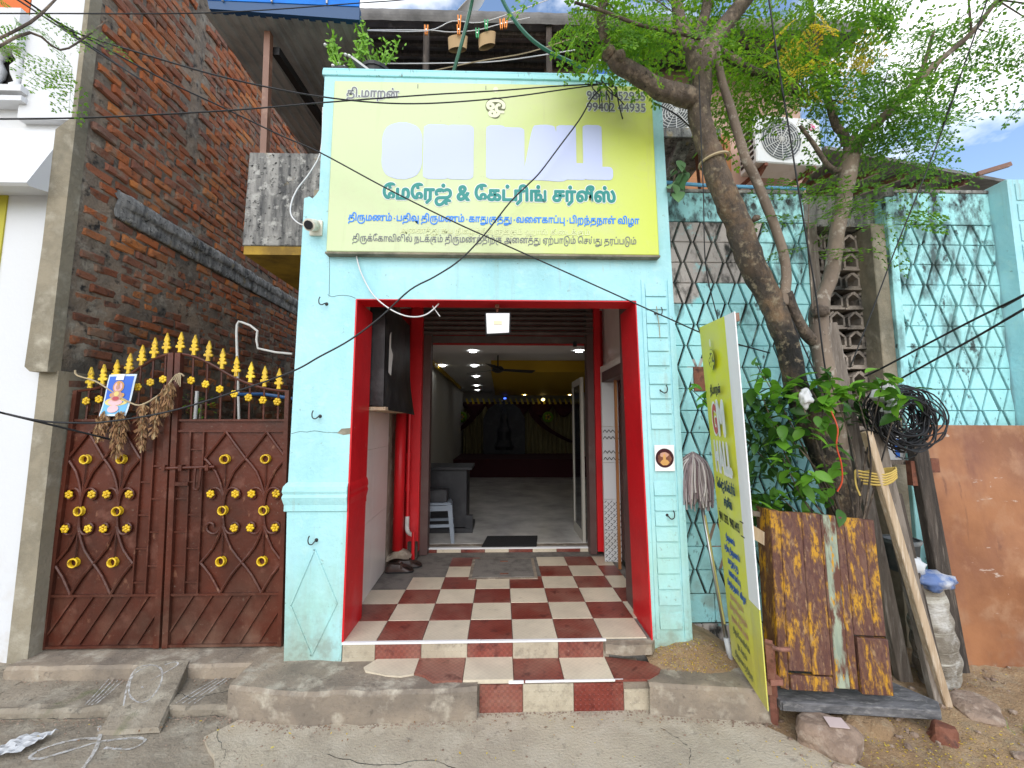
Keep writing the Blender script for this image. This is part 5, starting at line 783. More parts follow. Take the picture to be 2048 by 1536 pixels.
def gate_leaf(label, xl, xr, side):
    """xl, xr: (bottom, top) x of the two edges; side=1: meeting edge on the left"""
    t = thing('metal_gate', label, 'gate', ((xl[0] + xr[0]) / 2, GY, .14))
    def X_(u, z):
        k = (z - .14) / 1.6; a = xl[0] + (xl[1] - xl[0]) * k; b = xr[0] + (xr[1] - xr[0]) * k
        return a + (b - a) * (u if side == 1 else 1 - u)
    Pt = lambda u, z, y=GY - .012: (X_(u, z), y, z)
    def part(n, pts, r=.010, k=6, sm=2): return obj(n, MB().tube([Pt(*p) for p in pts], r, k, sm), M['gate'], t)
    def fbar(n, p, q, w, d, y=GY - .008): return obj(n, MB().bar(Pt(*p, y), Pt(*q, y), w, d, (0, 1, 0)), M['gate'], t)
    sp_ = MB(); sp_.hexa([Pt(0, .15, GY), Pt(1, .15, GY), Pt(1, .15, GY + .004), Pt(0, .15, GY + .004)], [Pt(0, 1.735, GY), Pt(1, 1.735, GY), Pt(1, 1.735, GY + .004), Pt(0, 1.735, GY + .004)])
    obj('sheet_panel', sp_, M['gate'], t)
    fbar('frame_stile', (.012, .14), (.012, 2.24), .040, .04); fbar('frame_stile', (.988, .14), (.988, 1.955), .03, .035)
    for z, w in ((1.735, .018), (1.655, .016), (.495, .020), (.150, .024)): fbar('frame_rail', (.03, z), (.975, z), .016, w, GY - .010)
    cu = [(.0, 2.235), (.09, 2.225), (.20, 2.195), (.33, 2.14), (.46, 2.075), (.60, 2.02), (.75, 1.98), (.88, 1.96), (1.0, 1.95)]
    obj('arched_rail', MB().tube([Pt(u, z, GY - .008) for u, z in cu], .010, 6, 3), M['gate'], t)
    def cz(u):
        for a, b in zip(cu, cu[1:]):
            if a[0] <= u <= b[0]: return a[1] + (b[1] - a[1]) * (u - a[0]) / (b[0] - a[0])
        return cu[-1][1]
    us = [.012] + [.135 + .128 * i for i in range(7)] if side == 1 else [.085 + .13 * i for i in range(7)]
    for i, u in enumerate(us):
        z1 = cz(u)
        if i or side != 1: obj('bar', MB().tube([Pt(u, 1.735, GY - .006), Pt(u, z1, GY - .006)], .0075, 6), M['gate'], t)
        put('spearhead', SPM, t, Pt(u, z1 + .012, GY - .006), (0, random.uniform(-.03, .03), 0))
        if u > .05:
            zf = 1.735 + max(.042, (z1 - 1.735) * .62 - .0)
            put('flower', FLM, t, Pt(u, zf, GY - .014), (0, random.random(), 0))
    # ladder strips beside the meeting edge
    for u in (.145, .262): fbar('ladder_bar', (u, .50), (u, 1.65), .010, .022)
    for i in range(5):
        z = 1.52 - i * .235; a, b = (.150, .258) ; fbar('ladder_rung', (a, z), (b, z), .010, .014)
        z2 = 1.40 - i * .235
        if z2 > .55: fbar('ladder_rung', (.035, z2), (.140, z2), .010, .014)
    # curved lattice
    c1, c2, hw = .455, .812, .1785
    for c in (c1, c2):
        for s in (-1, 1):
            part('lattice_bar', [(c, 1.65), (c + s * hw * .42, 1.565), (c + s * hw, 1.454)])
            part('lattice_bar', [(c + s * hw, 1.454), (c + s * hw * .45, 1.36), (c + s * hw * .12, 1.24), (c, 1.17)])
            part('lattice_bar', [(c, .975), (c + s * hw * .12, .92), (c + s * hw * .45, .81), (c + s * hw, .713)])
            part('lattice_bar', [(c + s * hw, .713), (c + s * hw * .5, .625), (c, .50)])
            sc = [(0, 1.12), (.012, 1.19), (.045, 1.233), (.09, 1.240), (.132, 1.217), (.138, 1.182), (.112, 1.163), (.085, 1.172), (.078, 1.195)]
            part('scroll', [(c + s * u, z) for u, z in sc], .009); part('scroll', [(c + s * u, 2.156 - z) for u, z in sc], .009)
            put('flower', FLM, t, Pt(c + s * .108, 1.200, GY - .016), (0, random.random(), 0))
            if not (side == 1 and s < 0 and c == c1): put('flower', FLM, t, Pt(c + s * .108, .958, GY - .016), (0, random.random(), 0))
        part('stem', [(c, 1.42), (c, 1.17)], .005, 5, 0); part('stem', [(c, 1.19), (c, .965)], .009, 6, 0); part('stem', [(c, .96), (c, .75)], .005, 5, 0)
        for z in (1.450, 1.080, .722): put('ring', RGM, t, Pt(c, z, GY - .004), (R(random.uniform(-4, 4)), 0, R(random.uniform(-6, 6))))
    # slanting bars along the foot
    n = 6
    for i in range(n):
        a = .035 + (i - .35) * .165; b = a + .245; z0, z1 = .165, .485
        if a < .03: z0 += (.03 - a) / .245 * .32; a = .03
        if b > .97: z1 -= (b - .97) / .245 * .32; b = .97
        if side != 1: a, b = 1 - b, 1 - a; a, b = b, a
        if side != 1: fbar('slant_bar', (a, z0), (b, z1), .010, .014)
        else: fbar('slant_bar', (a, z0), (b, z1), .010, .014)
    return t, Pt
ga, PA = gate_leaf('left leaf of the brown metal gate, hung beside the white house', (-3.205, -3.165), (-2.405, -2.455), 0)
gb, PB = gate_leaf('right leaf of the brown metal gate, against the turquoise pillar', (-2.365, -2.420), (-1.555, -1.590), 1)
bt = obj('bolt', MB().tube([(-2.48, GY - .035, 1.385), (-2.09, GY - .035, 1.396)], .011, 8), M['gate'], gb)
obj('bolt_handle', MB().tube([(-2.225, GY - .04, 1.39), (-2.222, GY - .045, 1.25), (-2.205, GY - .045, 1.235), (-2.188, GY - .045, 1.25), (-2.185, GY - .04, 1.39)], .009, 6, 2), M['gate'], bt)
for x in (-2.45, -2.33, -2.14): obj('bolt_bracket', MB().box(x - .012, x + .012, GY - .05, GY - .01, 1.37, 1.41), M['gate'], bt)
obj('hasp', MB().box(-2.37, -2.28, GY - .03, GY - .012, 1.26, 1.285), M['gate'], gb)
for z in (1.42, .62):
    obj('hinge', MB().tube([(-3.205, GY - .02, z - .04), (-3.205, GY - .02, z + .04)], .016, 8), M['rust'], ga)
# poster tied to the gate
po = thing('deity_poster', 'small blue devotional poster hung askew on the left gate leaf', 'poster', (-2.80, 3.10, 1.76))
def pq(u, v, d=0):  # poster corners
    a = Vector((-2.935, 3.115, 1.765)); b = Vector((-2.742, 3.115, 1.765)); c = Vector((-2.668, 3.10, 2.072)); e = Vector((-2.866, 3.10, 2.066))
    q = (a * (1 - u) + b * u) * (1 - v) + (e * (1 - u) + c * u) * v; q.y += -.012 * math.sin(math.pi * u) - d + .006 * math.sin(v * 5); return q
def patch(u0, u1, v0, v1, d, n=6, fn=None):
    return MB().grid(lambda a, b: pq(u0 + (u1 - u0) * a, v0 + (v1 - v0) * b, d), n, n)
def disc(cu, cv, ru, rv, d, n=20):
    m = MB(); m.add([pq(cu, cv, d)] + [pq(cu + ru * math.cos(2 * math.pi * k / n), cv + rv * math.sin(2 * math.pi * k / n), d) for k in range(n)], [(0, 1 + k, 1 + (k + 1) % n) for k in range(n)]); return m
def flat(k, c, r=.45): M[k] = mat(k, c, r)
flat('ink_red0', (.45, .08, .10)); flat('p_paper', (.62, .72, .80)); flat('p_blue', (.05, .15, .62)); flat('p_sky', (.16, .45, .72)); flat('p_yel', (.75, .60, .22)); flat('p_skin', (.55, .30, .22)); flat('p_pink', (.78, .48, .52)); flat('p_gold', (.60, .32, .10)); flat('p_white', (.8, .8, .8))
obj('paper', patch(0, 1, 0, 1, 0), M['p_paper'], po, recalc=False)
obj('print_sky', patch(.06, .94, .35, .95, .0015), M['p_blue'], po, recalc=False)
obj('print_cloud', patch(.06, .94, .05, .35, .0015), M['p_sky'], po, recalc=False)
obj('print_glow', disc(.5, .34, .42, .10, .003), M['p_yel'], po, recalc=False)
obj('print_halo', disc(.5, .70, .20, .14, .004), M['p_gold'], po, recalc=False)
obj('print_halo', disc(.5, .70, .15, .11, .005), M['p_pink'], po, recalc=False)
obj('print_figure', disc(.5, .69, .07, .06, .007), M['p_skin'], po, recalc=False)
obj('print_figure', disc(.5, .48, .20, .13, .0065), M['p_skin'], po, recalc=False)
obj('print_figure', disc(.5, .33, .26, .075, .006), M['p_pink'], po, recalc=False)
obj('print_crown', disc(.5, .775, .05, .045, .0075), M['p_gold'], po, recalc=False)
for su in (.30, .70): obj('print_arm', disc(su, .50, .07, .05, .0058), M['p_gold'], po, recalc=False)
obj('print_garland', disc(.5, .53, .09, .06, .0074), M['p_yel'], po, recalc=False); obj('print_cloth', disc(.5, .42, .12, .05, .0076), M['ink_red0'], po, recalc=False)
obj('print_seat', disc(.5, .17, .20, .09, .006), M['p_pink'], po, recalc=False)
obj('print_frame', patch(.36, .64, .86, 1.0, .006), M['p_white'], po, recalc=False)
# rope and dried leaf bunches
rp_ = MB().tube([(-3.14, 3.12, 2.10), (-3.10, 3.10, 2.06), (-2.97, 3.10, 2.02), (-2.86, 3.10, 1.955), (-2.70, 3.10, 1.86), (-2.61, 3.10, 1.85), (-2.48, 3.10, 1.94), (-2.42, 3.10, 2.03), (-2.385, 3.12, 2.08), (-2.35, 3.12, 2.06)], .006, 5, 3)
for a in range(6): rp_.tube([(-2.39 + a * .006, 3.10, 2.075), (-2.41 + a * .012, 3.09, 2.04 - a * .012)], .003, 4)
tag(obj('dry_rope', rp_, M['rope']), 'frayed straw rope strung across the top of the gate', 'rope')
def leafset(m, n, top, bot, spread, rr, ln=.055, w=.009):
    for i in range(n):
        t = rr.random(); c = Vector(top) + (Vector(bot) - Vector(top)) * (t * .85)
        s = spread * (.35 + .9 * math.sin(math.pi * min(1, t * .9 + .1)))
        c += Vector((rr.uniform(-s, s), rr.uniform(-s, s) * .6, rr.uniform(-.01, .01)))
        d = Vector((rr.gauss(0, .4), rr.gauss(0, .3), -1)).normalized() * ln * rr.uniform(.6, 1.2); q = Vector((rr.uniform(-1, 1), rr.uniform(-1, 1), 0)).normalized() * w * rr.uniform(.5, 1.1)
        tw = Vector((rr.uniform(-1, 1), rr.uniform(-1, 1), 0)) * w * .8
        m.add([c, c + d * .5 + q + tw, c + d, c + d * .5 - q + tw * .2], [(0, 1, 2), (0, 2, 3)])
for i, (top, bot, n, sp_, lb) in enumerate([((-2.885, 3.10, 1.80), (-2.90, 3.09, 1.575), 70, .030, 'dried brown leaf bunch hanging leftmost below the poster'), ((-2.765, 3.10, 1.80), (-2.760, 3.09, 1.455), 90, .034, 'longest dried brown leaf bunch, below the right half of the poster'),
        ((-2.61, 3.10, 1.86), (-2.592, 3.09, 1.50), 75, .022, 'thin dried leaf bunch hanging just right of the poster'), ((-2.52, 3.10, 1.90), (-2.505, 3.09, 1.60), 45, .020, 'sparse dried leaf bunch between poster and gate meeting edge'), ((-2.425, 3.09, 2.01), (-2.435, 3.08, 1.76), 80, .032, 'pale dried leaf bunch tied highest beside the gate meeting edge')]):
    b_ = thing('dried_bunch', lb, 'dried leaves', bot, 'dried leaf bunches on the gate')
    obj('stem', MB().tube([top, bot], .005, 5), M['strawdry'], b_)
    m = MB(); leafset(m, n * 3, top, bot, sp_, random.Random(i + 5)); stuff(obj('leaves', m, M['dryleaf'], b_, recalc=False))
# pipe in the alley
pv = MB().tube(D['pw'], .011, 8, 2)
tag(obj('water_pipe', pv, M['pvc']), 'white plastic pipe bending up the brick wall behind the gate', 'pipe')
tag(obj('water_pipe', MB().tube([(-2.36, 3.75, 1.97), (-2.20, 3.9, 1.985), (-1.44, 4.1, 1.86)], .016, 8), M['bluepipe']), 'dark blue pipe crossing behind the right gate leaf', 'pipe')
tag(obj('water_pipe', MB().tube([(-2.70, 3.75, .05), (-2.70, 3.75, 2.0)], .014, 8), M['pvc']), 'upright grey pipe behind the meeting edge of the gate', 'pipe')
fr = MB(); rr = random.Random(3)
for i in range(60):
    c = Vector((rr.uniform(-3.0, -2.75), rr.uniform(3.9, 4.2), rr.uniform(1.75, 1.98))); d = Vector((rr.gauss(0, 1), rr.gauss(0, 1), rr.gauss(0, .5))).normalized() * .05; q = d.cross(Vector((0, 0, 1))).normalized() * .012
    fr.add([c, c + d * .5 + q, c + d, c + d * .5 - q], [(0, 1, 2), (0, 2, 3)])
aw = thing('alley_weed', 'green weed seen through the gate bars behind the poster', 'plant', (-2.87, 4.05, .05))
obj('stem', MB().tube([(-2.87, 4.05, .05), (-2.87, 4.05, 1.9)], .01, 5), M['barkgrey'], aw); stuff(obj('leaves', fr, M['leaf'], aw, recalc=False))

# ================================================================ LETTERING
def contour(s):
    P = []
    for q in s.split():
        on = not q.endswith('*'); x, y = q.rstrip('*').split(','); P.append((float(x), float(y), on))
    E_ = []
    for i, p in enumerate(P):
        n = P[(i + 1) % len(P)]; E_.append(p)
        if not p[2] and not n[2]: E_.append(((p[0] + n[0]) / 2, (p[1] + n[1]) / 2, True))
    k = next(i for i, p in enumerate(E_) if p[2]); E_ = E_[k:] + E_[:k]; o = []; i = 0
    while i < len(E_):
        p = E_[i]; o.append(p[:2])
        if i + 1 < len(E_) and not E_[i + 1][2]:
            c = E_[i + 1]; e = E_[(i + 2) % len(E_)]
            for t in (.34, .67): o.append(((1 - t) ** 2 * p[0] + 2 * t * (1 - t) * c[0] + t * t * e[0], (1 - t) ** 2 * p[1] + 2 * t * (1 - t) * c[1] + t * t * e[1]))
            i += 2
        else: i += 1
    return o
GC = [(a, [contour(c) for c in s.split('|')] if s else []) for a, s in GL]
GCACHE = {}
def curve_mesh(cd):
    o = bpy.data.objects.new('tmp', cd); COL.objects.link(o); bpy.context.view_layer.update()
    me = bpy.data.meshes.new_from_object(o.evaluated_get(bpy.context.evaluated_depsgraph_get()))
    vs = [tuple(v.co) for v in me.vertices]; fs = [tuple(p.vertices) for p in me.polygons]
    bpy.data.objects.remove(o); bpy.data.meshes.remove(me); bpy.data.curves.remove(cd); return vs, fs
def bold(vf, r, n=8):
    """thicken flat glyphs: copies shifted round a circle, each a hair above the last"""
    v, f = vf; V, F_ = [], []
    for k in range(n + 1):
        a = 2 * math.pi * k / n; q = r if k < n else 0; m = len(V)
        V += [(p[0] + q * math.cos(a), p[1] + q * math.sin(a), k * .00012) for p in v]; F_ += [tuple(i + m for i in t) for t in f]
    return V, F_
def tamil(words, off, gap=.35, seps=None):
    return bold(tamil0(words, gap), off) if off else tamil0(words, gap)
def tamil0(words, gap, off=.006):
    """returns flat verts/faces, 1 unit = 1 em"""
    vs, fs = [], []; pen = 0
    for wi, w in enumerate(words):
        if w in ('.', '-'):
            n = len(vs); r = .06; vs += [(pen + r + r * math.cos(k * .785), .25 + r * math.sin(k * .785), 0) for k in range(8)]; fs.append(tuple(range(n, n + 8))); pen += .12 + gap * .7; continue
        if w == '&':
            cd = bpy.data.curves.new('t', 'FONT'); cd.body = '&'; cd.size = 1.15; cd.offset = off * .7; v, f = curve_mesh(cd)
            n = len(vs); x0 = min(p[0] for p in v); vs += [(p[0] - x0 + pen, p[1] - .02, 0) for p in v]; fs += [tuple(i + n for i in q) for q in f]; pen += max(p[0] for p in v) - x0 + gap; continue
        for gi in WD[w]:
            adv, cs = GC[gi]
            if (gi, off) in GCACHE:
                v, f = GCACHE[(gi, off)]; n = len(vs); vs += [(p[0] + pen, p[1], 0) for p in v]; fs += [tuple(i + n for i in q) for q in f]; pen += adv / 1000; continue
            cd = bpy.data.curves.new('t', 'CURVE'); cd.dimensions = '2D'; cd.fill_mode = 'BOTH'; cd.offset = off
            for c in cs:
                s = cd.splines.new('POLY'); s.points.add(len(c) - 1); s.use_cyclic_u = True
                for i, p in enumerate(c): s.points[i].co = (p[0] / 1000, p[1] / 1000, 0, 1)
            v, f = curve_mesh(cd); n = len(vs); GCACHE[(gi, off)] = (v, f)
            vs += [(p[0] + pen, p[1], 0) for p in v]; fs += [tuple(i + n for i in q) for q in f]; pen += adv / 1000
        pen += gap
    return vs, fs
def latin(s, off, xs=1.):
    if off: return bold(latin(s, 0, xs), off * .8)
    cd = bpy.data.curves.new('t', 'FONT'); cd.body = s; cd.size = 1; cd.offset = off; cd.space_character = 1 + off * 1.2
    v, f = curve_mesh(cd); return [(p[0] * xs, p[1], 0) for p in v], f
def letter(name, vf, frame, x0, x1, y0, y1, d, key, parent, label=None, ref=None):
    """fit flat glyphs into the box x0..x1, y0..y1 of a frame (origin, right, up, outwards)"""
    v, f = vf; r = ref[0] if ref else v
    ax, bx = min(p[0] for p in r), max(p[0] for p in r); ay, by = min(p[1] for p in r), max(p[1] for p in r)
    O, Rt, Up, Ou = frame; m = MB()
    m.add([O + Rt * (x0 + (x1 - x0) * (p[0] - ax) / (bx - ax)) + Up * (y0 + (y1 - y0) * (p[1] - ay) / (by - ay)) + Ou * (d + p[2]) for p in v], f)
    o = obj(name, m, M[key], parent, recalc=False)
    if label: o['label'] = label
    return o
flat('ink_grey', (.16, .17, .18), .5); flat('ink_teal', (.004, .22, .20), .45); flat('ink_blue', (.02, .22, .75), .45); flat('ink_lav', (.50, .56, .80), .5); flat('ink_halo', (.70, .74, .70), .5); flat('ink_ghost', (.62, .67, .36), .5)
flat('ink_olive', (.11, .12, .05), .5); flat('ink_cream', (.72, .74, .52), .5); flat('ink_pink', (.62, .40, .22), .5); flat('ink_red', (.55, .10, .08), .5); flat('ink_black', (.02, .022, .025), .5); flat('ink_navy', (.01, .06, .12), .5); flat('ink_sblue', (.03, .13, .50), .5); flat('ink_dull', (.25, .26, .12), .5)
def signmat(name, a, b, x0, x1, axis, dirt):
    m = mat(name, a, .42, [((.52, .50, .34), 2.5, .58, .12, None, .4), ((.40, .38, .24), 3, .66, .06, (4, 4, .3), .35), ((.34, .32, .22), 40, .70, .03, None, .4)] + dirt, (2.5, .25)); t = m.node_tree; N = t.nodes
    rgb = [n for n in N if n.type == 'RGB'][0]; g_ = N.new('ShaderNodeNewGeometry'); sx = N.new('ShaderNodeSeparateXYZ'); mr_ = N.new('ShaderNodeMapRange'); mr_.inputs[1].default_value = x0; mr_.inputs[2].default_value = x1
    mi = N.new('ShaderNodeMix'); mi.data_type = 'RGBA'; mi.inputs['A'].default_value = (*a, 1); mi.inputs['B'].default_value = (*b, 1)
    t.links.new(g_.outputs['Position'], sx.inputs[0]); t.links.new(sx.outputs[axis], mr_.inputs[0]); t.links.new(mr_.outputs[0], mi.inputs['Factor'])
    for l in list(rgb.outputs[0].links): to = l.to_socket; t.links.remove(l); t.links.new(mi.outputs['Result'], to)
    M[name] = m
signmat('flexface', (.53, .62, .35), (.55, .63, .045), -.3, 1.3, 'X', [])
signmat('standface', (.60, .56, .08), (.66, .70, .012), .35, 1.2, 'Z', [((.42, .36, .16), 4, .55, .12, None, .6, (.9, .2))])
# ---------------------------------------------------------------- main signboard
SX0, SX1, SZ0, SZ1 = -1.232, 1.128, 2.913, 4.215
sg = thing('signboard', 'large yellow signboard with Tamil lettering above the doorway', 'sign', (0, 2.86, SZ0))
obj('panel', MB().prism([(SX0, SZ0), (SX1 + .006, SZ0 - .002), (SX1 - .008, SZ1 + .008), (SX0 + .004, SZ1)], 2.842, 2.895), M['flexface'], sg, bev=.006)
obj('bottom_frame', MB().box(SX0 - .004, SX1 + .010, 2.838, 2.898, SZ0 - .016, SZ0 - .003), M['cement'], sg)
for x in (-.62, -.12): obj('fixing_pin', MB().box(x, x + .004, 2.838, 2.842, SZ1 - .05, SZ1 - .02), M['ink_grey'], sg)
FR = (Vector((0, 2.8415, 0)), Vector((1, 0, 0)), Vector((0, 0, 1)), Vector((0, -1, 0)))
def both(name, mk, off, hal, box, key, d=.001):
    a = mk(off); letter(name + '_outline', bold(mk(0), off + hal, 12), FR, *box, d * .4, 'ink_halo', sg, ref=a); return letter(name, a, FR, *box, d * 2.6, key, sg)
both('owner_name', lambda o: tamil(['name'], o), .022, .05, (-1.135, -.752, 4.055, 4.165), 'ink_grey')
for s, z0, z1 in (('98411 52935', 4.100, 4.172), ('99402 44935', 4.010, 4.080)):
    both('phone_number', lambda o: latin(s, o), .030, .05, (.63, 1.068, z0, z1), 'ink_grey')
def blobs(word, polys):
    m = MB()
    for k, pl in enumerate(polys):
        P_, _ = smooth([Vector((x, 2.8403 - .00015 * k, z)) for x, z in pl + pl[:1]], [0] * (len(pl) + 1), 5); m.add(P_[:-1], [tuple(range(len(P_) - 1))])
    o = obj('hall_name', m, M['ink_lav'], sg, recalc=False); o['label'] = word
def rb_(x0, x1, z0, z1, r=.03): return [(x0 + r, z0), ((x0 + x1) / 2, z0), (x1 - r, z0), (x1 - r * .3, z0 + r * .3), (x1, z0 + r), (x1, (z0 + z1) / 2), (x1, z1 - r), (x1 - r * .3, z1 - r * .3), (x1 - r, z1), ((x0 + x1) / 2, z1), (x0 + r, z1), (x0 + r * .3, z1 - r * .3), (x0, z1 - r), (x0, (z0 + z1) / 2), (x0, z0 + r), (x0 + r * .3, z0 + r * .3)]
blobs('faded pale blob lettering of the hall name, first word', [rb_(-.862, -.578, 3.458, 3.892, .11), rb_(-.566, -.375, 3.462, 3.882, .04), rb_(-.405, -.205, 3.462, 3.882, .04)])
blobs('faded pale blob lettering of the hall name, second word', [rb_(-.112, .03, 3.468, 3.884, .035), rb_(-.01, .165, 3.468, 3.870, .035), [(.15, 3.468), (.30, 3.464), (.47, 3.47), (.45, 3.62), (.40, 3.84), (.37, 3.89), (.265, 3.892), (.225, 3.86), (.185, 3.66)], rb_(.40, .545, 3.474, 3.895, .03), rb_(.40, .62, 3.472, 3.60, .03), rb_(.595, .735, 3.476, 3.900, .03), rb_(.595, .812, 3.474, 3.575, .03)])
both('service_line', lambda o: tamil(['svcA', '&', 'svcB', 'svcC'], o, .28), .045, .045, (-.850, .828, 3.255, 3.432), 'ink_teal')
letter('events_line', tamil(['b1', '-', 'b2', 'b1', '-', 'b3', '-', 'b4', '-', 'b5', 'b6'], .024, .22), FR, -1.085, .995, 3.118, 3.205, .0016, 'ink_blue', sg)
letter('ghost_line', tamil(['f1', 'f2', 'f3', 'f4', 'f5'], .015, .3), FR, -.72, .635, 3.035, 3.105, .0016, 'ink_ghost', sg)
letter('temple_line', tamil(['g1', 'g2', 'g3', 'f1', 'g4', 'g5', 'g6'], .007, .25), FR, -1.05, .968, 2.968, 3.048, .0016, 'ink_grey', sg)
def fdisc(frame, cx, cy, rx, ry, d, key, parent, name, n=28, lobes=0):
    O, Rt, Up, Ou = frame; m = MB(); q = lambda k: (1 + (.06 * math.cos(lobes * 2 * math.pi * k / n) if lobes else 0))
    m.add([O + Rt * cx + Up * cy + Ou * d] + [O + Rt * (cx + rx * q(k) * math.cos(2 * math.pi * k / n)) + Up * (cy + ry * q(k) * math.sin(2 * math.pi * k / n)) + Ou * d for k in range(n)], [(0, 1 + k, 1 + (k + 1) % n) for k in range(n)])
    return obj(name, m, M[key], parent, recalc=False)
em = fdisc(FR, -.045, 4.035, .075, .07, .0012, 'ink_olive', sg, 'emblem', 28, 0)
fdisc(FR, -.048, 3.965, .035, .028, .0013, 'ink_olive', em, 'emblem_tail')
letter('emblem_letter', tamil(['om'], .035), FR, -.115, .028, 3.945, 4.090, .0022, 'ink_cream', em)
fdisc(FR, -.045, 4.165, .018, .024, .0014, 'ink_cream', em, 'emblem_flame')
# tangle of wire ends at the top right corner
tw = MB(); rr = random.Random(4)
for i in range(5):
    p = [Vector((.72 + rr.uniform(-.12, .05), 2.80, 4.215 + rr.uniform(-.01, .02)))]
    for k in range(5): p.append(p[-1] + Vector((rr.uniform(-.01, .05), rr.uniform(-.008, .004), -.02 - .022 * k * rr.random())))
    tw.tube(p, .004, 5, 2)
tw.blob((.80, 2.79, 4.19), (.022, .012, .032), 2, .5, 2); tw.blob((.835, 2.79, 4.13), (.011, .01, .05), 3, .5, 2); tw.tube([(.84, 2.79, 4.12), (.86, 2.80, 4.02), (.885, 2.81, 3.93)], .005, 5, 2)
tag(obj('wire_tangle', tw, M['wire']), 'black tangle of wire ends hanging over the phone numbers', 'wires')

# ---------------------------------------------------------------- standing sign on the right
nb, fb, ft, ntp = Vector((1.408, 2.30, .205)), Vector((1.499, 2.80, .222)), Vector((1.383, 2.80, 2.375)), Vector((1.344, 2.30, 2.350))
ss = thing('standing_sign', 'tall narrow yellow sign leaning beside the building, seen at a slant', 'sign', fb)
rt_ = (nb - fb); wd = rt_.length; rt_.normalize(); up_ = (ft - fb); ht = up_.length; up_.normalize(); ou_ = rt_.cross(up_).normalized()
if ou_.x > 0: ou_ = -ou_
FS = (fb, rt_, up_, ou_)
def sq(u, v, d=0):
    b = fb * (1 - u) + nb * u; t = ft * (1 - u) + ntp * u; return b * (1 - v) + t * v + ou_ * d
def fpanel(n, u0, u1, v0, v1, d0, d1, key, skew=0):
    m = MB().hexa([sq(u0, v0, d0), sq(u1, v0, d0), sq(u1, v0, d1), sq(u0, v0, d1)], [sq(u0, v1, d0), sq(u1, v1, d0), sq(u1, v1, d1), sq(u0, v1, d1)]); return obj(n, m, M[key], ss)
fpanel('panel', 0, .75, .0, 1, -.002, .004, 'standface')
fpanel('panel_foot', .75, 1, 0, .235, -.002, .004, 'standface')
fpanel('white_border', .75, 1, .236, 1, -.002, .004, 'p_white')
fpanel('frame_bar', .0, .05, .02, 1, -.034, -.003, 'brownsteel'); fpanel('frame_bar', .06, .95, .975, .998, -.034, -.003, 'brownsteel'); fpanel('frame_bar', .06, .95, .03, .05, -.034, -.003, 'brownsteel')
dm('rustpaint', (.22, .085, .06), .7, [((.30, .14, .10), 8, .55, .1), ((.10, .045, .03), 14, .6, .08)], (50, .4))
obj('rusty_leg', MB().bar((1.455, 2.34, .53), (1.575, 2.52, .0), .035, .028), M['rustpaint'], ss)
obj('rusty_leg', MB().bar((1.485, 2.36, .50), (1.595, 2.53, .02), .022, .022), M['rustpaint'], ss)
obj('leg_hook', MB().tube([(1.46, 2.33, .51), (1.50, 2.33, .495), (1.57, 2.35, .485)], .012, 6), M['rustpaint'], ss)
obj('leg_collar', MB().box(1.49, 1.56, 2.40, 2.47, .27, .30), M['rustpaint'], ss)
tu, tv = wd, ht
def sl(name, vf, u0, u1, v0, v1, key, **k): return letter(name, vf, FS, u0 * tu * .94, u1 * tu * .94, v0 * tv, v1 * tv, .0048, key, ss, **k)
e2 = fdisc(FS, .37 * tu, .885 * tv, .115 * tu, .032 * tv, .0050, 'ink_olive', ss, 'emblem')
letter('emblem_letter', tamil(['om'], .03), FS, .27 * tu, .47 * tu, .852 * tv, .915 * tv, .0062, 'standface', e2)
fdisc(FS, .37 * tu, .935 * tv, .03 * tu, .012 * tv, .0055, 'ink_cream', e2, 'emblem_flame')
sl('owner_name', tamil(['name'], .03), .20, .62, .772, .812, 'ink_black')
for key, o_, s_, u0, u1, v0, v1 in (('p_white', .10, 'G', .17, .36, .655, .76), ('p_white', .10, 'M', .37, .66, .655, .765), ('p_white', .10, 'HALL', .13, .74, .545, .645)): sl('hall_name', latin(s_, o_), u0, u1, v0, v1, key)
letter('hall_name', latin('G', .05), FS, .19 * tu, .35 * tu, .662 * tv, .753 * tv, .0068, 'ink_red', ss, 'faded red first letter of the hall name')
letter('hall_name_outline', latin('M', .01), FS, .40 * tu, .64 * tu, .665 * tv, .755 * tv, .0068, 'ink_halo', ss); letter('hall_name_outline', latin('HALL', .01), FS, .15 * tu, .72 * tu, .555 * tv, .635 * tv, .0068, 'ink_halo', ss)
sl('service_line', tamil(['svcA', '&', 'svcB'], .03, .2), .10, .76, .487, .533, 'ink_navy'); sl('service_line', tamil(['svcC'], .03), .31, .60, .445, .485, 'ink_navy')
for v in (.432, .394): fpanel('rule_line', .06, .78, v, v + .003, .0045, .0058, 'ink_black')
sl('phone_number', latin('98411 52935', .02), .07, .41, .402, .428, 'ink_black'); sl('phone_number', latin('99402 44935', .02), .46, .78, .402, .428, 'ink_black'); fpanel('divider', .43, .437, .402, .428, .0045, .0058, 'ink_black')
y = .375
for ws, u0, u1 in ((['b1'], .24, .56), (['b2', 'b1'], .15, .68), (['b3'], .23, .59), (['b4'], .22, .62), (['b5', 'b6'], .13, .75)): sl('event_line', tamil(ws, .028, .25), u0, u1, y - .030, y, 'ink_sblue'); y -= .034
y = .203
for ws, u0, u1 in ((['f1', 'f2'], .18, .62), (['f3'], .13, .70), (['f4', 'f5'], .15, .70)): sl('faded_line', tamil(ws, .02, .25), u0, u1, y - .028, y, 'ink_pink'); y -= .032
y = .105
for ws, u0, u1 in ((['g1'], .16, .70), (['g2'], .28, .58), (['g3'], .15, .72)): sl('temple_line', tamil(ws, .02, .25), u0, u1, y - .026, y, 'ink_dull'); y -= .033
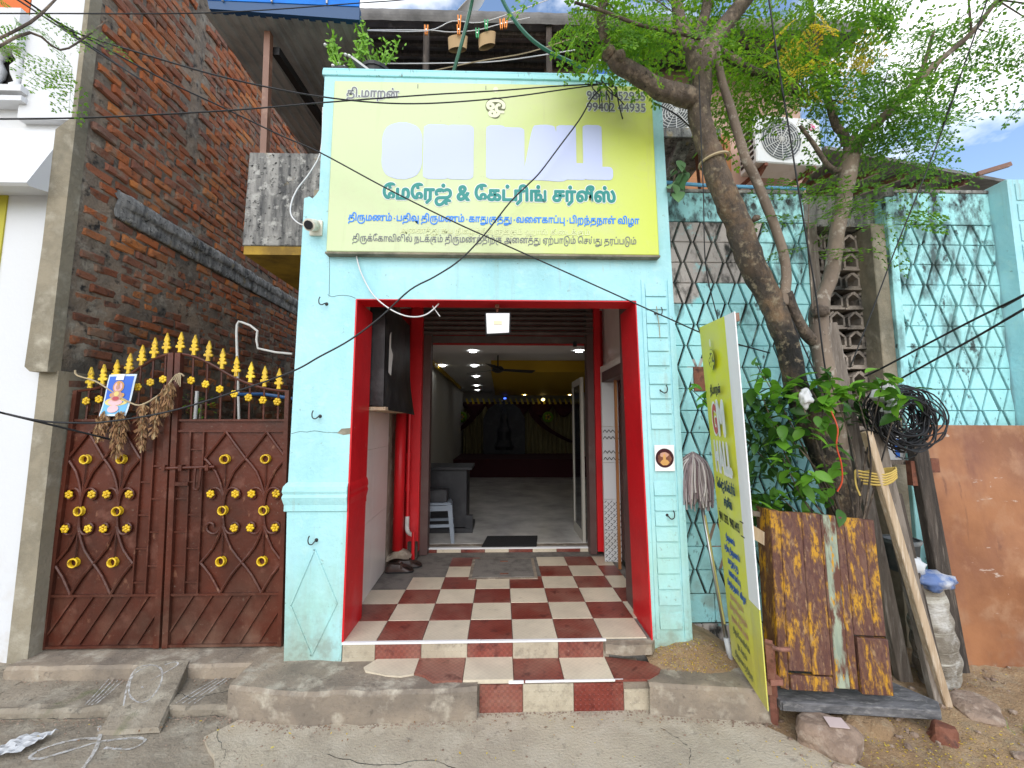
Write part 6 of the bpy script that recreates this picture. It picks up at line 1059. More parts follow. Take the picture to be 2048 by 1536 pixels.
# ================================================================ RIGHT: BLOCK WALLS
WY = 3.12
def block_wall(label, x0, x1, z0, z1, top, bare):
    t = thing('block_wall', label, 'wall', ((x0 + x1) / 2, WY, .1))
    obj('joint_bed', MB().box(x0, x1, WY, WY + .2, .0, top - .20), M['joint'], t)  # dark bed: mould, and shadow between the blocks put into the colour
    obj('coping_band', MB().box(x0, x1, WY - .014, WY + .22, z1 + .006, top - .03), M['blockpaint'], t, bev=.004)
    obj('coping_band', MB().box(x0, x1, WY - .02, WY + .23, top - .028, top), M['mould'], t, bev=.004)
    w, h, gp = .168, .1655, .015
    def tri(up):
        g_ = gp; a = .5 * w - g_ * 1.45; zz = h - .004
        if up: f = [(-a, 0), (a, 0), (.003, zz), (-.003, zz)]
        else: f = [(-.003, 0), (.003, 0), (a, zz), (-a, zz)]
        e = [(x * .93, .004 + z * .96) for x, z in f]
        m = MB().add([(x, 0, z) for x, z in f] + [(x, -.016, z) for x, z in f] + [(x, -.021, z) for x, z in e], [(0, 1, 5, 4), (1, 2, 6, 5), (2, 3, 7, 6), (3, 0, 4, 7), (4, 5, 9, 8), (5, 6, 10, 9), (6, 7, 11, 10), (7, 4, 8, 11), (8, 9, 10, 11)])
        return m
    tm_ = {(u, k): mesh('triangle_block', tri(u), M[k]) for u in (True, False) for k in ('blockpaint', 'blockbare')}
    nrow = int((z1 - z0) / h)
    for r in range(nrow):
        z = z1 - (r + 1) * h
        for c in range(-1, int((x1 - x0) / w) + 2):
            for up in (True, False):
                x = x0 + c * w + (w / 2 if r % 2 else 0) + (0 if up else w / 2)
                if x + .06 < x0 or x - .06 > x1: continue
                k = 'blockbare' if bare and bare(x, z) else 'blockpaint'
                if x - w / 2 < x0 or x + w / 2 > x1:
                    base = tri(up); m = MB(); m.add([(min(max(p[0] + x, x0 + .002), x1 - .002), WY + p[1], z + p[2]) for p in base.v], base.f); obj('triangle_block', m, M[k], t)
                else: put('triangle_block', tm_[(up, k)], t, (x + random.uniform(-.002, .002), WY + random.uniform(-.003, .003), z), (0, random.uniform(-.012, .012), 0))
    return t
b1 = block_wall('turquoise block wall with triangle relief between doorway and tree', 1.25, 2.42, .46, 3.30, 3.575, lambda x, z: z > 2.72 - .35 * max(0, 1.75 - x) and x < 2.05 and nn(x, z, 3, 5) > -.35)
for i in range(4): obj('plinth_block', MB().box(1.255 + i * .3, 1.55 + i * .3, WY - .016, WY, .285, .48), M['blockpaint'], b1, bev=.004); obj('plinth_block', MB().box(1.255 + i * .3 - (.1 if i else 0), 1.55 + i * .3 - .1, WY - .02, WY, .05, .275), M['blockbare'], b1, bev=.004)
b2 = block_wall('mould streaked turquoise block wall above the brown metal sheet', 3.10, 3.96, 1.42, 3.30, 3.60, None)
obj('lower_face', MB().box(3.10, 3.96, WY - .01, WY, .05, 1.41), M['blockpaint'], b2)
# jali vent strip between the two walls
jw = thing('vent_block_screen', 'grey vent block screen with arched openings behind the tree', 'wall', (2.75, 3.2, 0))
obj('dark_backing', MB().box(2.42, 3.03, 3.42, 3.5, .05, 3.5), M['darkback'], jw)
obj('head_band', MB().box(2.42, 3.10, WY + .03, 3.42, 3.30, 3.56), M['mould'], jw)
obj('edge_post', MB().box(2.42, 2.50, WY - .03, 3.3, .05, 3.30), M['greywood'], jw)
def jali():
    m = MB(); y0, y1 = 3.20, 3.34
    def arch(cx, cz, hw, hh, th, pk):
        o_ = [(cx - hw, cz), (cx + hw, cz), (cx + hw, cz + hh * .62), (cx, cz + hh), (cx - hw, cz + hh * .62)]
        for i in range(5):
            a, b = o_[i], o_[(i + 1) % 5]; m.bar((a[0], (y0 + y1) / 2, a[1]), (b[0], (y0 + y1) / 2, b[1]), th, y1 - y0, (0, 1, 0))
    arch(-.068, -.062, .052, .115, .016, 0); arch(.068, -.062, .052, .115, .016, 0)
    m.box(-.018, .018, y0 + .01, y1, -.072, .0); m.box(-.14, .14, y0, y1, -.085, -.070); m.bar((0, 3.27, .0), (-.0, 3.27, .055), .02, .12, (0, 1, 0)); m.bar((-.05, 3.27, .06), (0, 3.27, .02), .014, .12, (0, 1, 0)); m.bar((.05, 3.27, .06), (0, 3.27, .02), .014, .12, (0, 1, 0))
    m.v = [(x, y - 3.27, z) for x, y, z in m.v]; return m
JM = mesh('vent_block', jali(), M['jali'])
for r in range(12):
    for c in range(2): put('vent_block', JM, jw, (2.635 + c * .285 + random.uniform(-.006, .006), 3.27, 3.20 - r * .162), (0, random.uniform(-.02, .02), 0))
obj('cement_pilaster', MB().box(2.925, 3.035, WY - .05, 3.40, .05, 3.29), M['cement'], jw, bev=.005)
cp = thing('turquoise_post', 'narrow turquoise post right of the vent block screen', 'post', (3.06, 3.07, 0))
obj('shaft', MB().box(3.037, 3.10, WY - .075, WY + .1, .05, 3.50), M['blockpaint'], cp, bev=.004)
obj('cap', MB().box(3.03, 3.105, WY - .085, WY + .12, 3.502, 3.575), M['mould'], cp, bev=.004)
rp2 = thing('right_pier', 'projecting turquoise pier at the right edge of the picture', 'wall', (4.3, 3.0, 0))
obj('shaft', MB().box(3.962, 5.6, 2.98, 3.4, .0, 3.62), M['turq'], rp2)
obj('side_skirting', MB().box(3.952, 3.961, 2.99, 3.10, .0, 1.5), M['blockpaint'], rp2)
for i in range(14): obj('course_line', MB().box(4.02, 5.5, 2.973, 2.979, 1.3 + i * .165, 1.44 + i * .165), M['turq'], rp2, bev=.003)
tag(obj('wall_lamp_box', MB().box(4.16, 4.30, 2.86, 2.972, 3.50, 3.60).box(4.18, 4.28, 2.83, 2.86, 3.49, 3.56), M['cctvw']), 'small white box fixed high on the right pier', 'box')
# patch and switch plate
tag(obj('rusty_plate', MB().box(1.462, 1.560, WY - .032, WY - .019, 1.955, 2.14).lathe((1.49, WY - .032, 2.12), [(.005, -.003), (.005, 0)], 8, 'y'), M['rust'], bev=.002), 'rusty rectangular plate screwed to the block wall left of the standing sign', 'plate')
obj('bare_patch', MB().prism(wob([(1.41, 2.19), (1.57, 2.21), (1.60, 1.93), (1.50, 1.91), (1.45, 2.0)], .02, 3, 5), WY - .0185, WY - .012), M['blockbare'], b1)
obj('bare_patch', MB().prism(wob([(1.52, .98), (1.66, .98), (1.74, .80), (1.70, .62), (1.58, .66)], .03, 6, 5), WY - .0187, WY - .012), M['stone'], b1)

# ================================================================ UPPER STOREY BEHIND
ub = thing('upper_storey', 'pale pink upper storey with dark sheet roof behind the sign', 'building', (1.5, 4.9, 3.5))
obj('terrace_slab', MB().box(1.26, 4.4, 3.36, 9, 3.30, 3.50), M['cement'], ub)
obj('pink_wall', MB().box(.55, 3.86, 4.9, 5.1, 3.5, 6.28), M['pink'], ub)
obj('pink_wall', MB().box(3.70, 3.86, 5.1, 9, 3.5, 6.2), M['pink'], ub)
obj('sheet_wall', MB().box(-1.6, .548, 4.92, 5.0, 3.5, 6.28), M['darkroof'], ub)
sr = MB(); sr.grid(lambda u, v: (-1.62 + 5.7 * u, 4.15 + .85 * v, 6.10 + .22 * v + .02 * math.sin(v * 38)), 4, 60)
obj('sheet_roof', sr, M['darkroof'], ub, sm=True, recalc=False)
obj('roof_edge', MB().grid(lambda u, v: (-1.62 + 5.7 * u, 4.14 - .02 * math.sin(math.pi * v), 6.085 + .14 * v + .008 * nn(u * 60, 0, 1)), 90, 5), M['roofgrey'], ub, recalc=False)
for i in range(4): obj('roof_batten', MB().box(-1.6, 4.05, 4.25 + .18 * i, 4.29 + .18 * i, 6.06 + .045 * i, 6.10 + .045 * i), M['darkwood'], ub)
for x in (-.83, .52): obj('roof_post', MB().bar((x, 4.20, 3.5), (x, 4.20, 6.2), .06, .06), M['darkwood'], ub)
dd = obj('door', MB().box(2.14, 2.80, 4.86, 4.9, 3.5, 5.28), M['doorwood'], ub)
for (x0, x1) in ((2.18, 2.44), (2.50, 2.76)):
    for z0, z1 in ((3.62, 4.25), (4.35, 4.78), (4.88, 5.2)): obj('door_panel', MB().box(x0, x1, 4.842, 4.859, z0, z1), M['doorwood'], dd, bev=.008)
obj('door_frame', MB().box(2.06, 2.13, 4.84, 4.9, 3.5, 5.36).box(2.81, 2.88, 4.84, 4.9, 3.5, 5.36).box(2.131, 2.809, 4.84, 4.9, 5.285, 5.36), M['doorwood'], ub)
lr = thing('lean_to_roof', 'low brown lean-to roof edge sloping behind the right wall', 'roof', (4.8, 4.9, 4.5))
obj('roof_sheet', MB().hexa([(3.87, 4.55, 4.98), (6.4, 4.75, 4.70), (6.4, 6.8, 5.2), (3.87, 6.8, 5.5)], [(3.87, 4.55, 5.02), (6.4, 4.75, 4.74), (6.4, 6.8, 5.24), (3.87, 6.8, 5.54)]), M['roofgrey'], lr)
for i in range(6): x = 3.95 + i * .38; obj('rafter', MB().bar((x, 4.80, 4.955 - (x - 3.9) * .11), (x, 6.6, 5.4 - (x - 3.9) * .11), .05, .06), M['brownsteel'], lr)
obj('rafter', MB().bar((5.75, 4.6, 4.72), (6.15, 4.58, 4.84), .05, .05), M['brownsteel'], lr)
def ac(label, loc, w, h, d, rz, logo):
    t = thing('air_conditioner', label, 'air conditioner', loc); x, y, z = 0, 0, 0
    c, s = math.cos(rz), math.sin(rz)
    def tr_(m): m.v = [(loc[0] + p[0] * c - p[1] * s, loc[1] + p[0] * s + p[1] * c, loc[2] + p[2]) for p in m.v]; return m
    obj('casing', tr_(B(-w / 2, w / 2, -d / 2, d / 2, 0, h)), M['acwhite'], t, bev=.012)
    cx = -w * .12; r_ = h * .42
    obj('fan_opening', tr_(MB().lathe((cx, -d / 2 - .003, h / 2), [(0, -.001), (r_, -.001)], 28, 'y')), M['plasticgrey'], t)
    gr = MB()
    for q in range(1, 9): rq = r_ * q / 8; gr.tube([(cx + rq * math.cos(a * .2618), -d / 2 - .014, h / 2 + rq * math.sin(a * .2618)) for a in range(25)], .0045, 4, 0, False)
    for q in range(12): a = q * math.pi / 6; gr.tube([(cx, -d / 2 - .016, h / 2), (cx + r_ * math.cos(a), -d / 2 - .016, h / 2 + r_ * math.sin(a))], .004, 4)
    obj('fan_grille', tr_(gr), M['acwhite'], t)
    for q in range(7): obj('side_louvre', tr_(B(-w / 2 - .006, -w / 2 - .001, -d / 2 + .04, d / 2 - .03, .06 + q * (h - .1) / 7, .06 + (q + .55) * (h - .1) / 7)), M['black'], t)
    if logo:
        flat('logo_pink', (.62, .08, .22)); flat('logo_grey', (.25, .25, .26))
        lg = obj('maker_logo', tr_(MB().lathe((w * .36, -d / 2 - .0035, h * .80), [(0, -.001), (.042, -.001)], 24, 'y')), M['logo_pink'], t)
        fr_ = (Vector((loc[0], loc[1], loc[2])) + Vector((w * .36 * c + d / 2 * s, w * .36 * s - d / 2 * c, h * .80)), Vector((c, s, 0)), Vector((0, 0, 1)), Vector((s, -c, 0)))
        letter('logo_letter', latin('L', .01), fr_, -.012, .010, -.02, .02, .0065, 'p_white', lg)
        letter('logo_letter', latin('G', .0), fr_, -.03, .032, -.032, .032, .0062, 'p_pink', lg)
    for sx in (-1, 1): obj('wall_bracket', tr_(MB().bar((sx * w * .36, -d / 2, -.02), (sx * w * .36, d / 2 + .3, -.02), .035, .035).bar((sx * w * .36, -d / 2 + .03, -.03), (sx * w * .36, d / 2 + .3, -.36), .03, .03)), M['rust'], t)
    return t
ac('large white air conditioner unit on the pink wall, seen through the branches', (3.30, 4.55, 4.68), .82, .58, .30, R(4), True)
ac('small white air conditioner unit beside the sign, left of the tree trunk', (1.86, 3.95, 4.60), .32, .50, .26, R(-30), False)
sl_ = thing('wall_shelf', 'weathered concrete shelf below the small air conditioner', 'shelf', (1.8, 3.9, 4.4)); obj('slab', MB().box(1.55, 2.12, 3.70, 4.9, 4.46, 4.56), M['mould'], sl_, bev=.006); obj('gusset', MB().prism([(3.75, 4.458), (4.9, 4.458), (4.9, 3.9)], 1.72, 1.86, 'x'), M['mould'], sl_)
tag(obj('blue_pipe_run', MB().tube([(1.28, 3.06, 3.60), (1.6, 3.10, 3.605), (2.45, 3.12, 3.598)], .014, 8), M['ink_sky'] if 'ink_sky' in M else M['p_sky']), 'pale blue pipe lying along the top of the block wall', 'pipe')

# ================================================================ THINGS IN THE PORCH
eb = thing('meter_cupboard', 'black electric meter cupboard hung on the left porch wall', 'cupboard', (-1.0, 3.6, 1.85))
obj('body', MB().hexa([(-1.085, 3.27, 1.86), (-.92, 3.27, 1.845), (-.90, 4.15, 1.845), (-1.13, 4.15, 1.86)], [(-1.085, 3.27, 2.70), (-.925, 3.27, 2.70), (-.925, 4.15, 2.70), (-1.13, 4.15, 2.70)]), M['boxblack'], eb)
obj('side_cover', MB().grid(lambda u, v: (-.916 + .015 * math.sin(u * 5) + .06 * u * (1 - v) ** 3, 3.275 + .88 * u + .06 * u * (1 - v), 1.82 + .88 * v - .02 * u), 12, 12), M['boxblack'], eb, sm=True, recalc=False)
obj('wooden_base', MB().box(-1.09, -.905, 3.28, 4.12, 1.815, 1.842), M['palewood'], eb)
obj('torn_label', MB().add([(-.902, 3.32, 2.12), (-.898, 3.39, 2.10), (-.898, 3.43, 2.28), (-.900, 3.37, 2.33), (-.901, 3.37, 2.46), (-.902, 3.33, 2.42)], [(0, 1, 2, 3), (0, 3, 4, 5)]), M['torn'], eb)
pp = MB().tube([(-1.06, 4.45, .42), (-1.06, 4.45, 1.95)], .055, 14)
tag(obj('drain_pipe', pp, M['red'], sm=True), 'thick red painted drain pipe at the back left of the porch', 'pipe')
pq2 = thing('water_pipe', 'thin red painted pipe with joints beside the shutter', 'pipe', (-.97, 4.55, .3))
obj('pipe', MB().tube([(-.985, 4.52, 1.95), (-.985, 4.52, .72)], .018, 8), M['red'], pq2)
for z0, z1 in ((1.34, 1.40), (1.0, 1.07), (1.07, 1.34)): obj('joint', MB().tube([(-.985, 4.52, z0), (-.985, 4.52, z1)], .028 if z1 - z0 < .1 else .022, 10), M['red'], pq2)
obj('elbow', MB().tube([(-.985, 4.52, .74), (-.98, 4.50, .62), (-.955, 4.48, .58), (-.92, 4.46, .57)], .022, 8, 3), M['pvc'], pq2)
obj('lower_pipe', MB().tube([(-.905, 4.46, .60), (-.905, 4.46, .29)], .018, 8), M['red'], pq2)
tag(obj('cement_block', MB().grid(lambda u, v: (-1.15 + .24 * u, 4.34 + .22 * v, .285 + .15 * math.sin(math.pi * min(max(u, .08), .92)) ** .35 * math.sin(math.pi * min(max(v, .06), .94)) ** .35), 12, 10), M['stepconc'], sm=True, recalc=False), 'rough cement collar at the foot of the thick red pipe', 'cement')
fd = thing('floodlight', 'square white floodlight hanging over the doorway', 'lamp', (-.03, 3.0, 2.45))
obj('housing', MB().hexa([(-.115, 2.985, 2.352), (.068, 2.985, 2.362), (.068, 3.03, 2.362), (-.115, 3.03, 2.352)], [(-.122, 2.96, 2.520), (.072, 2.96, 2.522), (.072, 3.01, 2.522), (-.122, 3.01, 2.520)]), M['black'], fd, bev=.006)
obj('glass_face', MB().hexa([(-.103, 2.980, 2.364), (.056, 2.980, 2.373), (.056, 2.984, 2.373), (-.103, 2.984, 2.364)], [(-.110, 2.956, 2.508), (.060, 2.956, 2.510), (.060, 2.962, 2.510), (-.110, 2.962, 2.508)]), M['lamp'], fd)
obj('led_chip', MB().box(-.055, .005, 2.964, 2.970, 2.43, 2.455), M['lampchip'], fd)
obj('bracket', MB().tube([(-.03, 2.99, 2.52), (-.03, 3.0, 2.55), (-.03, 3.0, 2.585)], .008, 6).box(-.045, -.015, 2.98, 3.02, 2.555, 2.583), M['rust'], fd)
mt = obj('door_mat', MB().hexa([(-.215, 4.83, .333), (.405, 4.83, .333), (.455, 5.27, .333), (-.165, 5.27, .333)], [(-.215, 4.83, .344), (.405, 4.83, .344), (.455, 5.27, .344), (-.165, 5.27, .344)]), M['rubber'], bev=.003); tag(mt, 'dark rubber mat just inside the hall', 'mat')
mh = thing('manhole_cover', 'grey square concrete manhole cover set in the porch tiles', 'manhole cover', (.03, 4.27, FZ))
obj('frame', MB().prism([(-.295, 3.985), (.345, 3.985), (.350, 4.565), (-.295, 4.565)], FZ - .005, FZ + .006, 'z'), M['stepconc'], mh)
obj('lid', MB().prism([(-.265, 4.015), (.315, 4.015), (.318, 4.535), (-.265, 4.535)], FZ + .006, FZ + .012, 'z'), M['manhole'], mh)
for y in (4.09, 4.45): obj('lifting_slot', MB().box(-.005, .075, y - .012, y + .012, FZ + .012, FZ + .016), M['rust'], mh)
def shoe(label, x, y, rz):
    t = thing('shoe', label, 'shoe', (x, y, FZ), 'pair of brown shoes'); c, s = math.cos(rz), math.sin(rz); Tm = lambda m: (setattr(m, 'v', [(x + p[0] * c - p[1] * s, y + p[0] * s + p[1] * c, FZ + p[2]) for p in m.v]), m)[1]
    o_ = [(.135, 0), (.125, .03), (.09, .046), (.03, .042), (-.05, .034), (-.11, .034), (-.135, .018), (-.14, 0)]; o2 = o_ + [(a, -b) for a, b in o_[::-1][1:-1]]
    obj('sole', Tm(MB().prism(o2, 0, .014, 'z')), M['black'], t, bev=.003)
    def up(u, v):
        a = 2 * math.pi * u; k = len(o2); q = a / (2 * math.pi) * k; i = int(q) % k; f = q - int(q); px = o2[i][0] + (o2[(i + 1) % k][0] - o2[i][0]) * f; py = o2[i][1] + (o2[(i + 1) % k][1] - o2[i][1]) * f
        h = .060 - .012 * (px / .14); toe = max(0, px - .02) / .12
        sh_ = 1 - .28 * v ** 2 - toe * v * .55
        return (px * sh_ - .015 * v * toe, py * sh_, .013 + (h * v * (1 - .25 * toe)))
    obj('upper', Tm(MB().grid(up, 32, 7)), M['shoe'], t, sm=True, recalc=False)
    obj('insole', Tm(MB().prism([(a * .78 - .02, b * .7) for a, b in o2], .03, .034, 'z')), M['black'], t)
    obj('toe_cap', Tm(MB().grid(lambda u, v: (.025 + .10 * u, (v - .5) * .078 * math.cos(u * 1.15), .058 + .014 * math.sin(math.pi * v) - .040 * u * u), 8, 8)), M['shoe'], t, sm=True, recalc=False)
    obj('strap', Tm(MB().tube([(.02, -.042, .04), (.015, -.03, .075), (.012, 0, .085), (.015, .03, .075), (.02, .042, .04)], .010, 6, 3)), M['shoe'], t)
shoe('front brown leather shoe of the pair on the bare porch floor', -.975, 4.20, R(8)); shoe('rear brown leather shoe of the pair, tucked behind the other', -.915, 4.32, R(24))
# counter, stool and box in the hall
ct = thing('counter', 'dark wooden counter on the left inside the hall', 'counter', (-.66, 5.6, hz))
obj('body', MB().box(-1.2, -.44, 5.5, 6.0, hz + .06, 1.12), M['furn'], ct, bev=.006); obj('top', MB().box(-1.22, -.37, 5.44, 6.04, 1.121, 1.16), M['furn'], ct, bev=.006); obj('plinth', MB().box(-1.2, -.36, 5.46, 6.0, hz, hz + .058), M['furn'], ct)
obj('corner_post', MB().box(-.45, -.36, 5.46, 5.52, hz + .06, .55), M['furn'], ct)
def stool(z, rz, label):
    t = thing('plastic_stool', label, 'stool', (-.74, 5.16, z), 'stacked plastic stools'); c, s = math.cos(rz), math.sin(rz); q = lambda x, y, zz: (-.74 + x * c - y * s, 5.16 + x * s + y * c, z + zz)
    m = MB().hexa([q(-.15, -.15, .43), q(.15, -.15, .43), q(.15, .15, .43), q(-.15, .15, .43)], [q(-.135, -.135, .455), q(.135, -.135, .455), q(.135, .135, .455), q(-.135, .135, .455)]); obj('seat', m, M['stool'], t, bev=.008)
    for sx in (-1, 1):
        for sy in (-1, 1):
            obj('leg', MB().hexa([q(sx * .185, sy * .185, 0), q(sx * .145, sy * .185, 0), q(sx * .145, sy * .145, 0), q(sx * .185, sy * .145, 0)], [q(sx * .148, sy * .148, .43), q(sx * .095, sy * .148, .43), q(sx * .095, sy * .095, .43), q(sx * .148, sy * .095, .43)]), M['stool'], t)
    for sx, sy in ((0, -1), (1, 0), (0, 1), (-1, 0)):
        a, b = ((-.165, sy * .168), (.165, sy * .168)) if sx == 0 else ((sx * .168, -.165), (sx * .168, .165))
        obj('rail', MB().bar(q(*a, .20), q(*b, .20), .012, .035), M['stool'], t); obj('apron', MB().bar(q(a[0] * .88, a[1] * .88, .395), q(b[0] * .88, b[1] * .88, .395), .012, .06), M['stool'], t)
stool(hz, R(6), 'grey blue plastic stool in front of the counter')
tag(obj('cash_box', MB().box(-.86, -.64, 5.06, 5.24, hz + .457, hz + .60).box(-.65, -.638, 5.10, 5.13, hz + .52, hz + .56), M['furn'], bev=.006), 'small black box lying on the plastic stool', 'box')
# hooks on the piers
def hook(x, z, label, f=1):
    t = thing('hook', label, 'hook', (x, FY, z), 'iron hooks on the shop front'); obj('rose', MB().lathe((x, FY, z), [(.0, -.008), (.010, -.007), (.013, 0)], 10, 'y'), M['iron'], t)
    obj('hook_wire', MB().tube([(x, FY, z), (x, FY - .03, z - .004), (x - f * .012, FY - .045, z - .018), (x - f * .032, FY - .045, z - .01), (x - f * .036, FY - .045, z + .018), (x - f * .028, FY - .045, z + .038)], .004, 6, 3), M['iron'], t)
hook(-1.235, 2.552, 'iron hook high on the left pier, under the sign corner'); hook(-1.245, 1.760, 'iron hook at mid height of the left pier, above the crack'); hook(-1.232, .934, 'iron hook on the left pier above the diamond'); hook(1.108, 2.497, 'iron hook at the top of the right pier panels', -1); hook(1.124, 1.940, 'iron hook on the right pier, above the round sticker', -1); hook(1.142, 1.084, 'iron hook on the right pier, below the round sticker', -1)
tag(obj('hanging_string', MB().tube([(1.115, FY - .016, 2.55), (1.12, FY - .018, 2.48), (1.13, FY - .016, 2.40), (1.132, FY - .016, 2.32)], .0025, 4, 2), M['rope']), 'faded string hanging from the top hook of the right pier', 'string')
sk = thing('deity_sticker', 'square white sticker with round devotional print on the right pier', 'sticker', (1.13, 2.88, 1.38))
FK = (Vector((1.133, 2.884, 1.472)), Vector((1, 0, 0)), Vector((0, 0, 1)), Vector((0, -1, 0)))
obj('paper', MB().box(1.066, 1.204, 2.884, 2.886, 1.383, 1.562), M['p_white'], sk)
fdisc(FK, .002, .0, .064, .066, .0005, 'maroon', sk, 'print_ground'); fdisc(FK, .002, -.005, .048, .046, .0010, 'rust', sk, 'print_figure', 24, 7); fdisc(FK, 0, .022, .030, .018, .0015, 'p_skin', sk, 'print_figure', 20, 5); fdisc(FK, .002, -.03, .03, .02, .0015, 'p_gold', sk, 'print_figure', 20, 6); fdisc(FK, 0, .0, .010, .03, .002, 'p_gold', sk, 'print_figure')
cc = thing('security_camera', 'small white security camera left of the signboard', 'camera', (-1.34, 2.86, 3.06))
obj('base_plate', MB().box(-1.375, -1.285, 2.885, 2.902, 3.05, 3.165), M['cctvw'], cc, bev=.004)
obj('body', MB().tube([(-1.33, 2.90, 3.125), (-1.332, 2.79, 3.075)], .036, 16), M['cctvw'], cc); obj('hood', MB().tube([(-1.33, 2.86, 3.115), (-1.332, 2.785, 3.078)], .042, 16), M['cctvw'], cc)
obj('lens', MB().tube([(-1.332, 2.787, 3.078), (-1.333, 2.776, 3.073)], .030, 16), M['glass'], cc)
# wires and cables
for k_ in ('w1', 'w2', 'w3', 'w4', 'w5', 'w6', 'w7', 'w8', 'w9'):      # the free ends run on to poles out of view
    a_, b_ = Vector(D[k_][0]), Vector(D[k_][1]); D[k_] = [tuple(a_ + (a_ - b_).normalized() * 7)] + D[k_]
def wire(k, r, key, label, cat='wire', nm='overhead_wire', n=5, sm=5): return tag(obj(nm, MB().tube(D[k], r, n, sm), M[key], sm=True), label, cat)
wire('w1', .0045, 'wire', 'black wire running almost level from the left edge to the sign corner'); wire('w2', .0045, 'wire', 'black wire sagging from the top left corner to the sign corner'); wire('w3', .005, 'wire', 'black wire sloping from the top left across the sign to the right'); wire('w4', .0055, 'wire', 'black wire looping from the gate up across the sign face'); wire('w5', .004, 'wire', 'thin dark wire across the brick wall at the top left')
wire('w6', .006, 'wire', 'upper of the two black cables rising to the right edge'); wire('w7', .006, 'wire', 'lower of the two black cables rising to the right edge'); wire('w8', .004, 'wire', 'thin dark wire slanting down across the right block wall'); wire('w9', .005, 'wire', 'dark wire hanging down through the tree to the cable coil'); wire('w10', .004, 'wire', 'thin black wire dropping left of the tree trunk to the standing sign'); wire('w11', .005, 'wire', 'black wire running down along the leaning tree trunk')
wire('wcc', .0055, 'whitecable', 'white cable looping down to the security camera', 'cable', 'white_cable'); wire('wpo', .005, 'whitecable', 'white cable drooping from the sign into the doorway', 'cable', 'white_cable'); wire('wpo2', .0035, 'whitecable', 'short loose white cable end under the red lintel', 'cable', 'white_cable')
# ================================================================ TREES
def limb(pts, k=4, n=10, amp=.10, seed=1):
    """bark limb: tube with knobbly radius"""
    P = [Vector(p[:3]) for p in pts]; rr = [p[3] * .82 for p in pts]; P, rr = smooth(P, rr, k); m = MB()
    m.tube(P, rr, n); c = len(P)
    for i in range(c):
        for j in range(n):
            q = Vector(m.v[i * n + j]); d = q - P[i]; f = 1 + amp * noise.noise(q * 9 + Vector((seed, 0, 0))) + amp * .7 * noise.noise(q * 24)
            m.v[i * n + j] = tuple(P[i] + d * f)
    return m
def knob(m, c, r, seed): return m.blob(c, (r, r, r * .8), seed, .35, 2)
def spray(rr, ln=.26, pairs=5, leaf=.03):
    """one feathery compound leaf lying along +x"""
    V = []; F_ = []
    def leaflet(p, d, l):
        s = Vector((-d.y, d.x, 0)) * l * .36; up = Vector((0, 0, rr.uniform(-.25, .25) * l)); n = len(V)
        V.extend([p, p + d * l * .5 + s + up, p + d * l, p + d * l * .5 - s + up]); F_.append((n, n + 1, n + 2, n + 3))
    def stalk(a, b, w):
        d = (b - a); s = Vector((-d.y, d.x, 0)).normalized() * w; n = len(V); V.extend([a - s, a + s, b + s * .4, b - s * .4]); F_.append((n, n + 1, n + 2, n + 3))
    droop = lambda t: -.16 * ln * t * t
    stalk(Vector((0, 0, 0)), Vector((ln, 0, droop(1))), .0026)
    for i in range(pairs):
        t = .22 + .70 * i / (pairs - 1); base = Vector((ln * t, 0, droop(t)))
        pl = ln * .42 * math.sin(math.pi * (.28 + .55 * (1 - t)))
        for s in (-1, 1):
            a = s * (1.0 - .25 * t) + rr.uniform(-.12, .12); d = Vector((math.cos(a), math.sin(a), -.25)); tip = base + d * pl; stalk(base, tip, .0019)
            nl = 3
            for k in range(nl):
                q = base + d * pl * (k + .8) / nl
                for s2 in (-1, 1): b_ = a + s2 * 1.05; leaflet(q, Vector((math.cos(b_), math.sin(b_), rr.uniform(-.3, .1))), leaf * rr.uniform(.8, 1.2))
            leaflet(tip, d, leaf * 1.15)
    leaflet(Vector((ln, 0, droop(1))), Vector((1, 0, -.2)), leaf * 1.2)
    return np.array([tuple(v) for v in V]), F_
rs_ = random.Random(11); SPR = [spray(rs_, .24 + .05 * i, 5, .029) for i in range(5)]
def crown(clusters, seed, scale=1., dens=1., sprays=SPR):
    rr = random.Random(seed); vs = []; fs = []; nv = 0; tw = MB()
    for (c, r, n, org) in clusters:
        n = max(2, round(n * dens)); c = Vector(c); hubs = []
        for h in range(max(1, n // 7)):
            hub = c + Vector((rr.gauss(0, .5), rr.gauss(0, .5), rr.gauss(0, .45))) * r; hubs.append(hub)
            if org is not None:
                o = Vector(org); mid = (o + hub) / 2 + Vector((rr.uniform(-.05, .05), rr.uniform(-.05, .05), .05)); tw.tube([o, mid, hub], [.007, .005, .0025], 4, 3)
        for i in range(n):
            hub = rr.choice(hubs); p = hub + Vector((rr.gauss(0, .22), rr.gauss(0, .22), rr.gauss(0, .22))) * r
            V, F_ = sprays[rr.randrange(len(sprays))]
            M3 = Matrix.Rotation(rr.uniform(0, 6.283), 3, 'Z') @ Matrix.Rotation(rr.gauss(.45, .35), 3, 'Y') @ Matrix.Rotation(rr.gauss(0, .5), 3, 'X') * (scale * rr.uniform(.75, 1.15))
            q = V @ np.array(M3).T + np.array(p); vs.append(q); fs += [tuple(k + nv for k in f) for f in F_]; nv += len(q)
    m = MB(); m.v = [tuple(p) for a in vs for p in a]; m.f = fs
    return m, tw
t1 = thing('leaning_tree', 'tree with thick rough trunk leaning left in front of the block wall', 'tree', (2.35, 2.72, .05))
tk = obj('trunk', limb(D['trA'], 6, 16, .15, 1), M['barkorange'], t1, sm=True)
for k, s in (('trA_l', 2), ('trA_r', 3), ('trA_m', 4), ('trA_s', 6), ('trA_t', 7)): obj('limb', limb(D[k], 4, 10, .10, s), M['bark'], t1, sm=True)
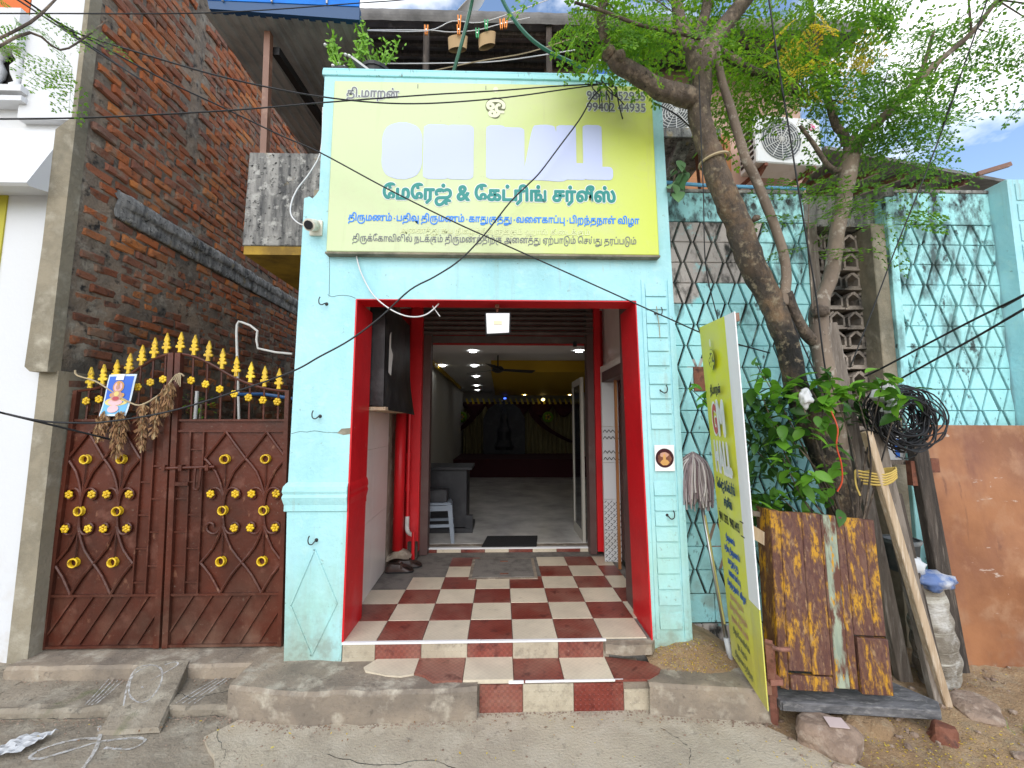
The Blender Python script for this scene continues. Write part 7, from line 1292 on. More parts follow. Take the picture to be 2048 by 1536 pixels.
st_ = limb(D['trA_b'], 5, 12, .16, 9); e = D['trA_b'][-1]; knob(st_, (e[0] - .015, e[1], e[2] + .02), e[3] * 1.0, 4); knob(st_, (e[0] + .05, e[1] - .02, e[2] - .02), e[3] * .8, 8)
obj('sawn_limb', st_, M['bark'], t1, sm=True); obj('limb', limb(D['trA_bu'], 4, 10, .08, 12), M['bark'], t1, sm=True)
obj('knot', knob(MB(), (D['trA'][7][0] - .01, D['trA'][7][1] - .08, D['trA'][8][2] + .05), .028, 5), M['bark'], t1, sm=True)
sb_ = obj('grey_stem', limb(D['trB'], 4, 10, .07, 5), M['barkgrey'], t1, sm=True)
q = D['trA'][10]; obj('wire_band', MB().tube([(q[0] + math.cos(a) * .092, q[1] + math.sin(a) * .092, q[2] + .02 * math.cos(a) + .03) for a in [k * .3307 for k in range(20)]], .009, 5), M['rope'], t1)
AB = [tuple(D['trA_r'][3][:3]), tuple(D['trA_s'][-1][:3]), tuple(D['trA_l'][2][:3]), tuple(D['trA_bu'][3][:3]), tuple(D['trA_t'][3][:3])]
cl1 = [((.40, 2.45, 4.58), .20, 12, AB[4]), ((.62, 2.45, 4.62), .22, 18, AB[4]), ((.90, 2.5, 4.62), .24, 22, AB[3]), ((1.10, 2.55, 4.50), .20, 16, AB[3]), ((.78, 2.5, 4.36), .18, 12, AB[4]), ((1.25, 2.7, 4.72), .25, 18, AB[2]), ((1.62, 2.75, 4.78), .3, 26, AB[0]), ((1.85, 2.75, 4.52), .28, 28, AB[1]), ((2.0, 2.7, 4.22), .26, 26, AB[1]), ((1.78, 2.8, 4.05), .2, 12, AB[1]), ((2.2, 2.75, 4.62), .3, 26, AB[0]), ((1.5, 2.7, 5.3), .4, 10, AB[0]), ((2.3, 2.7, 5.3), .4, 10, AB[0])]
m, tw = crown(cl1, 21, 1, .62); cr = obj('crown', m, M['leaf'], t1, recalc=False); stuff(cr); stuff(obj('twigs', tw, M['bark'], t1))
t2 = thing('grey_tree', 'slim grey barked tree with feathery leaves and sawn top, right of the leaning tree', 'tree', (2.42, 2.75, .05))
obj('trunk', limb(D['trC'], 5, 12, .13, 21), M['barkgrey'], t2, sm=True)
e = D['trC'][-1]
for p, r, s in (((e[0] + .03, e[1], e[2] + .01), .045, 3), ((D['trC'][11][0] - .10, D['trC'][11][1] - .03, D['trC'][11][2] + .04), .03, 5), ((D['trC'][5][0] - .03, D['trC'][5][1] - .05, D['trC'][5][2]), .06, 8)): obj('knot', knob(MB(), p, r, s), M['bark'], t2, sm=True)
for k, s in (('trC_r', 22), ('trC_l', 23), ('trC_s', 24), ('trC_u', 25), ('trBC', 26)): obj('limb', limb(D[k], 4, 9, .08, s), M['barkgrey' if k in ('trC_r',) else 'bark'], t2, sm=True)
CB = [tuple(D['trC_l'][k][:3]) for k in (3, 5)] + [tuple(D['trC_r'][k][:3]) for k in (2, 4, 5, 6)]
cl2 = [((2.30, 2.7, 3.72), .22, 16, CB[0]), ((2.42, 2.75, 4.05), .28, 26, CB[0]), ((2.52, 2.75, 4.40), .3, 28, CB[1]), ((2.60, 2.7, 4.72), .3, 22, CB[1]), ((2.70, 2.8, 3.95), .28, 24, CB[2]), ((2.78, 2.8, 3.70), .22, 18, CB[2]), ((2.85, 2.75, 4.22), .28, 22, CB[2]), ((2.98, 2.7, 4.55), .3, 20, CB[3]), ((3.10, 2.7, 4.02), .24, 12, CB[3]), ((3.05, 2.75, 3.66), .20, 11, CB[2]), ((3.30, 2.6, 4.28), .26, 15, CB[4]), ((3.28, 2.6, 4.62), .28, 15, CB[4]), ((3.55, 2.55, 4.46), .28, 15, CB[5]), ((3.70, 2.5, 4.22), .22, 8, CB[5]), ((3.75, 2.5, 4.72), .28, 14, CB[5]), ((2.55, 2.85, 3.30), .12, 6, None), ((2.78, 2.85, 3.30), .14, 8, None), ((3.2, 2.5, 5.2), .4, 10, CB[4])]
m, tw = crown(cl2, 22, .95, .55); stuff(obj('crown', m, M['leafblue'], t2, recalc=False)); stuff(obj('twigs', tw, M['bark'], t2))
m, tw = crown([((2.25, 2.7, 4.2), .35, 7, None), ((2.5, 2.7, 4.3), .3, 6, None), ((2.1, 2.7, 4.0), .25, 5, None)], 5, .55); stuff(obj('yellow_leaves', m, M['leafyellow'], t2, recalc=False))
# bright sapling growing from the fork
sp = thing('sapling', 'bright green feathery sapling sprouting beside the grey trunk', 'plant', (2.17, 2.72, 2.5))
dm('leafbright', (.2, .4, .02), .5, island=[(.15, .36, .02), (.20, .44, .025), (.12, .30, .02)])
obj('stem', MB().tube([(2.16, 2.76, 2.40), (2.15, 2.74, 2.75), (2.14, 2.72, 3.05), (2.15, 2.70, 3.30)], [.006, .005, .004, .003], 6, 4), M['barkgrey'], sp)
fs_ = MB()
for (p, a, tl, ln) in (((2.15, 2.70, 3.30), R(-172), -.25, .32), ((2.15, 2.70, 3.27), R(-6), -.18, .40), ((2.15, 2.70, 3.30), R(25), -.45, .36), ((2.145, 2.71, 3.12), R(178), -.1, .36), ((2.145, 2.71, 3.15), R(-30), -.1, .34), ((2.15, 2.72, 2.92), R(185), .05, .30), ((2.15, 2.72, 2.90), R(-15), .0, .28), ((2.15, 2.70, 3.2), R(-110), -.2, .3)):
    V, F_ = SPR[2]; Mt = Matrix.Rotation(a, 3, 'Z') @ Matrix.Rotation(tl, 3, 'Y') * (ln / .34); q = V @ np.array(Mt).T + np.array(p); fs_.add([tuple(x) for x in q], F_)
stuff(obj('fronds', fs_, M['leafbright'], sp, recalc=False))
# branch of another tree reaching in at the top left
ob = thing('overhanging_branch', 'thin leafy branch reaching in at the top left over the white house', 'branch', (-2.6, 1.7, 3.5))
obj('limb', limb(D['lbr'], 3, 6, .05, 1), M['bark'], ob); obj('limb', limb(D['lbr2'], 3, 6, .05, 2), M['bark'], ob)
m, tw = crown([((-2.28, 1.88, 3.60), .10, 5, None), ((-2.36, 1.85, 3.50), .08, 3, None), ((-2.15, 1.9, 3.44), .08, 4, None), ((-2.42, 1.8, 3.62), .08, 4, None), ((-2.03, 1.95, 3.68), .05, 2, None), ((-2.5, 1.7, 3.5), .12, 5, None)], 9, .42); stuff(obj('leaves', m, M['leaf'], ob, recalc=False)); stuff(obj('twigs', tw, M['bark'], ob)) if tw.v else None

# ---------------------------------------------------------------- broad-leaved shrub round the trunk foot
sh_ = thing('shrub', 'glossy broad-leaved shrub growing round the foot of the trees', 'shrub', (2.0, 2.6, .1))
def leafmesh(l, w, curl, fold):
    m = MB(); n = 5; rows = []
    for i in range(n + 1):
        t = i / n; ww = w * math.sin(math.pi * min(.98, .06 + .90 * t) ** .85) * (1 if t < .98 else .1); z = -curl * t * t * l
        rows += [(l * t, -ww, z + fold * ww), (l * t, 0, z), (l * t, ww, z + fold * ww)]
    return m.add(rows, [(3 * i + j, 3 * i + j + 1, 3 * i + 4 + j, 3 * i + 3 + j) for i in range(n) for j in (0, 1)])
LM = [mesh('leaf', leafmesh(.078 + .008 * i, .022 + .003 * (i % 3), .1 + .12 * (i % 3), .30), M['shrubleaf'], sm=True, recalc=False) for i in range(5)]
stems = [((2.20, 2.62, .9), (1.62, 2.58, 2.10)), ((2.2, 2.62, .9), (1.80, 2.5, 1.98)), ((2.2, 2.6, .9), (1.95, 2.46, 1.85)), ((2.2, 2.6, .9), (2.12, 2.42, 1.92)), ((2.2, 2.6, .9), (2.30, 2.42, 1.98)), ((2.2, 2.6, .9), (2.42, 2.46, 1.86)), ((2.2, 2.6, .8), (1.70, 2.6, 1.75)), ((2.2, 2.6, .8), (1.72, 2.52, 1.50)), ((2.2, 2.6, .7), (1.84, 2.46, 1.42)), ((2.2, 2.62, .6), (1.76, 2.64, 1.26)), ((2.2, 2.64, .6), (1.92, 2.66, 1.30)), ((2.2, 2.65, .9), (1.33, 2.86, 1.95)), ((2.2, 2.6, .9), (1.90, 2.46, 1.70)), ((2.2, 2.62, .7), (1.62, 2.66, 1.20)), ((2.2, 2.62, .9), (1.66, 2.6, 1.9)), ((2.2, 2.62, .9), (2.02, 2.5, 2.02))]
rr = random.Random(17); nl_ = 0
for (a, b) in stems:
    a, b = Vector(a), Vector(b); mid = (a + b) / 2 + Vector((rr.uniform(-.08, .08), rr.uniform(-.06, .06), rr.uniform(-.02, .12))); P_, _ = smooth([a, mid, b], [0, 0, 0], 8)
    obj('stem', MB().tube(P_, [.008 - .00035 * i for i in range(len(P_))], 5), M['bark'], sh_)
    for i in range(17):
        t = rr.choice((1, 1, .97, .95, .92, .88, .84, .8, .72, .62)) if b.x < 1.9 else rr.choice((1, 1, 1, .97, .95, .92, .9)); k = min(int(t * (len(P_) - 1)), len(P_) - 1); p = P_[k] + Vector((rr.gauss(0, .028), rr.gauss(0, .028), rr.gauss(0, .028)))
        put('leaf', LM[rr.randrange(5)], sh_, p, (rr.gauss(0, .45), rr.gauss(.15, .45), rr.uniform(0, 6.283)), [rr.uniform(.85, 1.3)] * 3); nl_ += 1
# dark inner mass of the shrub, many small leaves that cannot be picked apart
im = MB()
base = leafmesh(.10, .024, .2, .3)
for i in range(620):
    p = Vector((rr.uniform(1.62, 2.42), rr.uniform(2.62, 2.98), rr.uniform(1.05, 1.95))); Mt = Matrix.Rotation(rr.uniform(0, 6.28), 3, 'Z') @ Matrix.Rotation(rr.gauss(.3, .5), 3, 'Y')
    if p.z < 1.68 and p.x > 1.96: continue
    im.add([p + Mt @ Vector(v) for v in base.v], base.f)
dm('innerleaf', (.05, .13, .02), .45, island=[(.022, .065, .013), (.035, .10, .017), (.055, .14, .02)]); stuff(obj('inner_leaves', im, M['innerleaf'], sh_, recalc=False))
# pipal seedling on the wall corner
pl_ = thing('wall_seedling', 'heart-leaved seedling rooted at the sign corner on top of the wall', 'plant', (1.30, 2.95, 3.55))
HM = mesh('leaf', leafmesh(.11, .042, .25, .25), M['plantleaf'], sm=True, recalc=False)
obj('stem', MB().tube([(1.30, 3.0, 3.45), (1.31, 2.95, 3.56), (1.33, 2.92, 3.68)], .006, 5, 3), M['barkgrey'], pl_)
for i in range(13): p = Vector((1.30 + rr.uniform(-.04, .09), 2.93 + rr.uniform(-.05, .03), 3.44 + .022 * i)); put('leaf', HM, pl_, p, (rr.gauss(0, .3), rr.uniform(.3, 1.1), rr.uniform(-3.1, .4)), [rr.uniform(.8, 1.2)] * 3)
wg = thing('plastic_bag', 'torn white plastic bag caught in the shrub', 'bag', (1.78, 2.36, 1.78)); obj('sheet', MB().blob((1.775, 2.37, 1.86), (.035, .03, .05), 4, .7, 3, 1.5), M['plasticwhite'], wg, sm=True)

# ================================================================ THINGS LEANING AT THE RIGHT
# wooden board with peeling paint on a plank over stones
wb = thing('old_wooden_board', 'old plank door leaf with peeling brown and yellow paint leaning by the tree', 'board', (1.9, 2.45, .22))
def bq(u, v, d): # board surface
    a, b, c, e = Vector((1.60, 2.40, .245)), Vector((2.195, 2.42, .195)), Vector((2.262, 2.52, 1.145)), Vector((1.668, 2.50, 1.185))
    return (a * (1 - u) + b * u) * (1 - v) + (e * (1 - u) + c * u) * v + Vector((0, d, 0))
def plank(n, u0, u1, v0, v1, key, d=0, th=.03):
    m = MB().hexa([bq(u0, v0, d), bq(u1, v0, d), bq(u1, v0, d + th), bq(u0, v0, d + th)], [bq(u0, v1, d), bq(u1, v1, d), bq(u1, v1, d + th), bq(u0, v1, d + th)]); return obj(n, m, M[key], wb, bev=.004)
plank('plank', .0, .222, .10, 1, 'peel'); plank('plank', .228, .425, .085, 1, 'peel', .002); plank('plank', .43, .452, .02, .995, 'peel', .001); plank('plank', .454, .585, .02, .995, 'peelgreen', .0015); plank('plank', .587, .668, .02, .99, 'peel', .001); plank('plank', .675, .88, .31, .985, 'peel', .003); plank('plank', .885, 1.0, .31, .98, 'peel', .0045); plank('foot_block', .69, 1.0, .0, .30, 'peel', -.006, .035); plank('foot_block', .01, .425, .0, .078, 'peel', .0)
m = MB().hexa([(1.562, 2.43, .24), (1.598, 2.405, .24), (1.598, 2.46, .24), (1.562, 2.56, .24)], [(1.618, 2.52, 1.19), (1.666, 2.498, 1.19), (1.666, 2.55, 1.19), (1.618, 2.66, 1.19)]); obj('side_rail', m, M['peel'], wb, bev=.004)
obj('cross_bar', MB().bar((1.50, 2.62, 1.08), (1.66, 2.58, .98), .05, .07), M['palewood'], wb); obj('cross_bar', MB().bar((1.50, 2.66, 1.16), (1.66, 2.62, 1.14), .04, .03), M['greywood'], wb); obj('backing_batten', MB().bar((1.70, 2.50, .35), (2.22, 2.50, .32), .07, .04), M['darkwood'], wb)
pk = thing('base_plank', 'grey weathered plank lying on stones under the painted board', 'plank', (2.0, 2.5, .12))
obj('plank', MB().hexa([(1.56, 2.42, .125), (2.44, 2.40, .075), (2.50, 2.47, .075), (2.30, 2.78, .10), ][:4], [(1.56, 2.42, .175), (2.44, 2.40, .125), (2.50, 2.47, .13), (2.30, 2.78, .15)]), M['slabwood'], pk, bev=.004)
obj('plank', MB().hexa([(1.555, 2.425, .122), (2.20, 2.60, .11), (2.20, 2.85, .12), (1.60, 2.80, .14)], [(1.555, 2.425, .172), (2.20, 2.60, .148), (2.20, 2.85, .155), (1.60, 2.80, .17)]), M['slabwood'], pk, bev=.004)
def rock(label, c, r, seed, key='stone', n=3, grp=None):
    m = MB().blob(c, r, seed, .5, n, 1.1); m.v = [(x, y, min(z, c[2] + r[2] * .8)) for x, y, z in m.v]; return tag(obj('stone', m, M[key]), label, 'stone', grp)
rock('large brownish stone propping the left end of the grey plank', (1.74, 2.36, .04), (.16, .12, .10), 3); rock('brick coloured stone propping the right end of the grey plank', (2.37, 2.34, .02), (.07, .07, .10), 5, 'rust'); rock('flat stone slab beside the foot of the pale pole', (2.78, 2.52, .05), (.14, .12, .06), 8); rock('round stone under the middle of the grey plank', (2.02, 2.45, .03), (.14, .1, .07), 11, 'dirt')
tag(obj('paper_scrap', MB().hexa([(1.73, 2.30, .122), (1.83, 2.29, .118), (1.84, 2.36, .124), (1.75, 2.37, .126)], [(1.73, 2.30, .125), (1.83, 2.29, .121), (1.84, 2.36, .127), (1.75, 2.37, .129)]), mat('scrap', (.55, .44, .42), .8)), 'pale pink scrap lying on the large stone', 'scrap')
def timber(nm, label, p, q, w, h, key, cat, up=(0, 1, 0)): return tag(obj(nm, MB().bar(p, q, w, h, up), M[key], bev=.004), label, cat)
timber('timber_post', 'wide weathered grey timber post standing behind the grey tree', (2.335, 2.84, 2.42), (2.60, 2.78, .05), .085, .05, 'greywood', 'post')
timber('timber_post', 'grey timber plank slanting down behind the painted board', (2.44, 2.66, 1.64), (2.60, 2.56, .04), .085, .045, 'greywood', 'plank')
timber('timber_pole', 'pale new wooden pole leaning from the cable coil to the ground', (2.255, 2.52, 1.66), (2.63, 2.545, .02), .045, .045, 'palewood', 'pole')
timber('timber_post', 'dark weathered post leaning left of the brown metal sheet', (2.93, 2.88, 1.58), (3.03, 2.84, .06), .105, .06, 'darkwood', 'post')
timber('timber_post', 'dark thin plank leaning behind the pale pole', (2.60, 2.72, 1.25), (2.68, 2.62, .05), .06, .03, 'darkwood', 'plank')
bs = thing('metal_sheet', 'large rusty brown metal sheet leaning on the right wall', 'metal sheet', (3.5, 2.9, .06))
m = MB(); m.grid(lambda u, v: (3.04 + .12 * v + 1.75 * u, 2.865 + .16 * v + .012 * math.sin(u * 9 + v * 3) + .016 * nn(u * 5, v * 5, 1, 3), .07 + 1.63 * v - .008 * u), 24, 24); obj('sheet', m, M['sheetbrown'], bs, sm=True, recalc=False)
obj('edge_fold', MB().bar((3.04, 2.868, .07), (3.16, 3.03, 1.70), .02, .02), M['sheetbrown'], bs); obj('hinge', MB().box(3.10, 3.16, 2.95, 2.985, 1.36, 1.46), M['rust'], bs); obj('bracket', MB().box(2.86, 2.97, 2.86, 2.90, 1.28, 1.45), M['rust'], bs)
# sack and rubbish
sk_ = thing('rubbish_sack', 'bulging striped woven sack slumped beside the brown metal sheet', 'sack', (2.78, 2.74, .05))
def sackf(u, v):
    a = 2 * math.pi * u; r = .125 * (1 - .30 * v ** 3) * (1 + .05 * math.sin(v * 34 + math.sin(a * 3))) * (1 + .12 * nn(math.cos(a) * 1.5, math.sin(a) * 1.5 + v * 2, 1, 4)); r *= .75 + .25 * min(1, v * 6)
    return (2.79 - .03 * v + r * math.cos(a), 2.74 + r * .8 * math.sin(a), .05 + .66 * v)
obj('body', MB().grid(sackf, 40, 60), M['sack'], sk_, sm=True, recalc=False)
obj('folded_plastic', MB().blob((2.76, 2.68, .71), (.11, .08, .06), 3, .38, 3, 2), M['sackblue'], sk_, sm=True); obj('folded_plastic', MB().blob((2.65, 2.70, .80), (.06, .05, .06), 6, .38, 3, 2), M['plasticwhite'], sk_, sm=True)
gb_ = thing('grey_bucket', 'dark grey plastic bucket standing on the sack behind the pale pole', 'bucket', (2.72, 2.82, .7)); obj('body', MB().lathe((2.73, 2.85, .72), [(0, 0), (.075, 0), (.098, .20), (.103, .20), (.103, .185)], 18), M['plasticgrey'], gb_, sm=True); obj('rim', MB().lathe((2.73, 2.85, .72), [(.098, .19), (.108, .195), (.108, .21), (.096, .21)], 18), M['plasticgrey'], gb_); obj('tape_roll', MB().lathe((2.665, 2.79, .98), [(.012, -.015), (.03, -.015), (.03, .015), (.012, .015), (.012, -.015)], 16, 'y'), M['p_yel'], gb_)
sh2 = thing('wall_shelf_box', 'white paper label on a small shelf behind the cable coil', 'shelf', (2.80, 3.0, 1.5)); obj('shelf_board', MB().box(2.62, 2.93, 2.92, 3.09, 1.42, 1.45), M['greywood'], sh2); obj('label_card', MB().box(2.64, 2.90, 2.94, 2.955, 1.452, 1.62), M['plasticwhite'], sh2); obj('label_stripe', MB().box(2.83, 2.86, 2.935, 2.939, 1.47, 1.60), M['ink_sblue'], sh2)
# cable coil and junction boxes
cb = thing('cable_coil', 'big tangled coil of black cable hung on the timber post', 'cable', (2.62, 2.66, 1.40)); rr = random.Random(2)
for i in range(46):
    cx, cz = 2.60 + rr.gauss(0, .028), 1.735 + rr.gauss(0, .03); ra, rb_ = rr.uniform(.07, .225), rr.uniform(.08, .20); tl = rr.uniform(-.7, .5); y = 2.60 + rr.uniform(-.05, .09); pts = []
    for k in range(17):
        a = k / 16 * 2 * math.pi + i; x, z = ra * math.cos(a), rb_ * math.sin(a); pts.append((cx + x * math.cos(tl) - z * math.sin(tl), y + .02 * math.sin(2 * a + i) + .012 * rr.uniform(-1, 1), cz + x * math.sin(tl) + z * math.cos(tl)))
    obj('cable_turn', MB().tube(pts, .0042 + .001 * rr.random(), 5, 2), M['wire'], cb, sm=True)
for i in range(9):
    p = Vector((2.45 + rr.uniform(-.06, .1), 2.58 + rr.uniform(-.04, .04), 1.78)); pts = [p]
    for k in range(5): pts.append(pts[-1] + Vector((rr.uniform(-.05, .06), rr.uniform(-.02, .02), rr.uniform(-.09, .01))))
    obj('loose_end', MB().tube(pts, .0035, 5, 4), M['wire' if i % 3 else 'plasticgrey'], cb, sm=True)
for i, (p, s, rz, lb) in enumerate((((2.435, 2.57, 1.905), (.06, .04, .065), .4, 'upper white junction box above the cable coil'), ((2.46, 2.56, 1.80), (.035, .03, .05), .7, 'lower small white junction box beside the cable coil'))):
    t = thing('junction_box', lb, 'box', p, 'white junction boxes'); mm = MB().box(-s[0], s[0], -s[1], s[1], -s[2], s[2]); Mt = Matrix.Rotation(rz, 3, 'Y') @ Matrix.Rotation(.4, 3, 'Z'); mm.v = [tuple(Vector(p) + Mt @ Vector(v)) for v in mm.v]; obj('case', mm, M['plasticwhite'], t, bev=.006)
    m2 = MB().box(-s[0] * .8, s[0] * .8, -s[1] - .006, -s[1], -s[2] * .8, s[2] * .8); m2.v = [tuple(Vector(p) + Mt @ Vector(v)) for v in m2.v]; obj('lid', m2, M['plasticwhite'], t, bev=.002)
tag(obj('red_wire', MB().tube([(1.93, 2.38, 1.78), (1.945, 2.36, 1.68), (1.93, 2.36, 1.58), (1.95, 2.36, 1.48), (1.955, 2.37, 1.38), (1.93, 2.38, 1.32)], .004, 5, 4), mat('redwire', (.5, .06, .02), .5)), 'thin orange red wire dangling in the shrub', 'wire')
rw = MB()
for i in range(5): rw.tube([(2.20 + .01 * i, 2.56, 1.42 - .02 * i), (2.33, 2.50, 1.40 - .015 * i), (2.42, 2.52, 1.44 - .01 * i), (2.33, 2.66, 1.40)], .006, 5, 3)
rw.tube([(2.19, 2.55, 1.42), (2.18, 2.54, 1.34), (2.20, 2.54, 1.27)], .006, 5, 3); tag(obj('straw_rope', rw, mat('strawrope', (.50, .36, .10), .95)), 'yellow straw rope tied round the trunk and timber post', 'rope')
# mop
mp_ = thing('mop', 'string mop standing upside down against the turquoise wall', 'mop', (1.49, 2.84, .2))
obj('handle', MB().tube([(1.482, 2.835, .30), (1.40, 2.93, 1.16)], .0125, 10), M['steel'], mp_, sm=True); obj('handle_stripe', MB().tube([(1.472, 2.828, .40), (1.408, 2.90, 1.08)], .0065, 6), M['mopyellow'], mp_); obj('grip', MB().tube([(1.495, 2.82, .185), (1.481, 2.836, .31)], [.017, .0175], 10), M['plasticwhite'], mp_, sm=True)
ms = MB(); rr = random.Random(8)
for i in range(330):
    a = rr.uniform(0, 6.283); r0 = rr.uniform(0, .03); r1 = rr.uniform(.06, .125); z0 = 1.50 - r0 * .8 + rr.uniform(-.03, .01); ln_ = rr.uniform(.22, .36)
    c, s = math.cos(a), math.sin(a); cx, cy = 1.365, 2.95
    ms.tube([(cx + r0 * c, cy + r0 * s, z0), (cx + r1 * .75 * c, cy + r1 * .6 * s, z0 - .05), (cx + r1 * c + rr.uniform(-.01, .01), cy + r1 * .7 * s, z0 - .16), (cx + r1 * c * 1.02 + rr.uniform(-.02, .02), cy + r1 * .75 * s, z0 - ln_)], .0052, 4, 2)
hd = obj('mop_head', ms, M['mopy'], mp_); stuff(hd)

# ================================================================ TERRACE THINGS
def line(k, r, key, label, nm='clothes_line', cat='line'): return tag(obj(nm, MB().tube(D[k], r, 5, 4), M[key]), label, cat)
line('hose1', .016, 'greenhose', 'green hose rising steeply behind the sign top', 'green_hose', 'hose'); line('hose2', .017, 'greenhose', 'green hose curving down to the blue drum', 'green_hose', 'hose')
line('line1', .0045, 'whitecable', 'upper grey clothes line behind the sign'); line('line2', .0045, 'whitecable', 'clothes line carrying the socks'); line('line3', .005, 'whitecable', 'white clothes line just above the sign top'); line('line4', .005, 'rope', 'yellowish cord slanting up to the tree')
def sock(label, c, w, h, rz):
    t = thing('hanging_sock', label, 'sock', c, 'tan socks on the line'); q = MB()
    q.grid(lambda u, v: (c[0] + (w * .5 * math.cos(2 * math.pi * u)) * (1 - .1 * v) , c[1] + .035 * math.sin(2 * math.pi * u), c[2] - h * v + rz * (c[0] + w * .5 * math.cos(2 * math.pi * u) - c[0])), 20, 6); obj('fabric', q, M['tan'], t, sm=True, recalc=False)
    obj('fold', MB().grid(lambda u, v: (c[0] + (w * .5 * math.cos(2 * math.pi * u)) * .98, c[1] + .033 * math.sin(2 * math.pi * u) * v, c[2] - .002 + rz * w * .5 * math.cos(2 * math.pi * u)), 20, 3), M['tan'], t, recalc=False)
sock('left tan sock pegged on the clothes line', (-.425, 3.66, 5.41), .19, .13, .10); sock('right tan sock pegged on the clothes line', (-.145, 3.66, 5.45), .17, .13, .30)
def peg(label, p, key, rz=0):
    t = thing('clothes_peg', label, 'clothes peg', p, 'clothes pegs'); x, y, z = p
    for s in (-1, 1): obj('jaw', MB().hexa([(x + s * .003, y - .008, z - .05), (x + s * .012, y - .008, z - .05), (x + s * .012, y + .008, z - .05), (x + s * .003, y + .008, z - .05)], [(x + s * .008, y - .008, z + .05), (x + s * .020, y - .008, z + .05), (x + s * .020, y + .008, z + .05), (x + s * .008, y + .008, z + .05)]), M[key], t)
    obj('spring', MB().tube([(x, y - .01, z), (x, y + .01, z)], .007, 6), M['steel'], t)
peg('orange peg on the line left of the socks', (-.72, 3.62, 5.44), 'orange'); peg('orange peg holding the left tan sock', (-.41, 3.60, 5.43), 'orange'); peg('orange peg above the left tan sock', (-.405, 3.6, 5.53), 'orange'); peg('green peg between the two tan socks', (-.235, 3.62, 5.42), 'greenpeg'); peg('dark green peg holding the right tan sock', (-.15, 3.60, 5.49), 'greenpeg'); peg('left of the two orange pegs right of the socks', (-.005, 3.6, 5.50), 'orange'); peg('right of the two orange pegs right of the socks', (.035, 3.6, 5.51), 'orange')
tag(obj('pink_peg', MB().box(-.665, -.64, 3.1, 3.12, 4.36, 4.44).box(-.66, -.645, 3.095, 3.125, 4.44, 4.455), mat('pinkplastic', (.7, .05, .15), .5)), 'pink peg standing on the parapet above the sign', 'clothes peg')
# potted plants on the parapet
def pot(label, c, r, h, seed, n, spread, fl):
    t = thing('potted_plant', label, 'potted plant', c); obj('pot', MB().lathe(c, [(0, 0), (r * .7, 0), (r, h * .85), (r * 1.08, h * .85), (r * 1.08, h), (r * .95, h), (r * .9, h * .8), (0, h * .8)], 18), M['potblack'], t, sm=False)
    rr = random.Random(seed); lv = MB(); sm_ = MB()
    for i in range(n):
        a = rr.uniform(0, 6.28); l = rr.uniform(.6, 1) * spread; p0 = Vector(c) + Vector((0, 0, h * .8)); tip = p0 + Vector((math.cos(a) * l * .55, math.sin(a) * l * .4, l)); mid = (p0 + tip) / 2 + Vector((math.cos(a) * .03, 0, .03)); sm_.tube([p0, mid, tip], .004, 4, 3)
        for k in range(14):
            q = mid + (tip - mid) * rr.random() + Vector((rr.gauss(0, .02), rr.gauss(0, .02), rr.gauss(0, .02))); d = Vector((rr.gauss(0, 1), rr.gauss(0, 1), rr.gauss(.5, .6))).normalized() * .045; s = d.cross(Vector((0, 1, .3))).normalized() * .009; lv.add([q, q + d * .5 + s, q + d, q + d * .5 - s], [(0, 1, 2, 3)])
    stuff(obj('stems', sm_, M['leafbright'], t)); stuff(obj('leaves', lv, M['leafbright'], t, recalc=False))
    if fl:
        f = MB()
        for i in range(6): f.blob(Vector(c) + Vector((rr.uniform(-.18, .1), rr.uniform(-.1, 0), rr.uniform(.12, .42))), (.016, .016, .014), i, .3, 1)
        stuff(obj('blossoms', f, M['p_white'], t))
pot('black pot with leafy green plant on the parapet left of the sign', (-1.06, 3.25, 4.45), .12, .20, 4, 13, .40, False); pot('spiky green plant with white blossoms at the parapet corner', (-1.30, 3.2, 4.42), .09, .16, 9, 15, .34, True)
tag(obj('tilted_tray', MB().hexa([(-1.20, 3.05, 4.60), (-.93, 3.06, 4.40), (-.92, 3.30, 4.41), (-1.18, 3.30, 4.62)], [(-1.19, 3.05, 4.615), (-.925, 3.06, 4.415), (-.915, 3.30, 4.425), (-1.175, 3.30, 4.635)]), M['metalsheet']), 'tilted grey sheet propped under the potted plants', 'sheet')
dr = thing('blue_drum', 'bright blue plastic drum on the terrace behind the sign corner', 'drum', (.92, 3.30, 4.0)); obj('body', MB().lathe((.92, 3.32, 3.9), [(0, 0), (.16, 0), (.17, .1), (.165, .4), (.17, .78), (.15, .84), (0, .86)], 24), M['bluedrum'], dr, sm=True); obj('rim', MB().lathe((.92, 3.32, 4.72), [(.165, 0), (.18, .01), (.18, .03), (.165, .04)], 24), M['acwhite'], dr)
tag(obj('stick', MB().tube([(1.02, 3.1, 5.15), (.90, 3.05, 4.36)], .013, 7), M['bark']), 'thin brown stick leaning by the blue drum', 'stick')
ds = thing('satellite_dish', 'white satellite dish on the roof behind the clothes line', 'satellite dish', (-.45, 5.0, 6.3))
dsh = MB(); cen = Vector((-.42, 4.9, 7.08)); Mt = Matrix.Rotation(R(-42), 3, 'Y') @ Matrix.Rotation(R(28), 3, 'X')
dsh.lathe((0, 0, 0), [(0, -.07), (.1, -.063), (.2, -.04), (.28, -.01), (.32, .012), (.325, .02), (.318, .024), (.2, -.03), (0, -.06)], 30); dsh.v = [tuple(cen + Mt @ Vector(v)) for v in dsh.v]; obj('reflector', dsh, M['acwhite'], ds, sm=True)
obj('mast', MB().tube([(-.45, 5.0, 6.3), (-.43, 5.0, 7.0)], .022, 8), M['metalsheet'], ds); obj('feed_arm', MB().tube([tuple(cen + Mt @ Vector((0, -.30, .0))), tuple(cen + Mt @ Vector((0, -.1, .34)))], .01, 6), M['metalsheet'], ds)
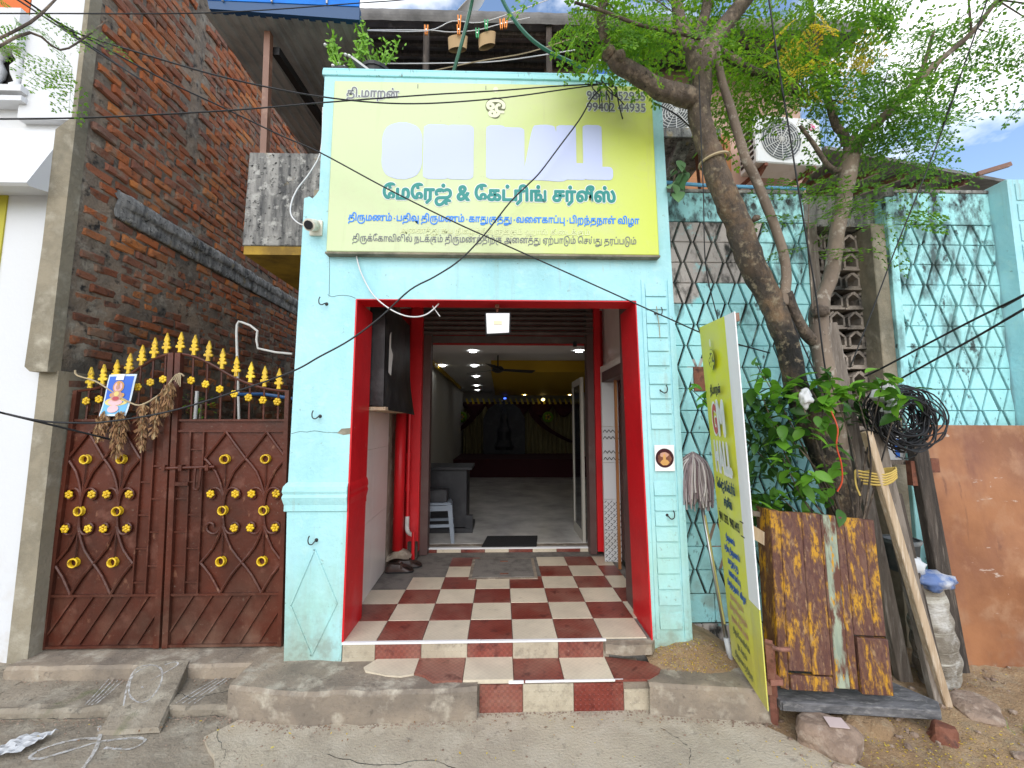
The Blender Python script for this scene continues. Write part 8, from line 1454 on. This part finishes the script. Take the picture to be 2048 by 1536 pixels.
# ================================================================ GROUND LITTER, CHALK, SMALL THINGS
def chalk(nm, paths, label, w=.009, zf=None):
    m = MB()
    for pts in paths:
        P_, _ = smooth([Vector((x, y, 0)) for x, y in pts], [0] * len(pts), 6); L_ = []
        for i, p in enumerate(P_):
            d = P_[min(i + 1, len(P_) - 1)] - P_[max(i - 1, 0)]; s = Vector((-d.y, d.x, 0)).normalized() * w * (.6 + .5 * random.random()); z = zf(p.x, p.y); L_ += [(p.x + s.x, p.y + s.y, z), (p.x - s.x, p.y - s.y, z)]
        m.add(L_, [(2 * i, 2 * i + 1, 2 * i + 3, 2 * i + 2) for i in range(len(P_) - 1)])
    return tag(obj(nm, m, M['kolam'], recalc=False), label, 'chalk drawing')
rz = lambda x, y: .012 + (y - 2.55) / .433 * .130 + .003
chalk('chalk_drawing', [[(-2.30, 2.94), (-2.34, 2.88), (-2.26, 2.76), (-2.15, 2.70), (-2.10, 2.72), (-2.12, 2.82), (-2.20, 2.92), (-2.30, 2.95), (-2.36, 2.92), (-2.32, 2.82), (-2.22, 2.68)], [(-2.20, 2.95), (-2.15, 2.97), (-2.12, 2.94), (-2.2, 2.84)], [(-2.22, 2.80), (-2.20, 2.79)]], 'white chalk eye-shaped drawing on the gate ramp', .0055, rz)
zs = lambda x, y: .049 + .015 * nn(x, y, 6, 16)
chalk('chalk_drawing', [[(-2.46 - .03 * i, 2.95), (-2.40 - .02 * i, 2.70)] for i in range(4)], 'parallel white chalk strokes left of the gate ramp', .0045, zs); chalk('chalk_drawing', [[(-1.86 + .03 * i, 2.95), (-1.93 + .035 * i, 2.70)] for i in range(4)], 'parallel white chalk strokes right of the gate ramp', .0045, zs)
zg = lambda x, y: -.007 + .016 * nn(x, y, 3)
chalk('chalk_drawing', [[(-2.28, 2.60), (-2.20, 2.52), (-2.12, 2.40), (-2.06, 2.26), (-2.00, 2.14)], [(-2.18, 2.50), (-2.30, 2.50), (-2.42, 2.46), (-2.44, 2.40), (-2.36, 2.38), (-2.24, 2.43), (-2.16, 2.48), (-2.02, 2.52), (-1.94, 2.50), (-1.96, 2.44), (-2.10, 2.44)], [(-2.03, 2.26), (-2.16, 2.27), (-2.3, 2.22), (-2.4, 2.14)], [(-2.03, 2.26), (-1.92, 2.26), (-1.84, 2.28)], [(-2.05, 2.22), (-2.2, 2.12), (-2.35, 2.02)]], 'white chalk swirl on the old concrete at the lower left', .009, zg)
pc = thing('paper_scrap', 'crumpled white scrap lying at the lower left corner', 'scrap', (-2.55, 2.43, 0)); obj('sheet', MB().grid(lambda u, v: (-2.66 + .16 * u + .05 * v, 2.36 + .16 * v + .03 * u, .012 + .02 * abs(nn(u * 3, v * 3, 1.7, 3)) + .015 * nn(u * 7, v * 7, 1, 2)), 10, 10), M['plasticwhite'], pc, recalc=False)
rr = random.Random(31)
def scatter(n, fn, key, nm, label, size, cat):
    m = MB()
    for i in range(n):
        x, y, z = fn(); a = rr.uniform(0, 6.28); l = size * rr.uniform(.5, 1.3); d = Vector((math.cos(a), math.sin(a), rr.uniform(-.2, .3))) * l; s = Vector((-math.sin(a), math.cos(a), rr.uniform(-.3, .3))) * l * .4; p = Vector((x, y, z)); m.add([p - d * .5, p + s * .5, p + d * .5, p - s * .5 + Vector((0, 0, .002))], [(0, 1, 2, 3)])
    return stuff(obj(nm, m, M[key], recalc=False), label, cat)
def fp():
    k = rr.random()
    if k < .36:
        x, y = 1.02 + abs(rr.gauss(0, .25)), rr.uniform(2.66, 2.92); return x, y, dirt_h(x, y) + .006
    if k < .90:
        x, y = rr.gauss(2.15, .33), rr.gauss(2.22, .14); return x, y, max(0, dirt_h(x, y)) + .008
    x, y = rr.uniform(2.4, 3.6), rr.uniform(2.1, 2.85); return x, y, dirt_h(x, y) + .008
scatter(1250, fp, 'leafyellow', 'fallen_petals', 'scattered fallen yellow petals on the dirt', .013, 'petals')
scatter(120, lambda: (rr.uniform(-2.9, 1.5), 2.62 - abs(rr.gauss(0, .12)), .008), 'dryleaf', 'leaf_litter', 'brown dry leaf crumbs along the foot of the steps', .016, 'litter')
scatter(46, lambda: (rr.uniform(-2.9, 1.3), rr.uniform(2.1, 2.64), .016), 'leafyellow', 'fallen_petals', 'few stray yellow petals on the concrete', .018, 'petals')
pb = MB()
for i in range(260):
    x, y = rr.uniform(1.55, 4.2), rr.uniform(1.9, 2.95); r = rr.choice((.005, .008, .012, .012, .02)); pb.blob((x, y, max(0, dirt_h(x, y)) + r * .3), (r * rr.uniform(.8, 1.5), r, r * .6), i, .5, 1)
for i in range(90):
    x, y = rr.uniform(1.02, 1.5), rr.uniform(2.6, 2.9); r = rr.uniform(.004, .010); pb.blob((x, y, dirt_h(x, y) + r * .3), (r * rr.uniform(.8, 1.5), r, r * .6), i, .5, 1)
for i in range(170):
    x, y = rr.uniform(-2.6, 1.6), rr.uniform(1.9, 2.62); r = rr.choice((.002, .003, .003, .004, .006)); pb.blob((x, y, r * .4), (r * 1.3, r, r * .6), i, .5, 1)
for i in range(700):                                  # grit_line: crumbs gathered along the foot of steps and kerb
    x = rr.uniform(-1.6, 1.6); y = (2.57 + .16 * max(0, (-x - 1.25)) ** .7 + .05 * max(0, x + .5) if x < -.14 else 2.645 if x < .9 else 2.60 - .13 * (x - .9)) - abs(rr.gauss(0, .022)) - .004
    r = rr.choice((.002, .002, .003, .004, .005)); pb.blob((x, y, r * .4), (r * 1.3, r, r * .7), i, .5, 0)
for i in range(500):
    x = rr.uniform(-3.1, -1.45); y = rr.choice((2.945, 2.66, 2.66)) - abs(rr.gauss(0, .03)); r = rr.choice((.002, .003, .003, .005)); pb.blob((x, y, (.05 if y > 2.72 else .0) + r * .3), (r * 1.3, r, r * .7), i, .5, 0)
for i in range(900):
    x, y = rr.uniform(1.6, 4.2), rr.uniform(1.9, 2.95); r = rr.choice((.002, .003, .004)); pb.blob((x, y, max(0, dirt_h(x, y)) + r * .3), (r * 1.3, r, r * .7), i, .5, 0)
stuff(obj('pebbles', pb, M['stone']), 'loose pebbles and crumbs on the ground', 'pebbles')
for i, (x, y, r) in enumerate(((2.1, 2.02, .05), (2.9, 2.35, .04), (3.3, 2.5, .06), (1.68, 2.2, .03), (2.62, 2.2, .035))): rock(('flat grey stone chip in front of the large stone', 'small stone on the dirt below the sack', 'stone at the foot of the brown metal sheet', 'small stone near the rusty sign leg', 'small stone right of the brick coloured stone')[i], (x, y, max(0, dirt_h(x, y)) + r * .2), (r, r * .7, r * .45), i + 20)
gt = thing('grass_tuft', 'small green grass tuft on the dirt by the flat stone', 'grass', (2.95, 2.3, .05)); gm = MB()
for i in range(70):
    x, y = 2.95 + rr.gauss(0, .07), 2.34 + rr.gauss(0, .035); z = dirt_h(x, y); d = Vector((rr.gauss(0, .02), rr.gauss(0, .02), rr.uniform(.02, .05))); gm.add([(x - .002, y, z), (x + .002, y, z), Vector((x, y, z)) + d], [(0, 1, 2)])
stuff(obj('blades', gm, M['leaf'], gt, recalc=False))

# cracks in the concrete
for nm, z, pts in (('road_crack', .0015, [(-.9, 2.35), (-.6, 2.28), (-.35, 2.30), (-.1, 2.2), (.1, 2.22)]), ('road_crack', .0015, [(.9, 2.5), (1.0, 2.35), (.95, 2.2), (1.1, 2.0)]), ('pavement_crack', .052, [(-2.0, 2.80), (-1.85, 2.75), (-1.72, 2.80), (-1.58, 2.79), (-1.45, 2.74)]), ('pavement_crack', .003, [(-1.62, 2.62), (-1.55, 2.5), (-1.42, 2.36), (-1.40, 2.28), (-1.3, 2.1)]), ('pavement_crack', .004, [(-2.9, 2.66), (-2.5, 2.655), (-2.2, 2.66), (-1.9, 2.65), (-1.62, 2.655)])):
    P_, _ = smooth([Vector((x, y, 0)) for x, y in pts], [0] * len(pts), 8); L_ = []
    for i, p in enumerate(P_):
        w = .0019 * (.4 + random.random()); p = p + Vector((random.uniform(-.006, .006), random.uniform(-.008, .008), 0)); L_ += [(p.x, p.y + w, z), (p.x, p.y - w, z)]
    struct(obj(nm, MB().add(L_, [(2 * i, 2 * i + 1, 2 * i + 3, 2 * i + 2) for i in range(len(P_) - 1)]), M['joint'], recalc=False))
